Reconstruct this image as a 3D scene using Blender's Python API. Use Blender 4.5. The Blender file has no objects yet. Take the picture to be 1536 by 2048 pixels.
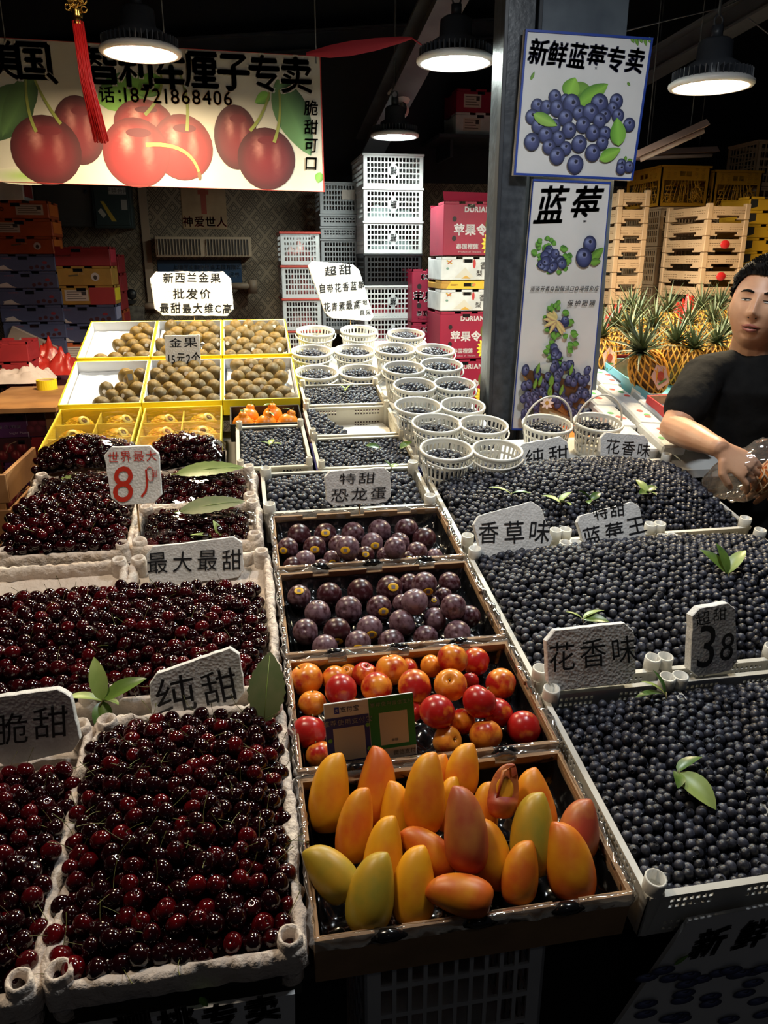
import bpy, math, random
import numpy as np
from mathutils import Vector, Matrix, Euler, noise

random.seed(7); rng = np.random.RandomState(7)
R = math.radians
S = bpy.context.scene
C = S.collection

# ------------------------------------------------------------------ camera, world, exposure
HEAD, PITCH, CH, FPX = R(10.3), R(18.0), 1.6, 1540.0
cd = bpy.data.cameras.new('camera'); cam = bpy.data.objects.new('camera', cd); C.objects.link(cam)
cam.location = (0, 0, CH); cam.rotation_euler = (R(90) - PITCH, 0, -HEAD)
cd.sensor_fit = 'HORIZONTAL'; cd.sensor_width = 36; cd.lens = 36 * FPX / 1536; cd.clip_start = .02
S.camera = cam
S.view_settings.view_transform = 'Standard'; S.view_settings.look = 'None'
S.view_settings.exposure = 0.22; S.view_settings.gamma = 1; S.view_settings.use_curve_mapping = False
S.cycles.use_denoising = True
S.cycles.max_bounces = 6; S.cycles.diffuse_bounces = 2; S.cycles.glossy_bounces = 3
S.cycles.transmission_bounces = 4; S.cycles.transparent_max_bounces = 16
S.cycles.sample_clamp_indirect = 3; S.cycles.caustics_reflective = False; S.cycles.caustics_refractive = False
W = bpy.data.worlds.new('world'); S.world = W; W.use_nodes = True
W.node_tree.nodes['Background'].inputs[0].default_value = (.5, .6, .85, 1)
W.node_tree.nodes['Background'].inputs[1].default_value = .012

def area(name, loc, size, power, col, rot=(0, 0, 0)):
    l = bpy.data.lights.new(name, 'AREA'); l.shape = 'DISK'; l.size = size; l.energy = power; l.color = col
    o = bpy.data.objects.new(name, l); C.objects.link(o); o.location = loc; o.rotation_euler = rot
# the same kind of lamp hangs over the aisle and the front of the stall, above the frame
area('aisle_lamp_left', (-.45, 1.35, 2.62), .28, 14, (1, .84, .64))
area('aisle_lamp_right', (.95, 1.45, 2.62), .28, 14, (.90, .96, 1))
area('aisle_lamp_behind', (.2, -1.2, 3.2), .3, 1.6, (1, .95, .9), (R(-25), 0, 0))
LAMP = 350.0

# ------------------------------------------------------------------ helpers
cH, sH, cP, sP = math.cos(HEAD), math.sin(HEAD), math.cos(PITCH), math.sin(PITCH)
def ray(u, v):
    x = (u - 768) / FPX; y = (1024 - v) / FPX; f = cP + y * sP
    return Vector((x * cH + f * sH, -x * sH + f * cH, -sP + y * cP))
def at_y(u, v, y):
    d = ray(u, v); return Vector((0, 0, CH)) + d * (y / d.y)
def at_z(u, v, z):
    d = ray(u, v); return Vector((0, 0, CH)) + d * ((z - CH) / d.z)
SL = math.tan(R(10.1)); RA = R(10.1)
def rim(y): return .667 + SL * y
def at_rim(u, v, dz=0.):
    d = ray(u, v); return Vector((0, 0, CH)) + d * ((.667 + dz - CH) / (d.z - SL * d.y))
CR = Vector((cH, -sH, 0)); CU = Vector((sP * sH, sP * cH, cP)); CF = Vector((cP * sH, cP * cH, -sP))
def depth(p): return (p - Vector((0, 0, CH))).dot(CF)

class MB:
    def __init__(s): s.v = []; s.f = []; s.m = []; s.sm = []; s.c = None
    def add(s, vs, fs, M=None, mi=0, smooth=False, cols=None):
        b = len(s.v)
        if M is not None: vs = [M @ Vector(q) for q in vs]
        s.v.extend([tuple(q) for q in vs])
        for f in fs: s.f.append(tuple(b + i for i in f))
        s.m.extend([mi] * len(fs)); s.sm.extend([smooth] * len(fs))
        if cols is not None:
            if s.c is None: s.c = [(1, 1, 1)] * b
            s.c.extend(cols)
        elif s.c is not None: s.c.extend([(1, 1, 1)] * len(vs))
        return s
    def box(s, x0, x1, y0, y1, z0, z1, mi=0, M=None, bev=0):
        if bev:
            b = bev
            P = []; 
            for z, k in ((z0, b), (z0 + b, 0), (z1 - b, 0), (z1, b)):
                P += [(x0 + k + (b if k == 0 else 0), y0 + k, z), (x1 - k - (b if k == 0 else 0), y0 + k, z), (x1 - k, y0 + k + (b if k == 0 else 0), z), (x1 - k, y1 - k - (b if k == 0 else 0), z),
                      (x1 - k - (b if k == 0 else 0), y1 - k, z), (x0 + k + (b if k == 0 else 0), y1 - k, z), (x0 + k, y1 - k - (b if k == 0 else 0), z), (x0 + k, y0 + k + (b if k == 0 else 0), z)]
            F = [tuple(range(7, -1, -1)), tuple(range(24, 32))]
            for r in range(3):
                for i in range(8): F.append((r * 8 + i, r * 8 + (i + 1) % 8, r * 8 + 8 + (i + 1) % 8, r * 8 + 8 + i))
            return s.add(P, F, M, mi)
        v = [(x0, y0, z0), (x1, y0, z0), (x1, y1, z0), (x0, y1, z0), (x0, y0, z1), (x1, y0, z1), (x1, y1, z1), (x0, y1, z1)]
        return s.add(v, [(3, 2, 1, 0), (4, 5, 6, 7), (0, 1, 5, 4), (1, 2, 6, 5), (2, 3, 7, 6), (3, 0, 4, 7)], M, mi)
    def lathe(s, prof, n=16, mi=0, M=None, smooth=True, cols=None, a0=0, a1=2 * math.pi):
        full = abs(a1 - a0 - 2 * math.pi) < 1e-6; k = n if full else n + 1
        v = []
        for r, z in prof:
            for i in range(k):
                a = a0 + (a1 - a0) * i / n; v.append((r * math.cos(a), r * math.sin(a), z))
        f = []
        for j in range(len(prof) - 1):
            for i in range(n):
                a, b = j * k + i, j * k + (i + 1) % k
                f.append((a, b, b + k, a + k))
        cc = None
        if cols: cc = [c for c in cols for _ in range(k)]
        return s.add(v, f, M, mi, smooth, cc)
    def tube(s, pts, r, n=8, mi=0, M=None, cap=True, smooth=True):
        pts = [Vector(p) for p in pts]; v = []; f = []
        rs = r if hasattr(r, '__len__') else [r] * len(pts)
        prev = None
        for i, p in enumerate(pts):
            t = (pts[min(i + 1, len(pts) - 1)] - pts[max(i - 1, 0)]).normalized()
            if prev is None: prev = Vector((0, 0, 1)) if abs(t.z) < .9 else Vector((1, 0, 0))
            a = (prev - t * prev.dot(t)).normalized(); b = t.cross(a); prev = a
            for k in range(n):
                q = 2 * math.pi * k / n; v.append(p + (a * math.cos(q) + b * math.sin(q)) * rs[i])
        for i in range(len(pts) - 1):
            for k in range(n):
                f.append((i * n + k, i * n + (k + 1) % n, (i + 1) * n + (k + 1) % n, (i + 1) * n + k))
        if cap: f += [tuple(range(n - 1, -1, -1)), tuple(range((len(pts) - 1) * n, len(pts) * n))]
        return s.add(v, f, M, mi, smooth)
    def panel(s, mask, xs, zs, t, fn, mi=0):
        """a plate with real holes: mask[j][i] solid cells on grid xs, zs; fn(x, depth, z) places it"""
        nj, ni = len(zs) - 1, len(xs) - 1; idx = {}; v = []; f = []
        def V(i, j, k):
            q = (i, j, k)
            if q not in idx: idx[q] = len(v); v.append(fn(xs[i], t * k, zs[j]))
            return idx[q]
        ok = lambda j, i: 0 <= j < nj and 0 <= i < ni and mask[j][i]
        for j in range(nj):
            for i in range(ni):
                if not mask[j][i]: continue
                f.append((V(i, j, 0), V(i + 1, j, 0), V(i + 1, j + 1, 0), V(i, j + 1, 0)))
                f.append((V(i, j + 1, 1), V(i + 1, j + 1, 1), V(i + 1, j, 1), V(i, j, 1)))
                if not ok(j - 1, i): f.append((V(i, j, 1), V(i + 1, j, 1), V(i + 1, j, 0), V(i, j, 0)))
                if not ok(j + 1, i): f.append((V(i, j + 1, 0), V(i + 1, j + 1, 0), V(i + 1, j + 1, 1), V(i, j + 1, 1)))
                if not ok(j, i - 1): f.append((V(i, j, 0), V(i, j + 1, 0), V(i, j + 1, 1), V(i, j, 1)))
                if not ok(j, i + 1): f.append((V(i + 1, j, 1), V(i + 1, j + 1, 1), V(i + 1, j + 1, 0), V(i + 1, j, 0)))
        return s.add(v, f, None, mi)
    def mesh(s, name, mats):
        m = bpy.data.meshes.new(name); m.from_pydata(s.v, [], s.f)
        for q in (mats if isinstance(mats, (list, tuple)) else [mats]): m.materials.append(q)
        m.polygons.foreach_set('material_index', s.m); m.polygons.foreach_set('use_smooth', s.sm)
        if s.c:
            a = m.color_attributes.new('Col', 'FLOAT_COLOR', 'POINT')
            arr = np.ones((len(s.v), 4)); arr[:, :3] = np.array(s.c)[:, :3]; a.data.foreach_set('color', arr.ravel())
        m.update(); return m
    def build(s, name, mats, parent=None, **kw): return link(name, s.mesh(name, mats), parent, **kw)

def link(name, data, parent=None, loc=None, rot=None, label=None, cat=None, group=None, kind=None):
    o = bpy.data.objects.new(name, data); C.objects.link(o)
    if parent is not None: o.parent = parent
    if loc is not None: o.location = loc
    if rot is not None: o.rotation_euler = rot
    return tag(o, label, cat, group, kind)
def tag(o, label=None, cat=None, group=None, kind=None):
    if label: o['label'] = label
    if cat: o['category'] = cat
    if group: o['group'] = group
    if kind: o['kind'] = kind
    return o
def thing(name, label, cat, loc=(0, 0, 0), rot=(0, 0, 0), group=None):
    return link(name, None, None, loc, rot, label, cat, group)
def dup(o, loc=None, rot=None, label=None, group=None, scale=None):
    r = o.copy(); C.objects.link(r)
    if loc is not None: r.location = loc
    if rot is not None: r.rotation_euler = rot
    if label: r['label'] = label
    if group: r['group'] = group
    if scale is not None: r.scale = scale
    for ch in KIDS(o):
        c = ch.copy(); C.objects.link(c); c.parent = r
        for g in KIDS(ch):
            d = g.copy(); C.objects.link(d); d.parent = c
    return r
def KIDS(o): return list(o.children)
ORD = 'first second third fourth fifth sixth seventh eighth ninth tenth eleventh twelfth'.split()
def nth(i, n=99):
    return ORD[i] if i < len(ORD) else '%dth' % (i + 1)

# ------------------------------------------------------------------ materials
MATS = {}
def mat(name, col=(.5, .5, .5), rough=.5, metal=0, spec=.5, coat=0, emit=None, es=1, alpha=1, trans=0,
        col2=None, nscale=8, bump=0, bscale=60, bdist=.002, rnd=None, attr=False, coord='Object', lo=.35, hi=.65, sss=0, bump_kind='noise', sheen=0):
    if name in MATS: return MATS[name]
    m = bpy.data.materials.new(name); m.use_nodes = True; MATS[name] = m
    N = m.node_tree.nodes; L = m.node_tree.links; p = N['Principled BSDF']
    I = p.inputs
    I['Base Color'].default_value = (*col, 1); I['Roughness'].default_value = rough; I['Metallic'].default_value = metal
    I['Specular IOR Level'].default_value = spec; I['Coat Weight'].default_value = coat; I['Coat Roughness'].default_value = .05
    I['Alpha'].default_value = alpha; I['Transmission Weight'].default_value = trans
    if sheen: I['Sheen Weight'].default_value = sheen
    if emit: I['Emission Color'].default_value = (*emit, 1); I['Emission Strength'].default_value = es
    tc = N.new('ShaderNodeTexCoord'); src = None
    if attr:
        a = N.new('ShaderNodeAttribute'); a.attribute_name = 'Col'; src = a.outputs['Color']
    if col2 or rnd:
        r = N.new('ShaderNodeValToRGB'); r.color_ramp.elements[0].color = (*col, 1); r.color_ramp.elements[1].color = (*(col2 or col), 1)
        r.color_ramp.elements[0].position = lo; r.color_ramp.elements[1].position = hi
        n = N.new('ShaderNodeTexNoise'); n.inputs['Scale'].default_value = nscale; n.inputs['Detail'].default_value = 4
        L.new(tc.outputs[coord], n.inputs['Vector'])
        fac = n.outputs['Fac']
        if rnd:   # every object and every loose piece gets its own shade
            oi = N.new('ShaderNodeObjectInfo'); ge = N.new('ShaderNodeNewGeometry')
            ad = N.new('ShaderNodeMath'); ad.operation = 'ADD'; L.new(oi.outputs['Random'], ad.inputs[0]); L.new(ge.outputs['Random Per Island'], ad.inputs[1])
            fr = N.new('ShaderNodeMath'); fr.operation = 'FRACT'; L.new(ad.outputs[0], fr.inputs[0])
            mm = N.new('ShaderNodeMath'); mm.operation = 'MULTIPLY_ADD'; L.new(fr.outputs[0], mm.inputs[0]); mm.inputs[1].default_value = rnd; mm.inputs[2].default_value = -rnd / 2
            a2 = N.new('ShaderNodeMath'); a2.operation = 'ADD'; L.new(fac, a2.inputs[0]); L.new(mm.outputs[0], a2.inputs[1]); fac = a2.outputs[0]
        L.new(fac, r.inputs[0])
        if src is not None:
            mx = N.new('ShaderNodeMix'); mx.data_type = 'RGBA'; mx.blend_type = 'MULTIPLY'; mx.inputs[0].default_value = 1
            L.new(src, mx.inputs[6]); L.new(r.outputs[0], mx.inputs[7]); src = mx.outputs[2]
        else: src = r.outputs[0]
    if src is not None: L.new(src, I['Base Color'])
    if bump:
        if bump_kind == 'voronoi':
            b = N.new('ShaderNodeTexVoronoi'); b.inputs['Scale'].default_value = bscale; out = b.outputs['Distance']
        else:
            b = N.new('ShaderNodeTexNoise'); b.inputs['Scale'].default_value = bscale; b.inputs['Detail'].default_value = 3; out = b.outputs['Fac']
        L.new(tc.outputs[coord], b.inputs['Vector'])
        bp = N.new('ShaderNodeBump'); bp.inputs['Strength'].default_value = bump; bp.inputs['Distance'].default_value = bdist
        L.new(out, bp.inputs['Height']); L.new(bp.outputs[0], I['Normal'])
    return m

def film_mat(name, a=.12, tint=(1, 1, 1), rough=.08, fr=.7, milk=0):
    if name in MATS: return MATS[name]
    m = bpy.data.materials.new(name); m.use_nodes = True; MATS[name] = m
    N = m.node_tree.nodes; L = m.node_tree.links; N.remove(N['Principled BSDF']); out = N['Material Output']
    t = N.new('ShaderNodeBsdfTransparent'); t.inputs[0].default_value = (*tint, 1)
    g = N.new('ShaderNodeBsdfGlossy'); g.inputs['Roughness'].default_value = rough
    lw = N.new('ShaderNodeLayerWeight'); lw.inputs[0].default_value = .25
    mu = N.new('ShaderNodeMath'); mu.operation = 'MULTIPLY_ADD'; mu.inputs[1].default_value = fr; mu.inputs[2].default_value = a; mu.use_clamp = True
    L.new(lw.outputs['Fresnel'], mu.inputs[0])
    mx = N.new('ShaderNodeMixShader'); L.new(mu.outputs[0], mx.inputs[0]); base_ = t
    if milk:
        df = N.new('ShaderNodeBsdfTranslucent'); d2 = N.new('ShaderNodeBsdfDiffuse'); a0 = N.new('ShaderNodeAddShader'); L.new(df.outputs[0], a0.inputs[0]); L.new(d2.outputs[0], a0.inputs[1]); df.inputs[0].default_value = d2.inputs[0].default_value = (.5, .47, .45, 1)
        m0 = N.new('ShaderNodeMixShader'); m0.inputs[0].default_value = milk; L.new(t.outputs[0], m0.inputs[1]); L.new(a0.outputs[0], m0.inputs[2]); base_ = m0
    L.new(base_.outputs[0], mx.inputs[1]); L.new(g.outputs[0], mx.inputs[2])
    tc = N.new('ShaderNodeTexCoord'); b = N.new('ShaderNodeTexNoise'); b.inputs['Scale'].default_value = 45; L.new(tc.outputs['Object'], b.inputs['Vector'])
    bp = N.new('ShaderNodeBump'); bp.inputs['Strength'].default_value = .5; bp.inputs['Distance'].default_value = .003
    L.new(b.outputs['Fac'], bp.inputs['Height']); L.new(bp.outputs[0], g.inputs['Normal'])
    L.new(mx.outputs[0], out.inputs['Surface']); return m

PAINT = mat('printed_ink', rough=.55, attr=True)
FOAM = mat('styrofoam', (.78, .78, .78), .75, col2=(.66, .66, .65), nscale=25, bump=.5, bscale=190, bdist=.0015, bump_kind='voronoi')
INK = mat('marker_ink_black', (.008, .008, .01), .5)
REDINK = mat('marker_ink_red', (.55, .03, .012), .5)
CRATE = mat('white_plastic', (.72, .71, .66), .38, col2=(.56, .54, .48), nscale=6, bump=.1, bscale=40)
CREAM = mat('cream_plastic', (.62, .57, .46), .4, col2=(.5, .46, .37), nscale=7)
BASKET = mat('basket_white_plastic', (.78, .77, .72), .35, col2=(.7, .68, .62), nscale=9)
CARD = mat('cardboard', (.42, .25, .13), .8, col2=(.32, .19, .095), nscale=14, bump=.15, bscale=120)
CARDIN = mat('cardboard_edge', (.55, .36, .2), .85, col2=(.4, .26, .15), nscale=60)
BLACKP = mat('black_glossy_liner', (.006, .006, .007), .16, spec=.6, bump=.5, bscale=30, bdist=.004)
CLOTH = mat('white_cloth', (.74, .65, .57), .85, col2=(.66, .55, .47), nscale=9, bump=1, bscale=85, bdist=.006)
FILM = film_mat('clear_film', .05, rough=.03)
FILMH = film_mat('clear_film_wrinkled', .08, rough=.05, milk=.12)
DARKST = mat('dark_steel', (.03, .034, .042), .4, col2=(.045, .05, .06), nscale=5, bump=.3, bscale=25)
BB = mat('blueberry_skin', (.010, .011, .018), .42, col2=(.062, .068, .10), nscale=75, rnd=.5, lo=.3, hi=.85, coord='Object')
BBC = mat('blueberry_crown', (.006, .006, .010), .7)
CHERRY = mat('cherry_skin', (.012, .0010, .002), .12, coat=.5, col2=(.075, .002, .004), nscale=30, rnd=.9, lo=.55, hi=1.15)
CHERRYN = mat('cherry_skin_near', (.012, .0010, .002), .12, coat=.5, col2=(.10, .002, .004), nscale=.8, rnd=.9, lo=.6, hi=1.1)
BBN = mat('blueberry_skin_near', (.010, .011, .018), .42, col2=(.062, .068, .10), nscale=1.1, rnd=.5, lo=.3, hi=.85)
STEM = mat('cherry_stem', (.16, .19, .04), .5, col2=(.10, .07, .025), nscale=30)
LEAF = mat('leaf_green', (.045, .11, .018), .35, col2=(.12, .2, .035), nscale=25, rnd=.5)
LEAFL = mat('leaf_pale_green', (.33, .42, .12), .4, col2=(.22, .32, .07), nscale=25)
LEAFD = mat('leaf_dull_green', (.10, .14, .045), .5, col2=(.16, .17, .07), nscale=25)
KIWI = mat('kiwi_skin', (.165, .095, .008), .42, col2=(.10, .062, .008), nscale=2.2, rnd=.5, bump=.3, bscale=16, bdist=.02)
STICK = mat('sticker_white', (.8, .74, .66), .4)
PLUM = mat('plum_skin', (.045, .008, .012), .32, col2=(.20, .12, .15), nscale=2.6, rnd=.3, lo=.42, hi=.66)
YST = mat('sticker_yellow', (.95, .55, .03), .4)
NECT = mat('nectarine_skin', (.85, .30, .03), .28, col2=(.45, .014, .012), nscale=1.1, rnd=.45, lo=.30, hi=.52)
MANGO = mat('mango_skin', (.86, .38, .012), .42, col2=(.66, .13, .012), nscale=1.6, rnd=.45, lo=.40, hi=.70)
MANGOG = mat('mango_skin_green', (.62, .34, .02), .42, col2=(.34, .28, .03), nscale=2, lo=.35, hi=.7)
MANGOR = mat('mango_skin_red', (.62, .26, .05), .42, col2=(.42, .06, .03), nscale=1.8, lo=.25, hi=.6)
MANGOC = mat('mango_flesh', (.9, .42, .03), .3)
WHITEB = mat('white_print_board', (.78, .78, .78), .5, col2=(.70, .70, .69), nscale=5)
BLACKPL = mat('black_plastic', (.012, .012, .013), .4)
GREYPL = mat('grey_plastic', (.2, .2, .2), .5)
YEL = mat('yellow_card', (.85, .66, .02), .5)
WCARD = mat('white_card', (.72, .73, .76), .5)
CLEARCELL = mat('white_cell_liner', (.72, .75, .80), .25, bump=.4, bscale=40, bdist=.004)

# ------------------------------------------------------------------ text
GL = {}
_tc = bpy.data.curves.new('glyph', 'FONT'); _to = bpy.data.objects.new('glyph', _tc); C.objects.link(_to)
_tc.resolution_u = 3
def glyph(ch, off):
    k = (ch, off)
    if k not in GL:
        _tc.body = ch; _tc.offset = off
        dg = bpy.context.evaluated_depsgraph_get(); dg.update()
        m = bpy.data.meshes.new_from_object(_to.evaluated_get(dg))
        v = [tuple(q.co) for q in m.vertices]; f = [tuple(p.vertices) for p in m.polygons]
        w = max([q[0] for q in v], default=0.4)
        GL[k] = (v, f, w); bpy.data.meshes.remove(m)
    return GL[k]
def put_char(mb, ch, x, z, size, off=.0, rot=0, col=None, sx=1, shear=0, y=0, mi=0):
    """one glyph centred at x, z in the local XZ plane, facing -Y"""
    v, f, w = glyph(ch, 0)
    if not v: return
    if off > .0015:   # heavier strokes: the same glyph again, a little to each side
        q_ = off * .8 * size
        for a_, b_ in ((q_, q_), (-q_, q_), (q_, -q_), (-q_, -q_)): put_char(mb, ch, x + a_, z + b_, size, 0, rot, col, sx, shear, y - .00001, mi)
    xs = [q[0] for q in v]; cx = (min(xs) + max(xs)) / 2 if ord(ch) < 0x2000 else .5
    c, s = math.cos(rot), math.sin(rot); P = []
    for q in v:
        a, b = (q[0] - cx) * size * sx, (q[1] - .36) * size; a += b * shear
        P.append((x + a * c - b * s, y, z + a * s + b * c))
    mb.add(P, f, None, mi, False, [col] * len(P) if col else None)
def put_text(mb, txt, x, z, size, off=0, col=None, jit=0, y=0, pitch=None, ang=0, sx=1, shear=0, mi=0):
    ws = [(pitch or size * 1.04) if ord(c) > 0x2000 else (size * (glyph(c, 0)[2] + .1) if c != ' ' else size * .4) for c in txt]
    ws = [w * (1 if ord(c) > 0x2000 else sx) for w, c in zip(ws, txt)]
    t = -sum(ws) / 2
    for c, w in zip(txt, ws):
        p = t + w / 2; t += w
        if c == ' ': continue
        j = lambda: random.uniform(-jit, jit)
        put_char(mb, c, x + p * math.cos(ang), z + p * math.sin(ang) + j() * size * .5, size * (1 + j()), off, ang + j() * .9, col, sx, shear + j(), y, mi)

# ------------------------------------------------------------------ the setting
def quadbox(name, x0, x1, y0, y1, z0, z1, m, kind='structure', parent=None):
    return MB().box(x0, x1, y0, y1, z0, z1).build(name, m, parent, kind=kind)
YB = 5.65
FLOOR = mat('floor_concrete', (.05, .048, .046), .5, col2=(.025, .024, .024), nscale=4, bump=.2, bscale=30)
quadbox('floor', -3.5, 5.5, -2.5, YB, -.1, 0, FLOOR)
CEIL = mat('ceiling_dark', (.012, .013, .018), .8, col2=(.02, .02, .027), nscale=3)
quadbox('ceiling', -3.5, 5.5, -2.5, YB, 3.9, 4.0, CEIL)
# wallpaper with a lattice of small nested diamonds
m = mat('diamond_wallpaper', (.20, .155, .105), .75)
N = m.node_tree.nodes; L = m.node_tree.links; p = N['Principled BSDF']
def mth(op, a, b=None, c=None):
    n = N.new('ShaderNodeMath'); n.operation = op
    for i, q in enumerate((a, b, c)):
        if q is None: continue
        if isinstance(q, (int, float)): n.inputs[i].default_value = q
        else: L.new(q, n.inputs[i])
    return n.outputs[0]
tc = N.new('ShaderNodeTexCoord'); sx = N.new('ShaderNodeSeparateXYZ'); L.new(tc.outputs['Object'], sx.inputs[0])
U_, V_ = mth('MULTIPLY', mth('ADD', sx.outputs[0], mth('MULTIPLY', sx.outputs[2], .85)), 1 / .20), mth('MULTIPLY', mth('SUBTRACT', sx.outputs[0], mth('MULTIPLY', sx.outputs[2], .85)), 1 / .20)
def cellf(q, k): return mth('ABSOLUTE', mth('SUBTRACT', mth('FRACT', mth('MULTIPLY', q, k)), .5))
big = mth('MAXIMUM', cellf(U_, 1), cellf(V_, 1))
small = mth('MAXIMUM', cellf(U_, 2), cellf(V_, 2))
line1 = mth('LESS_THAN', mth('ABSOLUTE', mth('SUBTRACT', small, .34)), .035)
line2 = mth('LESS_THAN', mth('ABSOLUTE', mth('SUBTRACT', small, .2)), .045)
line3 = mth('GREATER_THAN', big, .47)
ln = mth('MINIMUM', mth('ADD', mth('ADD', line1, line2), line3), 1.0)
mix = N.new('ShaderNodeMix'); mix.data_type = 'RGBA'; L.new(mth('MULTIPLY', ln, .8), mix.inputs[0]); mix.inputs[6].default_value = (.27, .20, .13, 1); mix.inputs[7].default_value = (.05, .037, .025, 1)
L.new(mix.outputs[2], p.inputs['Base Color'])
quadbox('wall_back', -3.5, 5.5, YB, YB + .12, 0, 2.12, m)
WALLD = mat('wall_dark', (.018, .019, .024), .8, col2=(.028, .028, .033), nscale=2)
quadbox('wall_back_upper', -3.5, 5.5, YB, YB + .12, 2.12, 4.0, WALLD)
quadbox('wall_left', -3.62, -3.5, -2.5, YB, 0, 4.0, WALLD)
quadbox('wall_right', 5.5, 5.62, -2.5, YB, 0, 4.0, WALLD)
quadbox('trim_1', at_y(286, 380, YB).x - .03, at_y(286, 380, YB).x + .02, YB - .03, YB, 1.30, 2.3, mat('conduit_tan', (.34, .24, .16), .5))

def beam_between(name, a, b, w, h, m, **kw):
    a, b = Vector(a), Vector(b); d = b - a
    rot = d.to_track_quat('X', 'Z').to_matrix().to_4x4(); Mx = Matrix.Translation(a) @ rot
    mb = MB(); t = .012; n = d.length
    mb.box(0, n, -w / 2, w / 2, -h / 2, -h / 2 + t, M=Mx); mb.box(0, n, -w / 2, w / 2, h / 2 - t, h / 2, M=Mx); mb.box(0, n, -.006, .006, -h / 2 + t, h / 2 - t, M=Mx)
    return mb.build(name, m, None, **kw)
RAFT = mat('rafter_grey', (.10, .10, .11), .6, col2=(.06, .06, .07), nscale=6)
beam_between('rafter_beam', at_y(735, 300, 5.4), at_y(915, -60, 3.7), .14, .16, RAFT, label='grey sloping steel rafter behind the round white lamp and the camera', cat='beam')
beam_between('rafter_beam', at_y(1080, 260, 5.2), at_y(1600, -40, 3.6), .12, .12, RAFT, label='dark sloping steel rafter above the right warm lamp', cat='beam')
beam_between('rafter_beam', at_y(-100, 130, 5.6), at_y(1000, 60, 5.5), .1, .12, DARKST, label='level dark steel beam high over the back wall', cat='beam')

# front columns that carry the posters
def column(u0, u1, y, label, m):
    a = at_y(u0, 400, y); b = at_y(u1, 400, y)
    t = thing('steel_column', label, 'column', (a.x, y, 0))
    w = b.x - a.x
    mb = MB(); mb.box(0, w, 0, .012, 0, 3.9, bev=.002); mb.box(0, w, .128, .14, 0, 3.9); mb.box(.0, .012, .012, .128, 0, 3.9); mb.build('column_body', m, t)
    pr = MB(); pr.box(-.012, .002, -.006, .03, 0, 3.9, bev=.002); pr.build('edge_flange', DARKST, t)
    bp = MB(); bp.box(-.05, w + .05, -.05, .19, 0, .012); bp.build('base_plate', DARKST, t)
    return t
column(1000, 1052, 2.62, 'black painted steel column left of the tall blueberry poster', mat('column_black', (.035, .04, .05), .32, col2=(.07, .08, .095), nscale=30, bump=.4, bscale=60))
column(1063, 1225, 2.66, 'wide grey steel column behind the two blueberry posters', mat('column_grey', (.09, .11, .14), .35, col2=(.14, .17, .2), nscale=9))

# ------------------------------------------------------------------ lamps
def ufo_lamp(p, d, col, label, up=.55, es=LAMP):
    t = thing('pendant_lamp', label, 'lamp', p)
    r = d / 2
    # glowing lens with its rings of lenses
    e = mat('lamp_glow_%s%s' % ('warm' if col[2] < .8 else 'cool', '_far' if es < LAMP else ''), (0, 0, 0), .4, emit=col, es=es)
    MB().lathe([(0, .004), (r * .3, .004), (r * .6, .005), (r * .84, .006)][::-1], 40).build('lens', e, t)
    g = MB()
    for k in range(3, 11):
        q = r * k / 12.2
        g.tube([(q * math.cos(a), q * math.sin(a), 0.0025) for a in (2 * math.pi * i / 36 for i in range(37))], .0012, 4, cap=False)
    g.build('lens_ring', mat('lens_ring_plastic', (.6, .6, .65), .3), t)
    w = mat('lamp_rim_white', (.75, .74, .72), .35)
    MB().lathe([(r * .84, .006), (r * .86, -.003), (r * .97, -.002), (r, .004), (r, .012), (r * .9, .022), (r * .6, .03)], 48).build('rim', w, t)
    f = MB()
    for i in range(44):
        a = 2 * math.pi * i / 44; M = Matrix.Rotation(a, 4, 'Z')
        f.box(r * .42, r * .93, -.0015, .0015, .02, .05, M=M)
    f.build('cooling_fin', DARKST, t)
    MB().lathe([(r * .62, .028), (r * .6, .07), (r * .42, .085), (r * .4, .14), (r * .3, .15), (0, .15)], 28).build('driver_housing', DARKST, t)
    h = MB(); h.tube([(0, 0, .15), (0, 0, .19)], .02, 10); h.tube([(.016 * math.cos(a), 0, .205 + .018 * math.sin(a)) for a in [R(q) for q in range(-90, 271, 30)]], .004, 6)
    h.tube([(0, 0, .22), (0, 0, up)], .006, 6); h.build('hook', DARKST, t)
    return t
WARM, COOL = (1, .80, .50), (.88, 1, .93)
ufo_lamp((-.30, 3.27, 2.315), .29, WARM, 'warm glowing round lamp hanging in front of the cherry banner', 1.58)
ufo_lamp((.842, 3.15, 2.305), .29, COOL, 'cool white round lamp hanging left of the black column', 1.58)
ufo_lamp((1.69, 2.81, 2.19), .29, WARM, 'warm glowing round lamp hanging right of the blueberry poster', 1.7)
ufo_lamp((.877, 4.5, 2.241), .262, COOL, 'small looking cool white lamp hanging above the crate stack at the back', 1.62, es=170)
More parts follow.
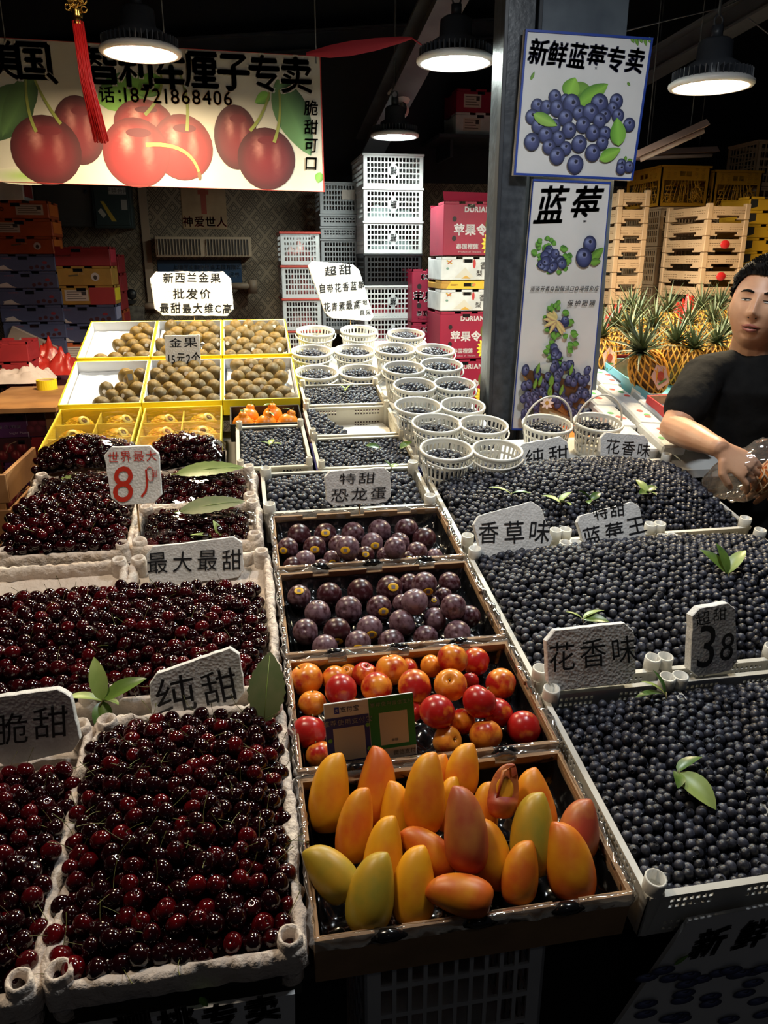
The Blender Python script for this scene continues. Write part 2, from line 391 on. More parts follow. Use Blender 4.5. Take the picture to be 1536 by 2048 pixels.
def bar_light(a, b, label):
    a, b = Vector(a), Vector(b); d = b - a; t = thing('tube_light_fixture', label, 'light fixture', a)
    rot = d.to_track_quat('X', 'Z').to_matrix().to_4x4(); n = d.length
    mb = MB(); mb.add([(0, -.05, 0), (0, -.02, .03), (0, .02, .03), (0, .05, 0), (n, -.05, 0), (n, -.02, .03), (n, .02, .03), (n, .05, 0)], [(0, 1, 5, 4), (1, 2, 6, 5), (2, 3, 7, 6), (3, 2, 1, 0), (4, 5, 6, 7), (0, 4, 7, 3)], rot)
    mb.build('reflector', mat('fixture_dusty_pink', (.42, .27, .22), .5), t)
    MB().tube([rot @ Vector((.02, 0, -.012)), rot @ Vector((n - .02, 0, -.012))], .012, 8).build('tube', mat('tube_off', (.5, .4, .36), .3), t)
    h = MB()
    for k in (.2, .8):
        q = rot @ Vector((n * k, 0, .03)); h.tube([q, q + Vector((0, 0, 3.9 - (a.z + q.z)))], .0025, 5)
    h.build('hanger', DARKST, t)
bar_light(at_y(1270, 318, 3.7), at_y(1415, 252, 3.6), 'unlit tube light sloping up to the right behind the blueberry poster')
bar_light(at_y(1265, 312, 4.4), at_y(1430, 305, 4.4), 'unlit tube light hanging level under the sloping one')
# thin cables
tag(MB().tube([at_y(1240, 65, 3.2), at_y(1330, 42, 3.3), at_y(1450, 14, 3.4), at_y(1600, -60, 3.5)], .003, 5).build('overhead_cable', mat('cable_grey', (.12, .12, .14), .5)), 'thin cable stretching from the wide column to the upper right', 'cable')
tag(MB().tube([at_y(1495, 35, 3.6), at_y(1540, 70, 3.6), at_y(1600, 100, 3.6)], .003, 5).build('overhead_cable', MATS['cable_grey']), 'short thin cable at the upper right corner', 'cable')

# security camera on the rafter
p0 = at_y(803, 212, 4.6)
t = thing('security_camera', 'small white dome camera mounted under the rafter beside the cool white lamp', 'camera', p0)
WP = mat('white_gloss_plastic', (.7, .66, .62), .3)
MB().box(-.07, .07, -.05, .05, .06, .075, bev=.004).tube([(0, 0, .075), (.03, .05, .35)], .012, 6).build('mount_plate', WP, t)
MB().lathe([(.05, .06), (.048, .03), (.035, .01), (0, .01)], 20).build('neck', WP, t)
s_ = MB(); s_.lathe([(.042 * math.sin(a), -.042 * math.cos(a) - .02) for a in [R(q) for q in range(0, 181, 18)]], 20); s_.build('dome', WP, t)
MB().lathe([(0, 0), (.018, .001), (.02, .006)], 16, M=Matrix.Translation((0, -.041, -.02)) @ Matrix.Rotation(R(90), 4, 'X') @ Matrix.Scale(1.6, 4, (0, 1, 0)) ).build('lens', BLACKPL, t)
# round junction box and small fan
p0 = at_y(790, 222, 4.8)
tag(MB().lathe([(0, -.0), (.04, 0), (.045, .01), (.045, .03), (0, .03)], 18, M=Matrix.Translation(p0) @ Matrix.Rotation(R(90), 4, 'X')).tube([p0 + Vector((0, 0, .03)), p0 + Vector((0, .02, .5))], .005, 6).build('junction_box', mat('dusty_grey', (.25, .25, .27), .6)), 'round grey junction box on the rafter beside the dome camera', 'box')

# red strip tied from the banner to the lamp
mb = MB(); pts = [at_y(u, v, y) for u, v, y in ((612, 108, 3.45), (660, 103, 3.4), (700, 97, 3.38), (750, 89, 3.35), (800, 80, 3.33), (824, 76, 3.3))]
wd = [.006, .022, .026, .022, .012, .004]; vs = []
for q, w_ in zip(pts, wd): vs += [q + Vector((0, 0, w_ / 1)), q + Vector((0, -.004, 0)), q - Vector((0, 0, w_ / 1))]
mb.add(vs, [f for i in range(5) for f in ((3 * i, 3 * i + 3, 3 * i + 4, 3 * i + 1), (3 * i + 1, 3 * i + 4, 3 * i + 5, 3 * i + 2))], None, 0, True)
mb.tube([pts[-1], at_y(850, 95, 3.3)], .003, 5)
mb.build('red_ribbon', mat('red_cloth', (.35, .015, .03), .7, bump=.4, bscale=20), label='narrow red cloth strip stretched from the cherry banner towards the white lamp', cat='ribbon')

# ------------------------------------------------------------------ flat print helper
class Print:
    """layers of flat coloured shapes on a board in the XZ plane, each a hair in front of the last"""
    def __init__(s, y0=-.0004): s.mb = MB(); s.y = y0
    def nxt(s): s.y -= .00012; return s.y
    def disc(s, x, z, rx, rz, fn, rot=0, n=28, k=7):
        y = s.nxt(); v = [(x, y, z)]; c = [fn(0, 0)]; f = []
        cr, sr = math.cos(rot), math.sin(rot)
        for j in range(1, k + 1):
            for i in range(n):
                a = 2 * math.pi * i / n; u, w = j / k * math.cos(a), j / k * math.sin(a)
                px, pz = u * rx, w * rz; v.append((x + px * cr - pz * sr, y, z + px * sr + pz * cr)); c.append(fn(u, w))
        for i in range(n): f.append((0, 1 + i, 1 + (i + 1) % n))
        for j in range(k - 1):
            for i in range(n): a, b = 1 + j * n + i, 1 + j * n + (i + 1) % n; f.append((a, a + n, b + n, b))
        s.mb.add(v, f, None, 0, False, c)
    def poly(s, pts, col, cols=None):
        y = s.nxt(); s.mb.add([(a, y, b) for a, b in pts], [tuple(range(len(pts)))], None, 0, False, cols or [col] * len(pts))
    def line(s, pts, w, col, w2=None):
        w2 = w if w2 is None else w2; y = s.nxt(); v = []; n = len(pts)
        for i, (a, b) in enumerate(pts):
            a0, b0 = pts[max(i - 1, 0)]; a1, b1 = pts[min(i + 1, n - 1)]; d = math.hypot(a1 - a0, b1 - b0) or 1
            ww = (w + (w2 - w) * i / (n - 1)) / 2; nx, nz = -(b1 - b0) / d * ww, (a1 - a0) / d * ww
            v += [(a + nx, y, b + nz), (a - nx, y, b - nz)]
        s.mb.add(v, [(2 * i, 2 * i + 1, 2 * i + 3, 2 * i + 2) for i in range(n - 1)], None, 0, False, [col] * len(v))
    def leaf(s, x0, z0, x1, z1, w, c1=(.05, .14, .02), c2=(.14, .3, .04)):
        y = s.nxt(); n = 10; dx, dz = x1 - x0, z1 - z0; d = math.hypot(dx, dz); ux, uz = dx / d, dz / d; v = []; c = []
        for i in range(n + 1):
            q = i / n; h = w * (math.sin(math.pi * q ** .8) ** .8) / 2 if 0 < i < n else 0
            for k in (-1, 0, 1): v.append((x0 + dx * q - uz * h * k, y, z0 + dz * q + ux * h * k)); c.append(c1 if k == 1 else c2 if k == -1 else tuple(min(1, e * 1.4) for e in c2))
        f = []
        for i in range(n):
            for k in (0, 1): a = 3 * i + k; f.append((a, a + 1, a + 4, a + 3))
        s.mb.add(v, f, None, 0, False, c)
    def text(s, txt, x, z, size, col, off=.02, **kw): put_text(s.mb, txt, x, z, size, off, col, y=s.nxt(), **kw)
    def build(s, name, parent): return s.mb.build(name, PAINT, parent)
def lerp(a, b, t): t = max(0, min(1, t)); return tuple(x + (y - x) * t for x, y in zip(a, b))
def cherry_fn(base, hi, lite=(.85, .3, .25), hx=-.25, hz=.35):
    def fn(u, w):
        r = math.hypot(u, w); c = lerp(hi, base, r * 1.15 - .1)
        c = lerp(c, (base[0] * .35, 0, 0), (r - .72) * 2.2)
        g = math.exp(-(((u - hx) / .13) ** 2 + ((w - hz) / .28) ** 2)); c = lerp(c, lite, g)
        g = math.exp(-(((u - .35) / .10) ** 2 + ((w - .1) / .4) ** 2)); return lerp(c, lite, g * .55)
    return fn
def bb_fn(u, w):
    r = math.hypot(u, w); c = lerp((.10, .12, .30), (.03, .04, .13), r)
    g = math.exp(-(((u + .3) / .35) ** 2 + ((w - .4) / .3) ** 2)); c = lerp(c, (.28, .34, .62), g * .8)
    c = lerp(c, (.012, .014, .04), (r - .7) * 2.6)
    d = math.hypot(u - .15, w - .25); 
    if d < .22: c = (.01, .01, .03)
    elif d < .34: c = lerp(c, (.3, .33, .55), .5)
    return c
def board(name, label, cat, corners, y, th, m, frame=None, fw=.006, group=None):
    """a board whose four corners (TL, TR, BR, BL) stand at depth y; returns the thing and a px -> local function"""
    P = [at_y(u, v, y) for u, v in corners]; o = P[3].copy()
    t = thing(name, label, cat, o, group=group)
    q = [p_ - o for p_ in P]; mb = MB()
    vs = [(p_.x, 0, p_.z) for p_ in q] + [(p_.x, th, p_.z) for p_ in q]
    mb.add(vs, [(3, 2, 1, 0), (4, 5, 6, 7)] + [(i, (i + 1) % 4, 4 + (i + 1) % 4, 4 + i) for i in range(4)])
    mb.build('panel', m, t)
    if frame:
        f = MB(); cc = sum(q, Vector()) / 4
        inn = [p_ + (cc - p_).normalized() * fw * 1.6 for p_ in q]
        for i in range(4):
            a, b = q[i], q[(i + 1) % 4]; ai, bi = inn[i], inn[(i + 1) % 4]
            v = [(a.x, -.003, a.z), (b.x, -.003, b.z), (bi.x, -.003, bi.z), (ai.x, -.003, ai.z)]; v += [(x, th * .5, z) for x, _, z in v]
            f.add(v, [(0, 1, 2, 3), (7, 6, 5, 4), (0, 4, 5, 1), (3, 2, 6, 7), (0, 3, 7, 4), (1, 5, 6, 2)])
        f.build('frame', frame, t)
    return t, (lambda u, v: ((lambda p_: (p_.x, p_.z))(at_y(u, v, y) - o)))

# ------------------------------------------------------------------ cherry banner
DK = (.045, .02, .02)
ban, L_ = board('cherry_banner', 'wide white banner printed with big cherries hanging behind the left warm lamp', 'banner', [(-150, 66), (641, 113), (649, 384), (-150, 359)], 3.78, .012, mat('aged_vinyl', (.50, .46, .38), .6, col2=(.42, .38, .31), nscale=3), mat('red_edge', (.4, .03, .02), .5), .003)
k = 3.83 / FPX  # metres per pixel here
pr = Print()
for x0, z0, x1, z1, w in ((60, 175, -40, 285, .17), (68, 150, 5, 275, .11)): pr.leaf(*L_(x0, z0), *L_(x1, z1), w, (.02, .05, .015), (.05, .10, .03))
pr.disc(*L_(55, 352), .16, .035, lambda u, w: lerp((.22, .35, .05), (.50, .46, .38), math.hypot(u, w)))
pr.leaf(*L_(195, 205), *L_(310, 155), .14); pr.leaf(*L_(322, 155), *L_(275, 190), .09)
pr.leaf(*L_(553, 158), *L_(622, 312), .15, (.02, .06, .02), (.07, .15, .05)); pr.leaf(*L_(540, 188), *L_(510, 206), .05); pr.leaf(*L_(641, 345), *L_(636, 366), .04)
dark = cherry_fn((.06, .002, .005), (.13, .004, .008), (.32, .12, .10)); red = cherry_fn((.17, .001, .003), (.27, .002, .004), (.5, .22, .17))
def stemp(a, b, c, col=(.20, .22, .04), w=.014):
    a, b, c = L_(*a), L_(*b), L_(*c); pr.line([((1 - t_) ** 2 * a[0] + 2 * t_ * (1 - t_) * b[0] + t_ * t_ * c[0], (1 - t_) ** 2 * a[1] + 2 * t_ * (1 - t_) * b[1] + t_ * t_ * c[1]) for t_ in [i / 12 for i in range(13)]], w * .6, col, w)
for cx, cy, rx, ry, fn in ((158, 261, 42, 54, dark), (93, 301, 57, 55, dark), (288, 247, 50, 38, red), (365, 295, 52, 53, red), (273, 306, 56, 56, red), (472, 275, 38, 52, dark), (533, 318, 51, 51, dark)):
    pr.disc(*L_(cx, cy), rx * k, ry * k, fn)
    pr.disc(*L_(cx + 4, cy - ry * .72), rx * k * .38, ry * k * .13, lambda u, w: (.10, .004, .008))
for a, b, c in (((52, 150), (50, 220), (73, 264)), ((66, 150), (85, 200), (122, 248)), ((360, 150), (380, 190), (374, 262)), ((322, 150), (330, 190), (290, 230)), ((540, 180), (530, 230), (500, 262)), ((558, 180), (565, 240), (548, 285))): stemp(a, b, c)
stemp((400, 352), (385, 282), (292, 290), (.42, .45, .06), .016)
pr.disc(*L_(399, 351), .008, .018, lambda u, w: (.12, .06, .02))
for ch, u, v in (('美', 5, 122), ('国', 68, 124), ('、', 126, 136), ('智', 205, 133), ('利', 272, 140), ('车', 340, 146), ('厘', 403, 141), ('子', 467, 145), ('专', 529, 149), ('卖', 592, 152)):
    x, z = L_(u, v); y = pr.nxt(); put_char(pr.mb, ch, x, z, .157, .036, 0, (.50, .46, .38), 1, y=y)
    y = pr.nxt(); put_char(pr.mb, ch, x, z, .150, .012, 0, DK, 1, y=y)
pr.text('电话：', *L_(214, 190), .066, DK, .014)
pr.text('18721868406', *L_(356, 193), .078, (.30, .12, .03), .016)
for ch, v in zip('脆甜可口', (217, 255, 291, 327)): x, z = L_(622, v); put_char(pr.mb, ch, x, z, .064, .012, 0, (.02, .015, .015), 1, .08, y=pr.nxt())
pr.build('printed_picture', ban)
h = MB()
for u in (10, 330, 632): a = at_y(u, 80 + u * .05, 3.78) - ban.location; h.tube([(a.x, 0, a.z - .03), (a.x, 0, 3.9 - ban.location.z)], .003, 5)
h.build('hanging_wire', DARKST, ban)

# hanging tassel
t = thing('tassel', 'red silk tassel with a gold knot hanging in front of the cherry banner', 'tassel', at_y(155, 36, 2.6))
g = mat('gold_metal', (.75, .45, .10), .25, metal=1)
mb = MB()
for i in range(26):
    a = rng.rand() * 6.28; r0 = .012 + .014 * rng.rand(); c = Vector((r0 * math.cos(a), r0 * math.sin(a) * .6, .018 + .06 * rng.rand()))
    mb.tube([c + Vector((.008 * math.cos(q), .003 * math.sin(2 * q), .008 * math.sin(q))) for q in [R(e) for e in range(0, 361, 60)]], .0022, 5, cap=False)
mb.build('gold_knot', g, t)
MB().lathe([(.013, .0), (.015, .006), (.0125, .012), (.0155, .018), (.012, .022)], 14).lathe([(.011, -.002), (.014, -.01), (.014, -.016)], 14).build('gold_collar', g, t)
mb = MB(); RS = mat('red_silk', (.85, .02, .02), .5)
for i in range(60):
    a = i * 2.4; r0 = .014 * math.sqrt((i + 1) / 60); s_ = 1 + .9 * rng.rand()
    mb.tube([(r0 * math.cos(a), r0 * math.sin(a), -.008), (r0 * 1.15 * math.cos(a) + .006, r0 * math.sin(a), -.15), (r0 * 1.1 * math.cos(a) + .03 + .004 * rng.randn(), r0 * math.sin(a), -.31 - .01 * rng.rand())], .0019, 4)
mb.build('thread', RS, t)
MB().tube([(0, 0, .07), (0, 0, 3.9 - t.location.z)], .002, 5).build('cord', RS, t)

# ------------------------------------------------------------------ blueberry posters
BLUE = mat('blue_frame', (.02, .06, .35), .45)
pa, L_ = board('blueberry_poster', 'square white poster of a blueberry heap with a blue frame, upper of two', 'poster', [(1051, 58), (1306, 76), (1265, 361), (1027, 350)], 2.58, .02, WHITEB, BLUE, .006)
pr = Print(); k = 2.75 / FPX; random.seed(3)
NV = (.012, .012, .05)
for ch, u, v in zip('新鲜蓝莓专卖', (1077, 1115, 1155, 1193, 1231, 1270), (105, 110, 113, 116, 120, 122)):
    x, z = L_(u, v); put_char(pr.mb, ch, x, z, .076, .03, R(-4), NV, .86, .12, y=pr.nxt())
    x, z = L_(u, v); 
for u, v, u2, v2, w in ((1061, 160, 1069, 143, .01), (1254, 165, 1260, 171, .008)): pr.leaf(*L_(u, v), *L_(u2, v2), w)
for i in range(5): pr.leaf(*L_(1262 + i * 9, 74), *L_(1268 + i * 8, 86 + i % 2 * 6), .012)
pr.leaf(*L_(1182, 180), *L_(1125, 183), .05); pr.leaf(*L_(1135, 195), *L_(1150, 155), .06, (.12, .32, .03), (.25, .5, .06)); pr.leaf(*L_(1155, 210), *L_(1216, 168), .055, (.08, .25, .03), (.2, .42, .05))
for u, v, r in ((1109, 194, 12), (1232, 203, 13), (1074, 212, 12), (1198, 208, 17), (1130, 200, 10), (1092, 215, 12), (1224, 218, 12), (1064, 234, 13), (1113, 217, 14), (1142, 209, 17), (1158, 226, 13), (1235, 232, 12), (1209, 232, 12), (1180, 226, 16), (1076, 252, 13), (1108, 252, 12), (1130, 236, 14), (1257, 250, 12), (1198, 242, 13), (1165, 250, 14), (1209, 267, 12), (1137, 261, 14), (1063, 284, 15), (1090, 270, 14), (1116, 277, 13), (1184, 266, 14), (1240, 262, 11), (1157, 288, 15), (1097, 294, 13), (1130, 297, 12), (1203, 286, 12), (1113, 312, 15), (1184, 306, 15), (1149, 329, 16)):
    pr.disc(*L_(u, v), r * k, r * k, bb_fn, random.uniform(-.5, .5), 20, 9)
pr.leaf(*L_(1236, 292), *L_(1232, 236), .055, (.10, .3, .03), (.2, .45, .06)); pr.leaf(*L_(1197, 320), *L_(1240, 298), .04, (.10, .3, .03), (.22, .45, .06)); pr.leaf(*L_(1065, 229), *L_(1113, 252), .035, (.12, .3, .04), (.25, .45, .08))
pr.leaf(*L_(1248, 322), *L_(1250, 312), .012); pr.leaf(*L_(1252, 323), *L_(1263, 320), .012)
for u, v, r in ((1241, 328, 9), (1240, 338, 10), (1256, 334, 10)): pr.disc(*L_(u, v), r * k, r * k, bb_fn)
pr.build('printed_picture', pa)
random.seed(9)
pb, L_ = board('blueberry_poster', 'tall narrow white poster of blueberry sprigs and a full basket, under the square one', 'poster', [(1066, 358), (1221, 364), (1176, 862), (1023, 860)], 2.57, .012, WHITEB, BLUE, .004)
pr = Print()
for ch, u in (('蓝', 1103), ('莓', 1172)):
    x, z = L_(u, 412); put_char(pr.mb, ch, x, z, .125, .02, R(2), (.01, .01, .012), .85, .25, y=pr.nxt())
def sprig(cx, cy, sp, nl, nb, r, lw, spread=1):
    for i in range(nl):
        a = random.uniform(0, 6.28); d = sp * random.uniform(.4, 1); u, v = cx + d * math.cos(a), cy + d * math.sin(a) * spread
        pr.leaf(*L_(u, v), *L_(u + 14 * math.cos(a + .5), v + 10 * math.sin(a + .5)), lw, (.03, .14, .02), (.13, .33, .05))
    for i in range(nb):
        a = random.uniform(0, 6.28); d = sp * .75 * math.sqrt(random.random()); pr.disc(*L_(cx - 4 + d * math.cos(a), cy + 10 + d * math.sin(a) * .7), r * k, r * k, bb_fn, a, 14, 7)
sprig(1108, 508, 36, 34, 16, 9, .02); 
pr.leaf(*L_(1180, 520), *L_(1206, 495), .03); pr.leaf(*L_(1178, 525), *L_(1200, 522), .025)
for u, v, r in ((1178, 488, 13), (1166, 515, 16)): pr.disc(*L_(u, v), r * k, r * k * 1.15, bb_fn, .3, 22, 9)
pr.text('清淡芳香◎甜酸适口◎增强免疫', *L_(1128, 577), .0185, NV, .004, shear=.2, pitch=.0176, ang=R(0), sx=.9)
pr.text('保护眼睛', *L_(1161, 606), .022, NV, .008, shear=.2, pitch=.027)
pr.disc(*L_(1100, 790), .115, .115, lambda u, w: lerp((.30, .45, .10), (.72, .74, .70), math.hypot(u, w)), 0, 28, 8)
sprig(1115, 635, 24, 18, 9, 8, .018, 1.4); sprig(1120, 690, 26, 18, 6, 8, .02, 1.4)
for i in range(10): a = random.uniform(0, 6.28); pr.leaf(*L_(1110, 640), *L_(1110 + 28 * math.cos(a), 645 + 26 * math.sin(a)), .016, (.45, .22, .16), (.6, .5, .2))
pr.poly([L_(1042, 735), L_(1178, 770), L_(1150, 838), L_(1060, 800)], (.10, .045, .015))
for i in range(10): pr.line([L_(1040 + i * 2, 745 + i * 4), L_(1090 + i * 4, 800 + i * 3), L_(1150, 815 + i * 2), L_(1174 - i, 778 + i * 4)], .0025, (.35, .17, .05))
for i in range(110):
    u = random.uniform(1042, 1172); v = random.uniform(720, 835); 
    if v > 770 + (u - 1042) * .55: continue
    if v < 725 + abs(u - 1120) * .12: continue
    pr.disc(*L_(u, v), 7.5 * k, 10 * k, bb_fn, random.uniform(-.4, .4), 12, 5)
for i in range(22): pr.disc(*L_(random.uniform(1040, 1075), random.uniform(785, 835)), 7 * k, 9 * k, bb_fn, 0, 12, 5)
for i in range(9): u, v = random.uniform(1060, 1150), random.uniform(740, 800); pr.leaf(*L_(u, v), *L_(u + 6, v - 22), .014)
for i in range(8): a = i * .785; pr.leaf(*L_(1088, 803), *L_(1088 + 14 * math.cos(a), 803 + 14 * math.sin(a)), .012, (.8, .75, .65), (.85, .82, .78))
pr.disc(*L_(1088, 803), 4 * k, 4 * k, lambda u, w: (.6, .4, .08))
pr.build('printed_picture', pb)

# ------------------------------------------------------------------ things on the back wall
GREYM = mat('cabinet_grey', (.11, .10, .09), .5, col2=(.08, .075, .07), nscale=4); GRN = mat('cabinet_green', (.035, .055, .055), .45)
def pw(u, v, dy=0): return at_y(u, v, YB - dy)
def wallbox(name, label, cat, u0, v0, u1, v1, th, m, dy=0):
    a = pw(u0, v1, dy + th); b = pw(u1, v0, dy + th)
    t = thing(name, label, cat, (a.x, YB - dy - th, a.z)); w, h = b.x - a.x, b.z - a.z
    MB().box(0, w, 0, th, 0, h, bev=.004).build('housing', m, t); return t, w, h
t, w, h = wallbox('switch_cabinet', 'large flat grey switch cabinet on the wallpapered wall', 'cabinet', 72, 350, 188, 452, .10, GREYM)
MB().box(.02, w - .02, -.006, 0, .02, h - .02, bev=.002).build('door', GREYM, t); MB().tube([(w - .06, -.006, h - .1), (w - .06, -.02, h - .1)], .012, 10).build('lock', DARKST, t)
t, w, h = wallbox('fuse_box', 'dark green fuse box with a yellow tag on the wallpapered wall', 'cabinet', 190, 345, 256, 456, .14, GRN)
MB().box(.015, w - .015, -.006, 0, .015, h - .015, bev=.002).build('door', GRN, t)
pr = Print(-.007); pr.poly([(.05, .16), (.07, .16), (.14, .04), (.11, .04)], (.6, .4, .05)); pr.poly([(.03, .10), (.05, .12), (.08, .08), (.06, .06)], (.6, .55, .45)); pr.poly([(w * .45, h - .13), (w * .9, h - .13), (w * .9, h - .09), (w * .45, h - .09)], (.45, .42, .38)); pr.text('严禁合闸', w * .67, h - .11, .035, (.05, .05, .05), 0); pr.poly([(w * .75, .11), (w * .9, .11), (w * .9, .17), (w * .75, .17)], (.45, .42, .38)); pr.build('printed_label', t)
MB().lathe([(0, 0), (.006, 0), (.006, .006)], 10, M=Matrix.Translation((.05, -.008, h - .03)) @ Matrix.Rotation(R(90), 4, 'X')).build('indicator_light', mat('green_led', (0, 0, 0), emit=(.1, 1, .4), es=8), t)
t, w, h = wallbox('wall_notice', 'aged gold paper notice with red writing above the air curtain', 'poster', 366, 372, 450, 458, .006, mat('aged_paper', (.42, .27, .14), .5, col2=(.3, .18, .09), nscale=8))
pr = Print(-.001); pr.text('神爱世人', w / 2, h * .17, w * .24, (.35, .04, .02), .02); pr.poly([(w * .44, h * .35), (w * .56, h * .35), (w * .56, h), (w * .44, h)], (.35, .06, .03)); pr.poly([(w * .38, h * .8), (w * .62, h * .8), (w * .62, h * .9), (w * .38, h * .9)], (.35, .06, .03)); pr.build('lettering', t)
# air curtain
t, w, h = wallbox('air_curtain', 'beige louvred air curtain unit on the wall above the blue sign', 'heater', 312, 474, 502, 514, .16, mat('beige_plastic', (.40, .29, .19), .5), 0)
for s0, s1 in ((.03, .47), (.53, .97)):
    n = 14
    MB().box(w * s0, w * s1, -.006, -.001, h * .12, h * .88).build('grille', mat('grille_dark', (.06, .045, .035), .6), t)
    for i in range(n + 1): x = w * (s0 + (s1 - s0) * i / n); MB().box(x - .0022, x + .0022, -.014, -.006, h * .1, h * .9).build('slat', MATS['beige_plastic'], t)
t, w, h = wallbox('supplier_sign', 'dark blue sign with white writing half hidden under the air curtain', 'sign', 318, 520, 482, 572, .01, mat('blue_board', (.02, .06, .13), .4), .0)
pr = Print(-.001); pr.text('上海双冰制冷设备工程有限公司', w * .62, h * .72, .034, (.6, .6, .6), .01); pr.text('冷  库：安装、维修、保养', w * .58, h * .42, .036, (.6, .6, .6), .01); pr.poly([(w * .2, h * .3), (w * .3, h * .3), (w * .3, h * .62), (w * .2, h * .62)], (.5, .4, .38)); pr.build('lettering', t)
for u0, u1, lab in ((290, 318, 'short tan pipe bracket left of the big kiwi price sign'), (455, 505, 'tan pipe with an elbow right of the big kiwi price sign')):
    v = 612 if u0 < 400 else 572; a, b = pw(u0, v, .1), pw(u1, v, .1)
    t = thing('wall_pipe', lab, 'pipe', a); d = b - a
    MB().tube([(0, 0, 0), (d.x, 0, d.z)], .022, 10).build('pipe', MATS['conduit_tan'], t); MB().tube([(d.x, 0, d.z + .04), (d.x, 0, d.z - .05)], .032, 12).box(d.x - .015, d.x + .015, .0, .1, d.z - .015, d.z + .015).build('elbow', MATS['conduit_tan'], t)
# dark hooks and bracket with things hanging
t = thing('wall_rack', 'dark metal rack with round knobs on the wallpaper right of the fruit cartons', 'rack', pw(222, 604, .12)); a = pw(268, 600, .12) - t.location
MB().box(0, a.x, -.01, .01, -.012, .012).box(0, .02, 0, .12, -.01, .01).box(a.x - .02, a.x, 0, .12, -.01, .01).build('bar', BLACKPL, t)
for x in (.005, a.x - .01): MB().lathe([(.012, 0), (.03, .006), (.034, .02), (.02, .03), (0, .032)], 16, M=Matrix.Translation((x, -.0, .05)) @ Matrix.Rotation(R(90), 4, 'X')).box(x - .006, x + .006, -.006, .006, .0, .05).build('knob', BLACKPL, t)
for x in (.03, .11, .16): MB().box(x, x + .055, -.02, .0, -.15, -.012, bev=.003, M=Matrix.Rotation(R(6), 4, 'Y')).build('hanging_pack', mat('pack_grey', (.15, .13, .1), .6, col2=(.06, .05, .04), nscale=40), t)

# ------------------------------------------------------------------ fruit cartons in stacks
def carton(w, d, h, body, label, loc, rz=0, deco=None, group=None, side=None):
    t = thing('fruit_carton', label, 'carton', loc, (0, 0, rz), group)
    mb = MB(); c = .006
    mb.box(0, w, 0, d, 0, h - .012, bev=.003)
    for x0, x1 in ((0, w * .28), (w * .40, w * .60), (w * .72, w)): mb.box(x0, x1, 0, c, h - .012, h); mb.box(x0, x1, d - c, d, h - .012, h)
    mb.box(0, c, 0, d * .4, h - .012, h); mb.box(w - c, w, 0, d * .35, h - .012, h); mb.box(w - c, w, d * .65, d, h - .012, h)
    mb.build('carton_body', body, t)
    hh = MB(); hh.box(w * .43, w * .57, -.0012, .002, h - .03, h - .012, bev=.0005); hh.build('hand_hole', BLACKP, t)
    if side: MB().box(w, w + .0012, d * .1, d * .9, h * .2, h * .85).build('end_print', side, t)
    if deco: pr = Print(-.0006); deco(pr, w, h); pr.build('printed_label', t)
    return t
def rep(lbl, n): return lbl
CB = lambda nme, c: mat(nme, c, .55, col2=tuple(q * .75 for q in c), nscale=9)
RED, ORA, BLU, PNK, PUR, YEC, WHT = CB('carton_red', (.33, .015, .02)), CB('carton_orange', (.50, .09, .02)), CB('carton_blue', (.07, .075, .15)), CB('carton_pink', (.45, .13, .18)), CB('carton_purple', (.10, .02, .10)), CB('carton_yellow', (.5, .26, .04)), CB('carton_white', (.68, .67, .66))
OR2 = mat('carton_orange_bright', (.75, .2, .03), .5)
def d_cherry(pr, w, h):
    for i in range(4): pr.disc(w * (.62 + i * .09), h * (.2 + .06 * (i % 2)), h * .12, h * .11, lambda u, v: (.05, .005, .01), 0, 10, 2)
    pr.poly([(w * .08, h * .15), (w * .3, h * .12), (w * .34, h * .04), (w * .06, h * .05)], (.5, .38, .32)); pr.poly([(w * .06, h * .22), (w * .2, h * .35), (w * .28, h * .12), (w * .1, h * .12)], (.55, .45, .4))
    pr.disc(w * .84, h * .5, h * .15, h * .08, lambda u, v: (.2, .01, .02), 0, 12, 2); pr.text('CHERRIES', w * .25, h * .75, h * .12, (.3, .08, .1), 0)
def d_yolo(pr, w, h): pr.text('YOLO', w * .2, h * .52, h * .30, (.03, .005, .005), .02); d_lab(pr, w, h, .5, .92)
def d_lab(pr, w, h, a=.15, b=.5):
    pr.poly([(w * a, h * .2), (w * b, h * .2), (w * b, h * .78), (w * a, h * .78)], (.55, .45, .38))
    for i in range(4): pr.line([(w * (a + .03), h * (.32 + i * .12)), (w * (b - .04 - .05 * (i % 3)), h * (.32 + i * .12))], h * .035, (.12, .08, .07))
    pr.poly([(w * (b - .1), h * .5), (w * (b - .03), h * .5), (w * (b - .03), h * .7), (w * (b - .1), h * .7)], (.04, .03, .03))
def d_seven(pr, w, h):
    pr.disc(w * .18, h * .5, h * .18, h * .16, lambda u, v: (.3, .01, .02), 0, 12, 2); pr.disc(w * .34, h * .5, h * .14, h * .15, lambda u, v: (.3, .01, .02), 0, 12, 2); pr.text('7 Patricias', w * .7, h * .5, h * .26, (.12, .02, .06), .01, shear=.2)
def d_seven2(pr, w, h):
    pr.poly([(w * .02, h * .1), (w * .42, h * .1), (w * .42, h * .85), (w * .02, h * .85)], (.5, .38, .03)); pr.text('7 Patricias', w * .7, h * .5, h * .26, (.12, .02, .06), .01, shear=.2); 
    for i in range(3): pr.line([(w * .06, h * (.3 + i * .2)), (w * .36, h * (.3 + i * .2))], h * .05, (.2, .18, .03))
def d_red(pr, w, h): pr.text('wanpool', w * .3, h * .55, h * .2, (.6, .3, .3), .01)
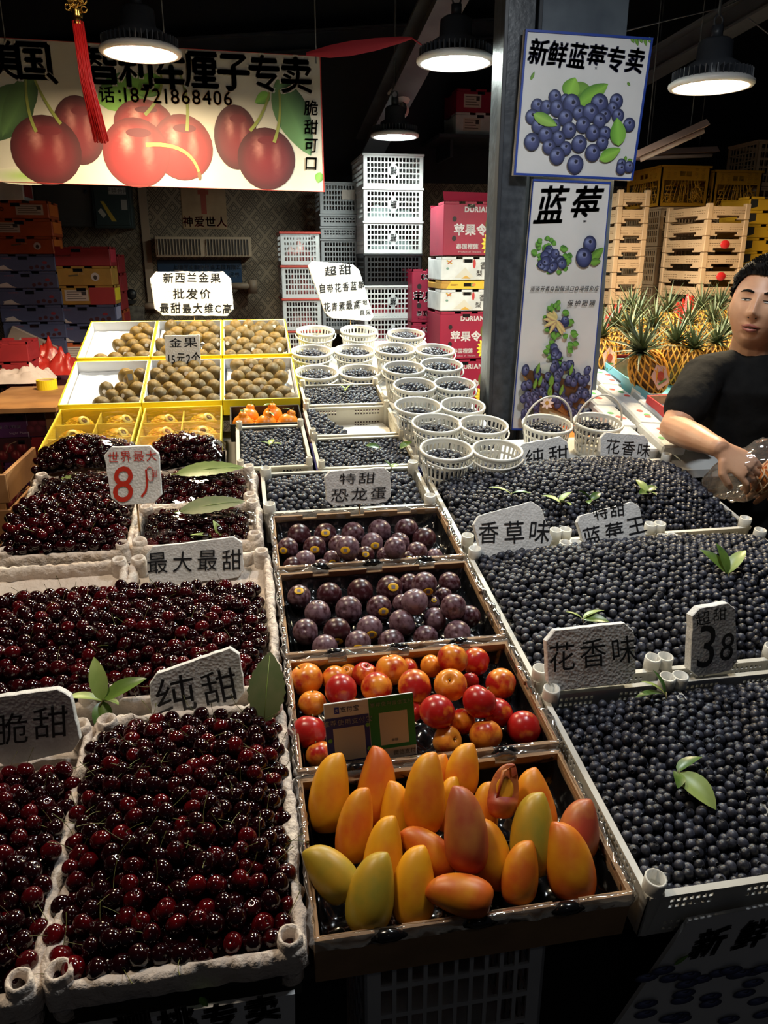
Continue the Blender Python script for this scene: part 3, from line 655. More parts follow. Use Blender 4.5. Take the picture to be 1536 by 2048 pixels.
def d_be(pr, w, h):
    pr.poly([(w * .62, 0), (w, 0), (w, h * .9), (w * .62, h * .9)], (.40, .03, .03)); pr.text('BE', w * .12, h * .5, h * .4, (.06, .04, .02), .02); pr.line([(w * .04, h * .2), (w * .2, h * .2), (w * .2, h * .8), (w * .04, h * .8), (w * .04, h * .2)], h * .04, (.06, .04, .02)); d_lab(pr, w, h, .25, .6)
def d_fruit(pr, w, h): pr.disc(w * .75, h * .45, h * .22, h * .22, lambda u, v: (.6, .5, .45), 0, 14, 2); pr.disc(w * .75, h * .42, h * .1, h * .12, lambda u, v: (.05, .03, .02), 0, 10, 2); pr.line([(w * .35, h * .5), (w * .5, h * .55)], h * .08, (.12, .08, .03)); pr.text('Fruit', w * .55, h * .62, h * .14, (.6, .35, .2), 0)
def d_los(pr, w, h):
    pr.poly([(w * .66, h * .05), (w, h * .05), (w, h * .95), (w * .66, h * .95)], (.10, .01, .02)); pr.line([(w * .64, 0), (w * .64, h)], w * .01, (.6, .5, .6))
    pr.text('LOS OLMOS', w * .22, h * .45, h * .17, (.62, .5, .6), .03); pr.text('Sugar Plums', w * .45, h * .2, h * .13, (.5, .35, .45), 0)
    for i in range(4): pr.disc(w * (.72 + i * .08), h * (.35 + .25 * (i % 2)), h * .2, h * .2, lambda u, v: lerp((.22, .03, .05), (.08, .01, .02), math.hypot(u, v)), 0, 12, 3)
def d_chy(pr, w, h):
    pr.poly([(0, 0), (w * .7, 0), (w * .7, h), (0, h)], (.05, .008, .012))
    for i in range(5): pr.disc(w * (.08 + i * .14), h * (.3 + .3 * (i % 2)), h * .22, h * .22, cherry_fn((.14, .004, .01), (.25, .01, .02)), 0, 14, 5)
    pr.line([(w * .15, h * .4), (w * .25, h * .75), (w * .4, h * .85)], h * .03, (.4, .25, .15)); pr.text('CHERRIES', w * .85, h * .5, h * .15, (.6, .25, .1), .02)
def bench(x0, x1, y0, y1, z, what):
    t = thing('storage_bench', 'dark wooden bench under ' + what, 'bench', (x0, y0, 0)); w, d = x1 - x0, y1 - y0
    MB().box(0, w, 0, d, z - .03, z, bev=.003).build('bench_top', STD0, t)
    for a in (0, w - .03):
        for b in (0, d - .03): MB().box(a, a + .03, b, b + .03, 0, z - .03).build('leg', STD0, t)
STD0 = mat('bench_dark_wood', (.09, .05, .025), .6, col2=(.05, .03, .015), nscale=6)
# stack left: pixel rows measured on the front faces at y 4.75
ys = 4.75; hS = .102; wS = .335
def stack(x0, y, z0, seq, wd, dp, hh, where, labels=None):
    z = z0; n = len(seq)
    for i, (body, deco, side, nm) in enumerate(seq):
        j = random.uniform(-.008, .008)
        pos = 'bottom one' if i == 0 else 'topmost' if i == n - 1 else nth(n - 1 - i) + ' from the top'
        carton(wd, dp, hh, body, '%s carton, %s in the stack %s' % (nm, pos.replace(' from the top', ' from top'), where), (x0 + j, y + abs(j), z), 0, deco, 'fruit cartons stacked %s' % where, side); z += hh + .0015
zt = at_y(0, 400, ys).z
x = at_y(-12, 560, ys).x
seqA = [(RED, d_red, None, 'plain red fruit')] * 8 + [(PNK, d_seven, None, 'pink strawberry print'), (PNK, d_seven, None, 'pink fruit'), (PNK, d_seven2, None, 'pink yellow-labelled'), (PNK, d_seven, None, 'pink strawberry print')] + [(BLU, d_cherry, BLU, 'dark blue cherry print')] * 6 + [(ORA, d_fruit, OR2, 'orange fruit print'), (ORA, d_lab, OR2, 'red orange labelled'), (ORA, d_yolo, OR2, 'orange lettered')]
ht = (zt - 0.0) / len(seqA) - .0015
stack(x, ys, 7 * (ht + .0015), seqA[7:], wS, .26, ht, 'by the work table'); bench(x, x + wS, ys, ys + .28, 7 * (ht + .0015) - .001, 'the carton stack by the work table')
xb = at_y(88, 560, ys).x
seqB = [(RED, d_red, RED, 'plain red fruit')] * 7 + [(RED, d_red, RED, 'dark red fruit'), (RED, d_lab, RED, 'red white-labelled'), (RED, d_red, RED, 'red fruit'), (ORA, d_lab, ORA, 'orange white-labelled'), (BLU, d_cherry, CB('carton_lilac', (.4, .4, .6)), 'dark blue cherry print'), (BLU, d_cherry, MATS['carton_lilac'], 'dark blue cherry print'), (YEC, d_be, YEL, 'yellow and red lettered'), (YEC, d_fruit, YEC, 'dull yellow fruit print'), (RED, d_red, mat('carton_red_bright', (.5, .03, .06), .45), 'open bright red')]
zt2 = at_y(100, 492, ys).z; ht = zt2 / len(seqB) - .0015
stack(xb, ys + .02, 5 * (ht + .0015), seqB[5:], .36, .24, ht, 'just left of the wallpaper'); bench(xb + .01, xb + .36, ys + .02, ys + .27, 5 * (ht + .0015) - .001, 'the carton stack left of the wallpaper')
xc = at_y(190, 560, ys + .35).x
seqC = [(RED, d_red, RED, 'plain red fruit')] * 10 + [(ORA, d_red, ORA, 'orange fruit'), (ORA, d_fruit, RED, 'orange fruit print'), (RED, d_fruit, RED, 'red fruit print'), (RED, d_red, RED, 'plain red fruit'), (RED, d_red, RED, 'bright red fruit')]
hc_ = at_y(200, 508, ys + .33).z / 15; stack(xc - .12, ys + .33, 8 * hc_, seqC[8:], .27, .3, hc_ - .0015, 'against the wallpapered wall'); bench(xc - .12, xc + .15, ys + .33, ys + .63, 8 * hc_ - .001, 'the rear carton stack by the wallpaper')
stack(at_y(-95, 560, ys - .5).x, ys - .5, .2, [(RED, d_red, RED, 'red fruit')] * 5 + [(YEC, d_red, YEC, 'yellow fruit'), (PNK, d_seven, PNK, 'pink fruit'), (PNK, d_lab, PNK, 'pink labelled'), (RED, d_red, RED, 'dark red fruit'), (RED, d_lab, RED, 'red labelled')], .30, .24, .1, 'at the left picture edge'); bench(at_y(-95, 560, ys - .5).x, at_y(-95, 560, ys - .5).x + .3, ys - .5, ys - .26, .199, 'the carton stack at the left picture edge')
p1 = at_y(-40, 400, ys - .1)
t = carton(.26, .22, .1, WHT, 'white and red carton on top of the left stack, high under the banner', (at_y(-55, 400, ys).x, ys, zt + .001), 0, d_lab, None, RED)
carton(.26, .22, .1, WHT, 'white carton with black print, topmost under the banner at the left edge', (at_y(-55, 400, ys).x, ys, zt + .104), 0, d_lab, None, WHT)

# work table at the left with tape, cloth, red bag
TBY = 3.45; tz = at_y(60, 815, TBY).z; tx0, tx1 = at_y(-60, 815, TBY).x, at_y(112, 815, TBY).x
t = thing('work_table', 'worn wooden work table at the left edge beside the kiwi trays', 'table', (tx0, TBY, 0))
WOOD = mat('worn_wood', (.42, .20, .07), .6, col2=(.25, .11, .04), nscale=6)
MB().box(0, tx1 - tx0, 0, .62, tz - .025, tz, bev=.003).build('tabletop', WOOD, t)
for a, b in ((.02, .05), (tx1 - tx0 - .06, .05), (.02, .53), (tx1 - tx0 - .06, .53)): MB().box(a, a + .04, b, b + .04, 0, tz - .025).build('leg', WOOD, t)
tm = at_z(95, 778, tz)
t = thing('tape_roll', 'roll of yellow tape lying on the wooden table', 'tape', (tm.x, tm.y, tz))
MB().lathe([(.036, 0), (.047, 0), (.047, .045), (.036, .045), (.036, 0)], 28, smooth=False).build('tape', YEL, t); MB().lathe([(.033, .001), (.036, .001), (.036, .044), (.033, .044), (.033, .001)], 24).build('core', CARD, t)
# crumpled cloth
def crumple(name, label, cat, cx, cy, cz, w, d, hgt, m, seed, n=26, fl=.004, rz=0):
    mb = MB(); v = []; f = []
    for j in range(n + 1):
        for i in range(n + 1):
            a, b = i / n - .5, j / n - .5; e = max(0, 1 - (2 * max(abs(a), abs(b))) ** 3)
            q = noise.fractal(Vector((a * 3 + seed, b * 3, seed)), 1, 2, 4); rg = abs(noise.noise(Vector((a * 7, b * 7 + seed, 2))))
            v.append((a * w * (1 + .15 * noise.noise(Vector((b * 3, seed, 0)))), b * d * (1 + .15 * noise.noise(Vector((a * 3, 0, seed)))), max(fl, hgt * e * (.55 + .6 * q + .5 * rg))))
    for j in range(n):
        for i in range(n): a = j * (n + 1) + i; f.append((a, a + 1, a + n + 2, a + n + 1))
    mb.add(v, f, None, 0, True); o = mb.build(name, m, None, loc=(cx, cy, cz), rot=(0, 0, rz), label=label, cat=cat); return o
p1 = at_z(28, 768, tz); crumple('crumpled_cloth', 'crumpled whitish cloth on the wooden table', 'cloth', p1.x, p1.y + .1, tz, .34, .25, .09, mat('rag_cloth', (.62, .48, .42), .9, bump=.5, bscale=30), 3)
p1 = at_z(112, 752, tz); crumple('plastic_bag', 'crumpled red plastic bag behind the yellow tape roll', 'bag', p1.x - .03, p1.y + .12, tz, .26, .24, .16, mat('red_bag', (.55, .03, .02), .3, trans=.2, bump=.4, bscale=35), 8)
p1 = at_z(30, 750, tz)
t = thing('packing_box', 'torn grey brown carton flap leaning behind the crumpled cloth', 'box', (p1.x - .1, p1.y + .22, tz), (0, 0, 0)); MB().box(0, .26, 0, .07, 0, .13, M=Matrix.Rotation(R(28), 4, 'Y'), bev=.004).build('box_body', mat('grey_card', (.32, .22, .17), .7), t, loc=(0, 0, .13)); MB().box(.06, .2, -.003, -.001, .03, .09, M=Matrix.Rotation(R(28), 4, 'Y')).build('label', mat('paper_label', (.5, .42, .36), .6), t, loc=(0, 0, .13))
# cartons under the table front
seqL = [(PUR, d_los, None, 'purple plum print'), (RED, d_chy, None, 'cherry photo print'), (PUR, d_los, None, 'purple plum print'), (RED, d_chy, None, 'cherry photo print'), (PUR, d_los, None, 'purple plum print'), (RED, d_chy, None, 'cherry photo print'), (PUR, d_los, None, 'purple plum print'), (RED, d_chy, None, 'cherry photo print'), (PUR, d_los, None, 'purple plum print')]
stack(tx0 + .07, TBY + .06, 0, seqL, tx1 - tx0 - .14, .3, (tz - .03) / 9 - .0016, 'under the wooden work table')
p1 = at_y(10, 880, 2.3); t = thing('wooden_crate', 'rough brown wooden crate at the left picture edge beside the cherries', 'crate', (p1.x - .32, 2.25, 0))
for i in range(10): MB().box(0, .32, 0, .012, .104 * i + .01, .104 * i + .094, bev=.002).build('slat', WOOD, t)
for i in range(10): MB().box(.308, .32, .014, .35, .104 * i + .01, .104 * i + .094, bev=.002).build('slat', WOOD, t)
MB().box(0, .03, .012, .36, 0, .9).box(.28, .307, .012, .04, 0, .9).box(.28, .307, .32, .35, 0, .9).build('corner_post', WOOD, t)

# ------------------------------------------------------------------ plastic crates: walls with real holes
def slots(n, a0, a1, gap):   # grid lines and flags for n slots between a0 and a1
    xs = [a0]; fl = []; st = (a1 - a0) / n
    for i in range(n): xs += [a0 + st * i + gap / 2, a0 + st * (i + 1) - gap / 2]; fl += [1, 0]
    return xs, fl
def holed_wall(mb, w, h, nx, nz, mx, mz, gx, gz, t, fn, lug=None, disc=None, mi=0):
    xs, fx = slots(nx, mx, w - mx, gx); zs, fz = slots(nz, mz, h - mz, gz)
    X = [0] + xs[0:] + [w - mx, w]; Z = [0] + zs + [h - mz, h]
    fx = [1, 1] + [q for i, q in enumerate(fx[1:])] + [1, 1]; 
    # cell flags: solid where not a hole interval
    def solid(i, A): return not (i >= 2 and i % 2 == 0 and i < len(A) - 2)
    mask = []
    for j in range(len(Z) - 1):
        row = []
        for i in range(len(X) - 1):
            hole = (i >= 2 and i % 2 == 0 and i <= 2 * nx) and (j >= 2 and j % 2 == 0 and j <= 2 * nz)
            cx, cz = (X[i] + X[i + 1]) / 2, (Z[j] + Z[j + 1]) / 2
            if disc and math.hypot(cx - disc[0], cz - disc[1]) < disc[2]: hole = False
            if lug and lug[0] < cx < lug[1] and lug[2] < cz < lug[3]: hole = True
            row.append(not hole)
        mask.append(row)
    mb.panel(mask, X, Z, t, fn, mi)
_CM = {}
def deep_crate(w, d, h, m, label, loc, rz=0, group=None, nx=14, nz=5, mark=None, flip=False, rimm=None, cat='crate'):
    key = (w, d, h, m.name, nx, nz, mark, rimm.name if rimm else '')
    if key not in _CM:
        A = MB(); holed_wall(A, w, h, nx, nz, .02, .018, .006, .008, .004, lambda x, t_, z: (x, t_, z), disc=(w / 2, h / 2, .032) if mark else None); 
        B = MB(); holed_wall(B, d, h, max(4, int(nx * d / w)), nz, .02, .018, .006, .008, .004, lambda x, t_, z: (w - t_, x, z))
        D = MB(); holed_wall(D, d, h, max(4, int(nx * d / w)), nz, .02, .018, .006, .008, .004, lambda x, t_, z: (t_, x, z))
        E_ = MB(); holed_wall(E_, w, h, nx, nz, .02, .018, .006, .008, .004, lambda x, t_, z: (x, d - t_, z))
        Fl = MB().box(.004, w - .004, .004, d - .004, 0, .004)
        Rm = MB(); q = .006
        Rm.box(-q, w + q, -q, 0, h - .012, h, bev=.002); Rm.box(-q, w + q, d, d + q, h - .012, h, bev=.002); Rm.box(-q, 0, 0, d, h - .012, h); Rm.box(w, w + q, 0, d, h - .012, h)
        ms = [(n, mb.mesh(n, mm)) for n, mb, mm in (('side_wall', A, m), ('side_wall', B, m), ('side_wall', D, m), ('side_wall', E_, m), ('bottom', Fl, m), ('rim', Rm, rimm or m))]
        if mark:
            K = MB().lathe([(0, -.003), (.032, -.003), (.033, 0)], 24, M=Matrix.Translation((w / 2, -.001, h / 2)) @ Matrix.Rotation(R(-90), 4, 'X') @ Matrix.Scale(-1, 4, (0, 0, 1)))
            T = {}
            for fl in (0, 1): T[fl] = MB(); put_char(T[fl], mark, w / 2, h / 2, .045, .02, R(180 if fl else 0), None, .9, .1, y=-.0045)
            ms.append(('badge', K.mesh('badge', m))); _CM[key] = (ms, {f: T[f].mesh('badge_lettering', INK) for f in T})
        else: _CM[key] = (ms, None)
    ms, T = _CM[key]
    t = thing('plastic_crate', label, cat, loc, (0, 0, rz), group)
    for n, me in ms: link(n, me, t)
    if T: link('badge_lettering', T[1 if flip else 0], [q for q in t.children if q.name.startswith('badge')][0])
    return t
def fill(t, w, d, h, m, seed):  # bagged goods seen through the crate holes
    o = crumple('bagged_goods', '', '', 0, 0, 0, w, d, h, m, seed, 14)
    del o['label']; del o['category']; return o
WC = mat('crate_white', (.62, .62, .62), .4, col2=(.5, .5, .5), nscale=5); GC = mat('crate_grey', (.24, .24, .25), .45); KC = mat('crate_black', (.012, .012, .014), .35)
BEI = mat('crate_beige', (.62, .40, .23), .45, col2=(.5, .32, .18), nscale=5); YC = mat('crate_yellow', (.72, .33, .02), .4, col2=(.6, .26, .02), nscale=5); REDR = mat('crate_red_rim', (.5, .06, .04), .4)
yc = 4.85; a = at_y(727, 372, yc); b = at_y(846, 372, yc); wC = b.x - a.x; hC = at_y(727, 305, yc).z - at_y(727, 374, yc).z
top = at_y(727, 305, yc).z; n = 7; base = top - n * hC
bench(a.x, b.x, yc, yc + .48, base - .001, 'the white crate tower at the back')
where = 'in the white crate tower'
kinds = {0: ('topmost white crate', WC, 1), 1: ('white crate with an upright round badge, second from the top', WC, 0), 2: ('white crate with a turned badge, third from the top', WC, 1), 3: ('black openwork crate', KC, None), 4: ('white crate of red packs just under the black one', WC, 1)}
for i in range(n):
    z = top - (i + 1) * hC; nm, mm, fl = kinds.get(i, ('white crate, %s from the top' % nth(i), WC, 1))
    t = deep_crate(wC, .48, hC - .002, mm, nm + ' ' + where, (a.x, yc, z), 0, 'crates in the tower at the back', 15, 5, None if mm is KC else '福', bool(fl))
    if i in (1, 2, 4, 5, 6):
        o = crumple('bagged_goods', None, None, wC / 2, .22, .006, wC - .04, .4, hC * .75, [mat('pack_grey_blue', (.3, .36, .36), .4), mat('pack_red', (.4, .03, .05), .4)][i > 3], i, 12); o.parent = t; o.name = 'bagged_goods'
# low stack with red rims
a = at_y(562, 520, yc - .1); b = at_y(640, 520, yc - .1); wL = b.x - a.x; hL = at_y(562, 462, yc - .1).z - at_y(562, 530, yc - .1).z; top = at_y(562, 462, yc - .1).z; n = 5
bench(a.x, b.x, yc - .1, yc + .24, top - n * hL - .001, 'the red rimmed crate stack')
for i in range(n):
    t = deep_crate(wL, .34, hL - .003, WC, 'red rimmed white crate of bagged fruit, %s of its stack' % ('topmost' if i == 0 else nth(i) + ' from the top'), (a.x, yc - .1, top - (i + 1) * hL), 0, 'red rimmed crates behind the flower scent sign', 11, 5, None, False, REDR)
    o = crumple('bagged_goods', None, None, wL / 2, .17, .006, wL - .04, .28, hL * .8, mat('pack_pink', (.55, .4, .36), .5, col2=(.5, .05, .05), nscale=14), i + 20, 12); o.parent = t
# grey crates behind
a = at_y(640, 420, yc + .3); b = at_y(716, 420, yc + .3); z = at_y(640, 362, yc + .3).z; i = 0
for hh, nm in ((.185, 'tall grey crate with a white label, topmost'), (.07, 'flat grey crate, second from the top,'), (.07, 'flat grey crate, third from the top,'), (.185, 'tall grey crate, fourth from the top,'), (.185, 'tall grey crate, fifth from the top,'), (.185, 'tall grey crate, sixth from the top,')):
    z -= hh + .003; t = deep_crate(b.x - a.x, .3, hh, GC, nm + ' of the grey stack beside the white tower', (a.x, yc + .3, z), 0, 'grey crates behind', 11, 5 if hh > .1 else 2)
    if i == 0: MB().box(.14, .22, -.002, -.0005, hh * .45, hh * .75).build('label', mat('paper_label', (.5, .42, .36), .6), t)
    i += 1
bench(a.x, b.x, yc + .3, yc + .6, z - .001, 'the grey crate stack')

# durian and pear cartons by the column
DUR = mat('carton_magenta', (.30, .008, .035), .5, col2=(.22, .006, .03), nscale=5)
yd = 4.3
def d_dur(pr, w, h):
    pr.text('DURIAN', w * .62, h * .86, h * .13, (.75, .7, .7), .05); pr.text('苹果令', w * .5, h * .48, h * .22, (.8, .75, .75), .04); pr.text('泰国榴莲', w * .45, h * .17, h * .11, (.75, .7, .7), .03); pr.text('Product of Thailand', w * .5, h * .07, h * .05, (.7, .6, .6), .01)
    for zz in (.68, .32): pr.disc(w * .2, h * zz, h * .045, h * .05, lambda u, v: (.01, .003, .004), 0, 14, 2)
    pr.disc(w * .9, h * .58, h * .14, h * .18, lambda u, v: lerp((.2, .2, .05), (.10, .10, .02), math.hypot(u, v)), 0, 16, 4); pr.disc(w * .9, h * .22, h * .17, h * .2, lambda u, v: lerp((.9, .65, .08), (.65, .42, .03), math.hypot(u, v)), 0, 16, 4)
    for i in range(16): q = i * .39; pr.leaf(w * .9 + h * .12 * math.cos(q), h * .22 + h * .15 * math.sin(q), w * .9 + h * .21 * math.cos(q), h * .22 + h * .25 * math.sin(q), h * .05, (.8, .6, .05), (.7, .5, .05))
def d_pear(pr, w, h):
    pr.text('皎西疆', w * .5, h * .82, h * .16, (.3, .2, .12), .01); pr.text('香', w * .8, h * .62, h * .36, (.05, .04, .04), .02); pr.text('梨', w * .72, h * .28, h * .28, (.05, .04, .04), .02); pr.disc(w * .62, h * .7, h * .07, h * .2, lambda u, v: (.45, .03, .03), 0, 14, 2)
    pr.poly([(w * .25, h * .1), (w * .45, h * .55), (w * .62, h * .1)], (.55, .5, .42)); pr.poly([(w * .38, h * .06), (w * .47, h * .2), (w * .56, h * .06)], (.55, .3, .05)); pr.line([(w * .1, h * .85), (w * .2, h * .7)], h * .06, (.5, .3, .05))
    pr.line([(w * .12, h * .7), (w * .2, h * .85)], h * .06, (.4, .1, .05)); pr.disc(w * .12, h * .5, h * .07, h * .05, lambda u, v: (.15, .25, .2), 0, 12, 2)
def d_papaya(pr, w, h):
    pr.poly([(w * .1, 0), (w, 0), (w, h), (w * .2, h)], (.7, .42, .03)); pr.disc(w * .6, h * .5, h * .4, h * .25, lambda u, v: (.12, .25, .05), .2, 14, 2); pr.disc(w * .62, h * .5, h * .3, h * .16, lambda u, v: (.7, .2, .05), .2, 14, 2); pr.disc(w * .85, h * .5, h * .35, h * .35, lambda u, v: (.8, .5, .1), 0, 14, 2); pr.text('ZEERT', w * .25, h * .5, h * .3, (.3, .1, .02), .03)
xd = at_y(884, 460, yd).x; wd_ = .30
for nm, v0, v1, body, deco, dx in (('magenta durian carton with an open flap, topmost', 402, 511, DUR, d_dur, .008), ('white pear carton with black brush writing, under the top durian box', 513, 560, WHT, d_pear, 0), ('thin yellow papaya carton between two white pear cartons', 561, 578, YEC, d_papaya, 0), ('white pear carton with black brush writing, under the yellow carton', 579, 622, WHT, d_pear, 0), ('magenta durian carton below the pear cartons', 623, 718, DUR, d_dur, 0), ('magenta durian carton, lowest one seen behind the baskets', 719, 815, DUR, d_dur, 0)):
    za, zb = at_y(900, v1, yd).z, at_y(900, v0, yd).z
    t = carton(wd_, .36, zb - za - .002, body, nm + ' by the black column', (xd + dx, yd, za), R(-2), deco, 'cartons stacked by the black column')
za = at_y(900, 815, yd).z
carton(wd_, .36, za / 2 - .002, DUR, 'magenta durian carton hidden low behind the baskets, second from the floor', (xd, yd, za / 2 ), 0, None); carton(wd_, .36, za / 2 - .002, DUR, 'magenta durian carton standing on the floor behind the baskets', (xd, yd, 0), 0, None)
f = MB().add([(0, 0, 0), (.3, 0, 0), (.3, -.03, .04), (-.015, -.03, .045)], [(0, 1, 2, 3), (3, 2, 1, 0)]); 
top_d = [o for o in C.objects if o.get('label', '').startswith('magenta durian carton with an open flap')][0]; f.build('flap', DUR, top_d, loc=(0, .0, at_y(900, 402, yd).z - at_y(900, 511, yd).z))
za = 0
for i in range(5): carton(.22, .3, .31, DUR, 'dark magenta durian carton, %s in the rear stack behind the pear cartons' % ('topmost' if i == 4 else nth(4 - i) + ' from the top'), (xd - .07, yd + .42, za), 0, d_dur if i > 2 else None, 'rear durian cartons'); za += .312
# shelf with dim cartons far up right of the rafter
p1 = at_y(905, 270, 5.2); 
t = thing('wall_shelf', 'dim high shelf on the back wall behind the black column', 'shelf', (p1.x, 5.15, p1.z)); MB().box(-.1, 1.1, 0, .48, -.02, 0).build('board', DARKST, t); MB().box(0, .02, .1, .48, -.12, -.02).build('bracket', DARKST, t); MB().box(.9, .92, .1, .48, -.12, -.02).build('bracket', DARKST, t)
for i in range(3): carton(.32, .3, .13, WHT, 'dim white fruit carton on the high shelf, %s from its left end' % nth(i), (p1.x + .02 + .34 * i, 5.2, p1.z + .001), 0, d_lab, 'cartons on the high shelf'); carton(.32, .3, .13, DUR, 'dim red fruit carton on the high shelf, upper row, %s from its left end' % nth(i), (p1.x + .02 + .34 * i, 5.2, p1.z + .133), 0, d_lab, 'cartons on the high shelf')

# ------------------------------------------------------------------ crates at the right back
def side_window(mb, w, h, t, fn):  # shallow stacking crate wall: rows of small holes and a trapezoid gap below
    nx = 16; X = [0, .012] ; st = (w - .024) / nx
    for i in range(nx): X += [.012 + st * i + st * .32, .012 + st * (i + 1)]
    X.append(w); Z = [0, h * .12, h * .34, h * .48, h * .52, h * .66, h * .70, h * .84, h]
    mask = []
    for j in range(len(Z) - 1):
        row = []
        for i in range(len(X) - 1):
            cx = (X[i] + X[i + 1]) / 2 / w; hole = False
            slot = i >= 2 and i % 2 == 0 and i < len(X) - 2
            if j in (0, 1) and (.22 + .05 * (1 - j)) < cx < (.78 - .05 * (1 - j)): hole = True
            if j in (3, 5) and slot and not (.42 < cx < .58): hole = True
            if j == 6 and False: hole = True
            row.append(not hole)
        mask.append(row)
    mb.panel(mask, X, Z, t, fn)
def shallow_crate(w, d, h, m, label, loc, rz=0, group=None, tagm=None):
    key = ('sh', w, d, h, m.name)
    if key not in _CM:
        A, B, D, E_ = MB(), MB(), MB(), MB()
        side_window(A, w, h, .006, lambda x, t_, z: (x, t_, z)); side_window(E_, w, h, .006, lambda x, t_, z: (x, d - t_, z)); side_window(B, d, h, .006, lambda x, t_, z: (w - t_, x, z)); side_window(D, d, h, .006, lambda x, t_, z: (t_, x, z))
        Fl = MB().box(.004, w - .004, .004, d - .004, h * .3, h * .34)
        Ps = [MB().box(x - .014, x + .014, y - .014, y + .014, 0, h + .014, bev=.003) for x in (.01, w - .01) for y in (.01, d - .01)]
        _CM[key] = [(n, q.mesh(n, m)) for n, q in (('side_wall', A), ('side_wall', B), ('side_wall', D), ('side_wall', E_), ('bottom', Fl))] + [('corner_post', q.mesh('corner_post', m)) for q in Ps]
    t = thing('plastic_crate', label, 'crate', loc, (0, 0, rz), group)
    for n, me in _CM[key]: link(n, me, t)
    if tagm: MB().lathe([(0, -.002), (.02, -.002), (.021, 0)], 16, M=Matrix.Translation((w * .5, -.001, h * .6)) @ Matrix.Rotation(R(90), 4, 'X') @ Matrix.Scale(-1, 4, (0, 0, 1)) @ Matrix.Scale(1.3, 4, (1, 0, 0))).build('badge', tagm, t)
    return t
y1 = 4.0; a = at_y(1232, 470, y1); b = at_y(1292, 470, y1); w1 = b.x - a.x; h1 = at_y(1232, 400, y1).z - at_y(1232, 434, y1).z; z = at_y(1232, 378, y1).z; n = 8
REDB = mat('badge_red', (.6, .02, .02), .4)
for i in range(n):
    z -= h1; shallow_crate(w1, .34, h1 - .016, BEI, 'beige shallow crate, %s of the narrow stack right of the tall poster' % ('topmost' if i == 0 else nth(i) + ' from the top'), (a.x, y1, z), 0, 'beige crates in the narrow stack')
bench(a.x, b.x, y1, y1 + .34, z - .001, 'the narrow beige crate stack')
y2 = 3.7; a = at_y(1415, 440, y2); b = at_y(1500, 440, y2); w2 = b.x - a.x; h2 = at_y(1415, 438, y2).z - at_y(1415, 471, y2).z; z = at_y(1415, 405, y2).z; n = 8
for i in range(n):
    z -= h2; shallow_crate(w2, .36, h2 - .016, BEI, 'beige shallow crate, %s of the wide stack%s' % ('topmost' if i == 0 else nth(i) + ' from the top', ', with a red badge' if i in (2, 4) else ''), (a.x, y2, z), R(3), 'beige crates in the wide stack', REDB if i in (2, 4) else None)
bench(a.x, b.x, y2, y2 + .34, z - .001, 'the wide beige crate stack')
y3 = 4.42; a = at_y(1312, 520, y3); b = at_y(1400, 520, y3); w3 = b.x - a.x; z = at_y(1312, 412, y3).z; h3 = (at_y(1312, 412, y3).z - at_y(1312, 492, y3).z)
z3 = z; k3 = 0
while k3 < 4:
    z3 -= h3; deep_crate(w3, .42, h3 - .004, BEI, 'tall beige slotted crate, %s of the stack under the yellow crates' % ('topmost' if k3 == 0 else nth(k3) + ' from the top'), (a.x, y3, z3), 0, 'tall beige crates', 12, 5); k3 += 1
bench(a.x, a.x + w3, y3, y3 + .42, z3 - .001, 'the tall beige crates')
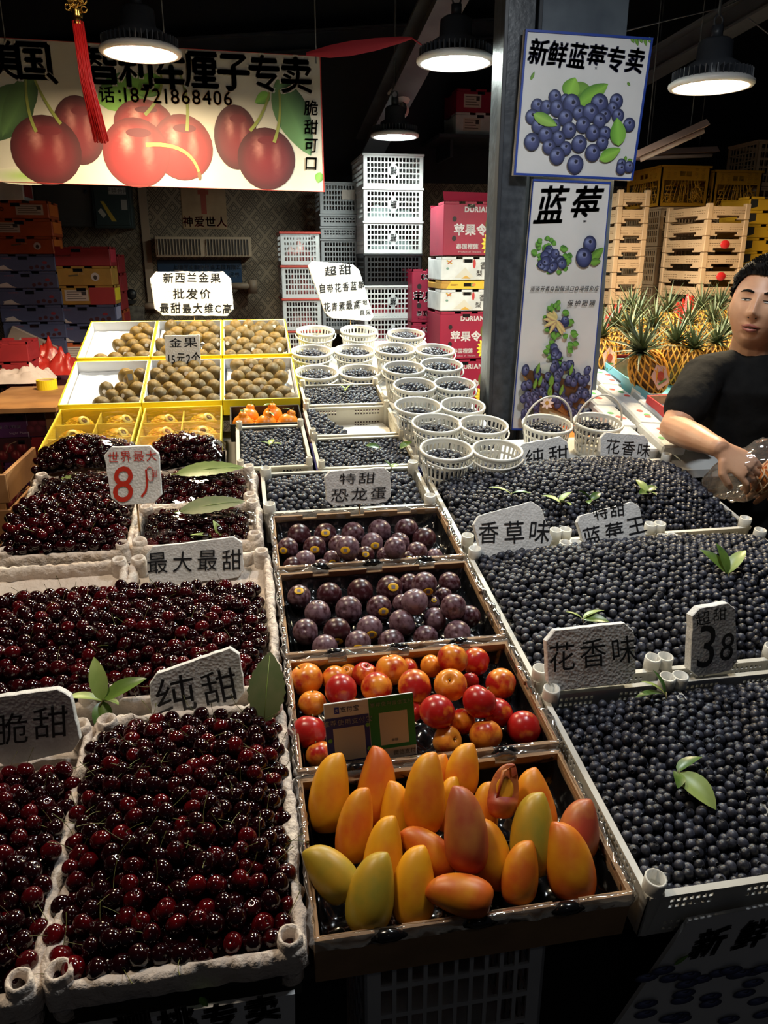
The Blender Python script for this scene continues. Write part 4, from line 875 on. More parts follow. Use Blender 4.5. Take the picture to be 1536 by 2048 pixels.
# a second tall stack to carry the right yellow crate
z4 = z - .02; k4 = 0
while k4 < 3:
    z4 -= h3; deep_crate(w3, .42, h3 - .004, BEI, 'tall beige slotted crate, %s of the stack behind the wide shallow stack' % ('topmost' if k4 == 0 else nth(k4) + ' from the top'), (a.x + w3 * 1.15, y3, z4), 0, 'tall beige crates', 12, 5); k4 += 1
bench(a.x + w3 * 1.15, a.x + w3 * 2.15, y3, y3 + .42, z4 - .001, 'the tall beige crates behind the wide stack')
def art_crate(label, loc, w, d, h):
    t = thing('plastic_crate', label, 'crate', loc, (0, 0, 0), 'yellow pineapple crates')
    for nm, fn, ww in (('side_wall', lambda x, t_, z: (x, t_, z), w), ('side_wall', lambda x, t_, z: (t_, x, z), d), ('side_wall', lambda x, t_, z: (w - t_, x, z), d), ('side_wall', lambda x, t_, z: (x, d - t_, z), w)):
        mb = MB(); P = lambda x, z, q=0: fn(x, q, z)
        mb.panel([[1]], [0, ww], [0, h * .08], .008, fn); mb.panel([[1]], [0, ww * .07], [h * .08, h], .008, fn); mb.panel([[1]], [ww * .93, ww], [h * .08, h], .008, fn)
        X = [ww * .07, ww * .35, ww * .38, ww * .49, ww * .51, ww * .62, ww * .65, ww * .93]
        mb.panel([[1] * 7, [1, 1, 0, 1, 0, 1, 1], [1] * 7], X, [h * .64, h * .74, h * .86, h], .008, fn)
        for cx in (.15, .28, .72, .85):   # four-petal openings as raised rings
            for cz in (.71, .80, .91): mb.tube([fn(ww * cx + .011 * math.cos(q), -.001, h * cz + .006 * math.sin(q)) for q in [R(e) for e in range(0, 361, 60)]], .002, 4, cap=False)
        ln = lambda *pts: mb.tube([fn(ww * x, .003, h * z_) for x, z_ in pts], .003, 4)
        for i in range(9): q = i / 8; ln((.07 + .86 * q, .08), (.07 + .86 * (q * .6 + .2), .64))
        ln((.12, .5), (.35, .5), (.35, .4), (.12, .4), (.12, .5)); ln((.23, .56), (.23, .1)); ln((.1, .3), (.38, .3)); ln((.14, .12), (.33, .12), (.33, .24), (.14, .24), (.14, .12))
        ln((.4, .52), (.58, .52)); ln((.47, .6), (.44, .3)); ln((.52, .6), (.53, .32), (.6, .32)); ln((.4, .1), (.58, .1), (.58, .26), (.4, .26), (.4, .1))
        cx, cz, rx, rz = .76, .28, .12, .2   # the pineapple
        ln(*[(cx + rx * math.cos(q), cz + rz * math.sin(q)) for q in [R(e) for e in range(0, 361, 30)]])
        for i in (-1, 0, 1): ln((cx - .09 + i * .05, cz - .13), (cx + .07 + i * .04, cz + .14)); ln((cx + .09 + i * .05, cz - .13), (cx - .07 + i * .04, cz + .14))
        ln((cx, cz + .2), (cx - .07, .6)); ln((cx, cz + .2), (cx, .64)); ln((cx, cz + .2), (cx + .07, .6))
        mb.build(nm, YC, t)
    MB().box(.008, w - .008, .008, d - .008, 0, .006).build('bottom', YC, t); q = .006
    MB().box(-q, w + q, -q, .004, h - .012, h).box(-q, w + q, d - .004, d + q, h - .012, h).box(-q, .004, 0, d, h - .012, h).box(w - .004, w + q, 0, d, h - .012, h).build('rim', YC, t)
hy = at_y(1312, 330, y3).z - z; art_crate('yellow openwork crate with a pineapple motif, left one on the beige crates', (a.x - .02, y3, z + .001), w3 + .02, .42, hy)
art_crate('yellow openwork crate with a pineapple motif, right one behind the beige stack', (a.x + w3 * 1.15 - .01, y3, z - .018), w3 + .02, .42, hy)
# yellow cartons behind the seller, dark crates above
y5 = 3.95; a = at_y(1492, 460, y5); hh = at_y(1492, 392, y5).z - at_y(1492, 420, y5).z; z = at_y(1492, 392, y5).z; i = 0
YB2 = mat('carton_bright_yellow', (.8, .42, .02), .5)
while i < 7:
    z -= hh; carton(.3, .26, hh - .002, YB2, 'bright yellow carton, %s of the stack behind the seller\'s head' % ('topmost' if i == 0 else nth(i) + ' from the top'), (a.x, y5, z), 0, (lambda pr, w, h: (pr.poly([(w * .02, h * .1), (w * .16, h * .25), (w * .16, h * .8), (w * .02, h * .8)], (.03, .025, .02)))) , 'bright yellow cartons'); i += 1
bench(a.x, a.x + .3, y5, y5 + .26, z - .001, 'the bright yellow cartons')
y6 = 4.95; a = at_y(1435, 330, y6); z0_ = 0; b = at_y(1435, 270, y6).z; n = 12; hh = b / n; a6 = a.x - .1; b6 = b
for i in range(n - 4, n): deep_crate(.42, .3, hh - .003, KC if i > n - 3 else GC, '%s crate, %s of the tall dim stack at the far right' % ('black' if i > n - 3 else 'grey', 'topmost' if i == n - 1 else nth(n - 1 - i) + ' from the top'), (a.x - .1, y6, i * hh), 0, 'dim crates at the far right', 12, 4)
y7 = 4.5; a = at_y(1512, 330, y7); n = 9; b = at_y(1512, 278, y7).z; hh = b / n
bench(a.x, a.x + .38, y7, y7 + .3, (n - 3) * hh - .001, 'the beige crates at the right edge'); bench(a6, a6 + .42, y6, y6 + .3, 8 * b6 / 12 - .001, 'the dim crate stack at the far right')
for i in range(n - 3, n): deep_crate(.38, .3, hh - .003, BEI, 'tall beige crate, %s of the stack at the right picture edge' % ('topmost' if i == n - 1 else nth(n - 1 - i) + ' from the top'), (a.x, y7, i * hh), 0, 'beige crates at the right edge', 11, 5)

# ------------------------------------------------------------------ the display stand
t = thing('display_stand', 'dark sloping display stand under all the fruit trays', 'stand', (0, 0, 0))
STD = mat('stand_dark', (.03, .025, .02), .6, col2=(.05, .04, .03), nscale=5)
def slope_board(x0, x1, y0, y1, zf, th, m, nm, par):
    mb = MB(); z0, z1 = zf(y0), zf(y1)
    v = [(x0, y0, z0), (x1, y0, z0), (x1, y1, z1), (x0, y1, z1)]; v += [(x, y, z - th) for x, y, z in v]
    mb.add(v, [(0, 1, 2, 3), (7, 6, 5, 4), (0, 4, 5, 1), (1, 5, 6, 2), (2, 6, 7, 3), (3, 7, 4, 0)]); return mb.build(nm, m, par)
slope_board(-.60, .50, .80, 2.70, lambda y: rim(y) - .112, .02, STD, 'sloping_board', t); slope_board(.50, 1.255, .80, 2.52, lambda y: rim(y) - .112, .02, STD, 'sloping_board', t)
KZ = lambda y: 1.147 + .28 * (y - 2.68)
slope_board(-.63, .19, 2.72, 3.50, lambda y: KZ(y) - .072, .015, STD, 'upper_board', t)
BZ = lambda y: 1.03 + .2 * (y - 2.2)
slope_board(.50, .80, 2.02, 3.4, lambda y: BZ(y), .02, mat('foam_sheet', (.62, .62, .6), .7, col2=(.5, .5, .48), nscale=6), 'riser_board', t)
slope_board(.80, 1.14, 2.10, 2.32, lambda y: BZ(y), .02, MATS['foam_sheet'], 'riser_board', t)
BL = lambda y: 1.090 + .37 * (y - 2.93)
slope_board(.12, .498, 2.86, 3.36, BL, .02, MATS['foam_sheet'], 'riser_board', t)
for x in (-.55, .06, 1.2):
    for y in (.9, 2.45): MB().box(x - .03, x + .03, y - .03, y + .03, 0, rim(y) - .135).build('leg', STD, t)
SKB = mat('skirt_black', (.006, .006, .007), .8); MB().box(-.59, .10, .86, .88, .0, rim(.86) - .135).build('front_skirt', SKB, t); MB().box(.40, 1.25, .86, .88, .0, rim(.86) - .135).build('front_skirt', SKB, t)
for x in (-.58, .15, .72): MB().box(x - .02, x + .02, 3.35, 3.39, 0, 1.0).build('leg', STD, t)
MB().box(.14, .80, 3.30, 3.318, .5, BZ(3.30) - .021).build('rear_skirt', STD, t)

def tray(name, label, cat, x0, y0, h, a=RA, z=None, group=None, dn=0.):
    z = rim(y0) if z is None else z
    return thing(name, label, cat, (x0, y0 + h * math.sin(a), z - h * math.cos(a)), (a, 0, 0), group)

# ------------------------------------------------------------------ berry heaps
def sphere_profile(n, a0=-90, a1=90, squash=1.): return [(math.cos(R(a0 + (a1 - a0) * i / n)), math.sin(R(a0 + (a1 - a0) * i / n)) * squash) for i in range(n + 1)]
def berry_mb(seg, rows, crown=True):
    mb = MB(); pr_ = sphere_profile(rows, -88, 62 if crown else 88, .86); mb.lathe(pr_, seg)
    if crown:
        z = math.sin(R(62)) * .86; st = len(mb.f)
        mb.lathe([(.47, z), (.40, z + .14), (.30, z + .03), (.26, z - .05), (.0, z - .06)], seg, smooth=False)
        v = [list(q) for q in mb.v]; b = len(pr_) * seg + seg
        for i in range(seg):
            if i % 2: v[b + i][2] -= .07; v[b + i][0] *= .92; v[b + i][1] *= .92
        mb.v = [tuple(q) for q in v]
        for i in range(st + seg, len(mb.f)): mb.m[i] = 1
    return mb
def cherry_mb(seg, rows):
    mb = MB(); P_ = []
    for i in range(rows + 1):
        a = R(-90 + 165 * i / rows); P_.append((math.cos(a) * (1 + .06 * math.sin(a)), math.sin(a) * .92))
    P_ += [(.12, .80), (0, .70)]; mb.lathe(P_, seg); v = [list(q) for q in mb.v]
    for q in v: q[0] *= 1.06; q[1] *= .96
    mb.v = [tuple(q) for q in v]; return mb
def stem_mb(bend, ln=1.9, n=3):
    mb = MB(); mb.tube([(bend * .25 * i * i / 9, 0, .70 + ln * i / 4) for i in range(5)], [.045, .032, .03, .032, .06], n, cap=False); return mb
def tpl(mb):
    tri = []; mi = []
    for f, m in zip(mb.f, mb.m):
        for i in range(1, len(f) - 1): tri.append((f[0], f[i], f[i + 1])); mi.append(m)
    return np.array(mb.v, float), np.array(tri), np.array(mi)
T_B = tpl(berry_mb(10, 6)); T_B2 = tpl(berry_mb(8, 4)); T_BL = tpl(berry_mb(6, 4, False))
T_C = tpl(cherry_mb(12, 8)); T_C2 = tpl(cherry_mb(9, 6)); T_S = tpl(stem_mb(1))
def rand_rot(n, up=0.):
    q = rng.randn(n, 4); 
    if up: q[:, 1:3] *= (1 - up)
    q /= np.linalg.norm(q, axis=1)[:, None]; w, x, y, z = q.T
    return np.stack([1 - 2 * (y * y + z * z), 2 * (x * y - w * z), 2 * (x * z + w * y), 2 * (x * y + w * z), 1 - 2 * (x * x + z * z), 2 * (y * z - w * x), 2 * (x * z - w * y), 2 * (y * z + w * x), 1 - 2 * (x * x + y * y)], 1).reshape(n, 3, 3)
def merged(name, groups, mats, **kw):
    """groups: list of (template, positions, rotations, scales, material index offset) -> one mesh object"""
    Vs, Fs, Ms, b = [], [], [], 0
    for (tv, tf, tm), P, Ro, Sc, mo in groups:
        n = len(P)
        if n == 0: continue
        v = np.einsum('nij,kj->nki', Ro, tv) * Sc[:, None, None] + P[:, None, :]
        f = tf[None] + (np.arange(n) * len(tv))[:, None, None] + b
        Vs.append(v.reshape(-1, 3)); Fs.append(f.reshape(-1, 3)); Ms.append(np.tile(tm, n) + mo); b += n * len(tv)
    V, F, M = np.concatenate(Vs), np.concatenate(Fs).astype(np.int32), np.concatenate(Ms).astype(np.int32)
    me = bpy.data.meshes.new(name); me.vertices.add(len(V)); me.vertices.foreach_set('co', V.ravel())
    me.loops.add(F.size); me.loops.foreach_set('vertex_index', F.ravel()); me.polygons.add(len(F))
    me.polygons.foreach_set('loop_start', np.arange(0, F.size, 3, dtype=np.int32)); me.polygons.foreach_set('loop_total', np.full(len(F), 3, np.int32))
    me.polygons.foreach_set('material_index', M); me.polygons.foreach_set('use_smooth', np.ones(len(F), bool))
    for q in mats: me.materials.append(q)
    me.update(calc_edges=True)
    return link(name, me, **kw)
def scatter(x0, x1, y0, y1, zf, d, inside=None, jit=.22, layers=2, zj=.16):
    out = []
    for l in range(layers):
        st = d * .96; r = 0; y = y0 + (d * .45 if l else 0)
        pts = []
        while y <= y1:
            x = x0 + (st / 2 if (r + l) % 2 else 0)
            while x <= x1:
                a, b = x + rng.uniform(-jit, jit) * d, y + rng.uniform(-jit, jit) * d
                if inside is None or inside(a, b): pts.append((a, b, zf(a, b) + rng.uniform(-zj, zj) * d - l * d * .62))
                x += st
            y += st * .86; r += 1
        out.append(np.array(pts).reshape(-1, 3))
    return out
def heap_bed(name, x0, x1, y0, y1, zf, m, drop, parent=None, n=14):
    mb = MB(); v = []
    for j in range(n + 1):
        for i in range(n + 1): x, y = x0 + (x1 - x0) * i / n, y0 + (y1 - y0) * j / n; v.append((x, y, zf(x, y) - drop))
    return v, [(j * (n + 1) + i, j * (n + 1) + i + 1, (j + 1) * (n + 1) + i + 1, (j + 1) * (n + 1) + i) for j in range(n) for i in range(n)]
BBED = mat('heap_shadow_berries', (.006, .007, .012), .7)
def berry_heap(x0, x1, y0, y1, zf, d, label, inside=None, singles=0, slabel='', sgroup='', lod=T_B2, layers=2):
    L = scatter(x0, x1, y0, y1, zf, d, inside, layers=layers); top = L[0]
    if singles:
        vis = [i for i, p_ in enumerate(top) if proj_in(p_)]
        vis.sort(key=lambda i: depth(Vector(top[i]))); vis = vis[:singles]; sel = set(vis)
        me = berry_mb(12, 7).mesh('blueberry', [BBN, BBC])
        for i in vis:
            o = link('blueberry', me, None, Vector(top[i]), (rng.uniform(-2.2, 2.2), rng.uniform(-1.5, 1.5), rng.uniform(0, 6.3)), slabel, 'blueberry', sgroup)
            s_ = d / 2 * rng.uniform(.9, 1.12); o.scale = (s_, s_, s_)
        top = np.array([p_ for i, p_ in enumerate(top) if i not in sel])
    n = len(top); g = [(lod, top, rand_rot(n), d / 2 * rng.uniform(.86, 1.14, n), 0)]
    for l in L[1:]: g.append((T_BL, l, rand_rot(len(l)), d / 2 * np.ones(len(l)), 0))
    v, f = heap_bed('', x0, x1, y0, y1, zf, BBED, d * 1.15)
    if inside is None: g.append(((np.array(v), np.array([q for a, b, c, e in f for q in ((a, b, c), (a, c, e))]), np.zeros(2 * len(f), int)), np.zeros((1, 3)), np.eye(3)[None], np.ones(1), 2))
    return merged('blueberries', g, [BB, BBC, BBED], label=label, cat='blueberries', kind='stuff')
def px(p_):
    p_ = Vector(p_) - Vector((0, 0, CH)); f = p_.dot(CF); return 768 + FPX * p_.dot(CR) / f, 1024 - FPX * p_.dot(CU) / f
def proj_in(p_, m=0): u, v = px(p_); return m < u < 1536 - m and m < v < 2048 - m
def bump_fn(x0, x1, y0, y1, edge, top, px_=.6, py_=.6, cx=.5, cy=.5, slope=rim):
    def f(x, y):
        a = min(1, max(0, (x - x0) / (x1 - x0))); b = min(1, max(0, (y - y0) / (y1 - y0)))
        a = a / cx / 2 if a < cx else .5 + (a - cx) / (1 - cx) / 2; b = b / cy / 2 if b < cy else .5 + (b - cy) / (1 - cy) / 2
        return slope(y) + edge + (top - edge) * max(0, math.sin(math.pi * a)) ** px_ * max(0, math.sin(math.pi * b)) ** py_ + .006 * noise.noise(Vector((x * 9, y * 9, 0)))
    return f

# stacking fruit crates of the right ramp
def fine_wall(mb, w, h, t, fn):
    nx = max(8, int(w / .0125)); X = [0, .03]; st = (w - .06) / nx
    for i in range(nx): X += [.03 + st * i + st * .42, .03 + st * (i + 1)]
    X.append(w); Z = [0, h * .08, h * .16, h * .22, h * .30, h * .36, h * .58, h * .64, h * .72, h * .78, h * .86, h]
    mask = []
    for j in range(len(Z) - 1):
        row = []
        for i in range(len(X) - 1):
            cx = (X[i] + X[i + 1]) / 2 / w; hole = i >= 2 and i % 2 == 0 and i < len(X) - 2 and j in (1, 3, 7, 9)
            if .40 < cx < .60: hole = False
            row.append(not hole)
        mask.append(row)
    mb.panel(mask, X, Z, t, fn)
_FC = {}
def fruit_crate(label, x0, y0, w, d, h=.085, m=CRATE, group=None, a=RA, z=None, tubes=.015, lip=True):
    key = (round(w, 3), round(d, 3), h, m.name, tubes)
    if key not in _FC:
        L_ = []
        for fn, ww in ((lambda x, t_, z_: (x, t_, z_), w), (lambda x, t_, z_: (x, d - t_, z_), w), (lambda x, t_, z_: (t_, x, z_), d), (lambda x, t_, z_: (w - t_, x, z_), d)):
            A = MB(); fine_wall(A, ww, h, .003, fn)
            if lip:
                q0, q1 = fn(0, -.004, h - .004), fn(ww, .006, h + .0005)
                A.box(min(q0[0], q1[0]), max(q0[0], q1[0]), min(q0[1], q1[1]), max(q0[1], q1[1]), h - .004, h + .001)
            L_.append(('side_wall', A.mesh('side_wall', m)))
        L_.append(('bottom', MB().box(.003, w - .003, .003, d - .003, 0, .004).mesh('bottom', m)))
        for x in (tubes * .7, w - tubes * .7):
            for y in (tubes * .7, d - tubes * .7):
                r = tubes; P_ = MB().lathe([(r * .7, -.002), (r * .85, h * .5), (r, h), (r, h + .022), (r * .82, h + .023), (r * .78, h + .004), (0, h + .002)], 14, M=Matrix.Translation((x, y, 0)), smooth=True); L_.append(('corner_tube', P_.mesh('corner_tube', m)))
        _FC[key] = L_
    t = tray('fruit_crate', label, 'crate', x0, y0, h, a, z, group)
    for n, me in _FC[key]: link(n, me, t)
    return t
G_ = 'white plastic blueberry crates on the right ramp'
XR = [.492, .738, .986, 1.246]; 
for i, w_ in enumerate(('beside the mango carton', 'under the price sign for 38', 'cut off by the right picture edge')):
    fruit_crate('white crate of blueberries in the front row, ' + w_, XR[i], .738, XR[i + 1] - XR[i] - .004, .40, .085, CRATE, G_)
for i, w_ in enumerate(('beside the lower plum carton', 'behind the price sign for 38', 'reaching the right picture edge')):
    fruit_crate('white crate of blueberries in the middle row, ' + w_, XR[i], 1.165, XR[i + 1] - XR[i] - .004, .45, .085, CRATE, G_)
for i, w_ in enumerate(('beside the upper plum carton', 'behind the crooked two-line sign', 'next to the seller')):
    fruit_crate('white crate of blueberries in the back row, ' + w_, XR[i], 1.648, XR[i + 1] - XR[i] - .004, .425, .085, CRATE, G_)
fr = bump_fn(.49, 1.25, .745, 1.13, -.024, .012, .45, .5, .55, .6)
berry_heap(.512, 1.02, .757, 1.118, fr, .0175, 'blueberries heaped across the front row of white crates at the lower right', None, 300, 'single blueberry at the near edge of the front blueberry heap', 'nearest blueberries of the front heap', T_B)
md = bump_fn(.47, 1.27, 1.17, 1.63, -.026, .052, .4, .5, .55, .6)
berry_heap(.512, 1.232, 1.19, 1.60, md, .0185, 'blueberries heaped across the middle row of crates behind the flower scent sign', lod=T_B)
bk = bump_fn(.45, 1.27, 1.65, 2.10, -.03, .055, .45, .55, .6, .5)
berry_heap(.512, 1.232, 1.672, 2.055, bk, .0170, 'blueberries heaped across the back row of crates beside the seller')

# small crates of blueberries in dark cartons
def boxed_crate(label, x0, y0, x1, y1, outer, tint, group=None):
    t = fruit_crate(label, x0 + .006, y0 + .006, x1 - x0 - .012, (y1 - y0) - .012, .075, tint, group, tubes=.0095)
    w, d = x1 - x0, y1 - y0; o = MB(); o.box(-.006, 0, -.006, d - .006, -.004, .058).box(w - .012, w - .006, -.006, d - .006, -.004, .058).box(0, w - .012, -.006, 0, -.004, .058).box(0, w - .012, d - .012, d - .006, -.004, .058); o.build('outer_carton', outer, t); return t
DKC = mat('carton_dark_brown', (.05, .012, .012), .4); BLC = mat('carton_deep_blue', (.03, .03, .22), .4)
g2 = 'small cream crates in open cartons'
boxed_crate('small cream crate of blueberries in a dark brown carton below the orange fruit', -.034, 2.13, .184, 2.455, DKC, CREAM, g2)
boxed_crate('small cream crate of blueberries in a deep blue carton', .192, 2.105, .49, 2.335, BLC, CREAM, g2)
boxed_crate('half empty small cream crate of blueberries with white lining', .19, 2.343, .49, 2.60, DKC, CREAM, g2)
boxed_crate('small cream crate of blueberries just in front of the white baskets', .198, 2.612, .492, 2.835, DKC, CREAM, g2)
fruit_crate('white crate of blueberries behind the dinosaur egg plum sign', .036, 1.862, .436, .235, .085, CRATE)
def flat(e, tp): return lambda x, y: rim(y) + e + .008 * noise.noise(Vector((x * 14, y * 14, 3)))
berry_heap(-.016, .166, 2.148, 2.437, flat(-.012, 0), .0155, 'blueberries in the brown carton below the orange fruit')
berry_heap(.21, .472, 2.122, 2.318, flat(-.012, 0), .0155, 'blueberries in the small crate with the deep blue carton')
berry_heap(.215, .472, 2.628, 2.818, flat(-.010, 0), .0155, 'blueberries in the small crate just in front of the white baskets')
hf = lambda x, y: rim(y) - .035 + .03 * max(0, 1 - ((x - .21) / .16) ** 2) + .006 * noise.noise(Vector((x * 14, y * 14, 3)))
berry_heap(.208, .37, 2.36, 2.582, hf, .0165, 'blueberries left in the half empty small crate', lambda x, y: x < .335 - .10 * (y - 2.36) / .22 + .012 * math.sin(y * 60))
crumple('lining_paper', 'white crumpled lining in the half empty small crate', 'paper', .345, 2.475, rim(2.475) - .062, .26, .21, .014, mat('lining_white', (.72, .70, .64), .6, bump=.5, bscale=60), 4, 20).rotation_euler = (RA, 0, 0)
berry_heap(.056, .455, 1.88, 2.08, bump_fn(.03, .48, 1.86, 2.1, -.03, .01, .4, .4), .0185, 'blueberries in the white crate behind the dinosaur egg plum sign', lod=T_B)

# ------------------------------------------------------------------ cherries in cloth lined crates
def rim_cloth(par, w, d, h, m, name='lining_cloth', amp=.006, thick=.011, drop=.03, seed=0, seg=64):
    """a sheet turned over the four rims: inner hang, rounded top, outer hang, all wrinkled"""
    path = []; n = seg
    for i in range(n): path.append((w * i / n, 0, 0, -1))
    for i in range(n): path.append((w, d * i / n, 1, 0))
    for i in range(n): path.append((w * (1 - i / n), d, 0, 1))
    for i in range(n): path.append((0, d * (1 - i / n), -1, 0))
    prof = [(-thick, -drop), (-thick, -drop * .5), (-thick * .9, .0), (-thick * .5, thick * .6), (0, thick * .75), (thick * .5, thick * .6), (thick * .9, 0), (thick, -drop * .5), (thick * 1.05, -drop)]
    v = []; f = []; K = len(prof); N_ = len(path)
    for i, (x, y, nx, ny) in enumerate(path):
        for k, (o, z) in enumerate(prof):
            q = noise.fractal(Vector((x * 22 + seed, y * 22, k * .25)), 1, 2, 3) * amp; q2 = noise.noise(Vector((x * 75, y * 75, k * .22 + seed))) * amp * .9
            v.append((x + nx * (o + q + q2) , y + ny * (o + q + q2), h + z + (q * .8 + q2)))
    for i in range(N_):
        for k in range(K - 1): a, b = i * K + k, ((i + 1) % N_) * K + k; f.append((a, b, b + 1, a + 1))
    mb = MB(); mb.add(v, f, None, 0, True); return mb.build(name, m, par)
def rolled_post(par, x, y, h, r=.015, m=CLOTH):
    mb = MB(); pr_ = [(r * 1.15, h * .3), (r * 1.1, h * .7), (r * 1.12, h + .008), (r * 1.02, h + .018), (r * .8, h + .02), (r * .55, h + .012), (r * .5, h - .01), (0, h - .012)]
    mb.lathe(pr_, 14, M=Matrix.Translation((x, y, 0))); v = []
    for q in mb.v: e = noise.noise(Vector((q[0] * 90, q[1] * 90, q[2] * 60))) * .003; v.append((q[0] + e, q[1] - e, q[2] + e))
    mb.v = v; return mb.build('wrapped_post', m, par)
CB_ = mat('crate_body_dark', (.06, .055, .045), .5)
def cloth_crate(label, x0, y0, w, d, group='cloth lined cherry crates', dz=0, h=.085):
    t = tray('fruit_crate', label, 'crate', x0, y0, h, RA, rim(y0) + dz, group); mb = MB(); q = .004
    mb.box(0, w, 0, q, 0, h).box(0, w, d - q, d, 0, h).box(0, q, q, d - q, 0, h).box(w - q, w, q, d - q, 0, h).box(q, w - q, q, d - q, 0, .004); mb.build('crate_body', CB_, t)
    rim_cloth(t, w, d, h, CLOTH, seed=x0 * 10 + y0, drop=.026, thick=.0095, amp=.0045)
    sh = MB(); n_ = 20; v = [(w * i / n_, d * j / n_, h - .028 + .006 * noise.noise(Vector((i * .7 + x0 * 9, j * .9, y0))) + .024 * max(0, 2 * abs(j / n_ - .5) - .72)) for j in range(n_ + 1) for i in range(n_ + 1)]
    sh.add(v, [(j * (n_ + 1) + i, j * (n_ + 1) + i + 1, (j + 1) * (n_ + 1) + i + 1, (j + 1) * (n_ + 1) + i) for j in range(n_) for i in range(n_)], None, 0, True); sh.build('inner_cloth', CLOTH, t)
    for x in (.012, w - .012):
        for y in (.012, d - .012): rolled_post(t, x, y, h)
    return t
cloth_crate('cloth lined crate of cherries in the front, right of the crisp sweet sign', -.262, .735, .292, .44)
cloth_crate('cloth lined crate of cherries at the lower left picture corner', -.572, .73, .292, .44)
cloth_crate('cloth lined crate of cherries in the middle row, right half behind the pure sweet sign', -.262, 1.215, .292, .46)
cloth_crate('cloth lined crate of cherries in the middle row, at the left picture edge', -.572, 1.215, .292, .46)
cloth_crate('cloth lined crate of open cherries at the left, below the wrapped cherry carton', -.556, 1.715, .275, .42)
cloth_crate('cloth lined tray of wrapped cherries just above the biggest sweetest sign', -.268, 1.725, .285, .19)
cloth_crate('cloth lined tray of wrapped cherries right of the red 8 sign', -.268, 1.928, .28, .20)
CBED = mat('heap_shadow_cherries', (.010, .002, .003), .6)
def cherry_heap(x0, x1, y0, y1, zf, d, label, singles=0, slabel='', sgroup='', inside=None, lod=T_C, stems=.35, bed=True):
    L = scatter(x0, x1, y0, y1, zf, d, inside, .2, 2, .2); top = L[0]
    if singles:
        vis = [i for i, p_ in enumerate(top) if proj_in(p_)]; vis.sort(key=lambda i: depth(Vector(top[i]))); vis = vis[:singles]; sel = set(vis)
        me = cherry_mb(16, 11).mesh('cherry', [CHERRYN]); sm = [stem_mb(b, l, 5).mesh('stem', [STEM]) for b, l in ((1, 2.2), (-1.4, 2.6), (.5, 1.8), (2, 2.4))]
        for i in vis:
            o = link('cherry', me, None, Vector(top[i]), (rng.uniform(-1.2, 1.2), rng.uniform(-1.2, 1.2), rng.uniform(0, 6.3)), slabel, 'cherry', sgroup)
            s_ = d / 2 * rng.uniform(.9, 1.1); o.scale = (s_, s_, s_)
            if rng.rand() < .42: link('stem', sm[rng.randint(4)], o)
        top = np.array([p_ for i, p_ in enumerate(top) if i not in sel]).reshape(-1, 3)
    n = len(top); Ro = rand_rot(n, .45); k = rng.rand(n) < stems; Sc = d / 2 * rng.uniform(.9, 1.1, n)
    g = [(lod, top, Ro, Sc, 0), (T_S, top[k], Ro[k], Sc[k], 1)]
    for l in L[1:]: g.append((T_C2, l, rand_rot(len(l)), d / 2 * np.ones(len(l)), 0))
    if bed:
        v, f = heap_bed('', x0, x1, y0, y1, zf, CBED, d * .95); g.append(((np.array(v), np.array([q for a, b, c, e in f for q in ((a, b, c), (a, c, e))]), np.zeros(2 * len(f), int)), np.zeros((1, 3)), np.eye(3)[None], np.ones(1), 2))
    return merged('cherries', g, [CHERRY, STEM, CBED], label=label, cat='cherries', kind='stuff')
cherry_heap(-.262, .022, .752, 1.135, bump_fn(-.28, .03, .735, 1.16, -.016, .042, .4, .4, .5, .7), .0268, 'dark cherries heaped in the front crate, the rear part of the pile', 300, 'single dark red cherry in the big front heap', 'nearest cherries of the front heap')
cherry_heap(-.56, -.288, .75, 1.08, bump_fn(-.6, -.26, .73, 1.10, -.02, .035, .4, .4), .0268, 'dark cherries heaped at the lower left, below the crisp sweet sign')
cherry_heap(-.56, .008, 1.235, 1.545, bump_fn(-.75, .03, 1.2, 1.59, -.02, .036, .35, .45), .028, 'dark cherries heaped across the middle crates behind the pure sweet sign')
cherry_heap(-.555, -.288, 1.725, 1.94, bump_fn(-.60, -.265, 1.70, 2.02, -.012, .05, .5, .55), .0265, 'open dark cherries heaped left of the red 8 sign', stems=.3)
cherry_heap(-.53, -.30, 1.96, 2.09, bump_fn(-.56, -.27, 1.85, 2.15, -.012, .035, .5, .4), .0235, 'cherries under film and a pale leaf, behind the open cherries', stems=.1)
cherry_heap(-.245, -.01, 1.745, 1.89, bump_fn(-.27, .02, 1.72, 1.92, -.022, .016, .4, .4), .0235, 'cherries under film and a long dark leaf, above the biggest sweetest sign', stems=.1)
cherry_heap(-.245, -.01, 1.95, 2.10, bump_fn(-.27, .02, 1.93, 2.13, -.022, .018, .4, .4), .0235, 'cherries under film and a long green leaf, right of the red 8 sign', stems=.1)
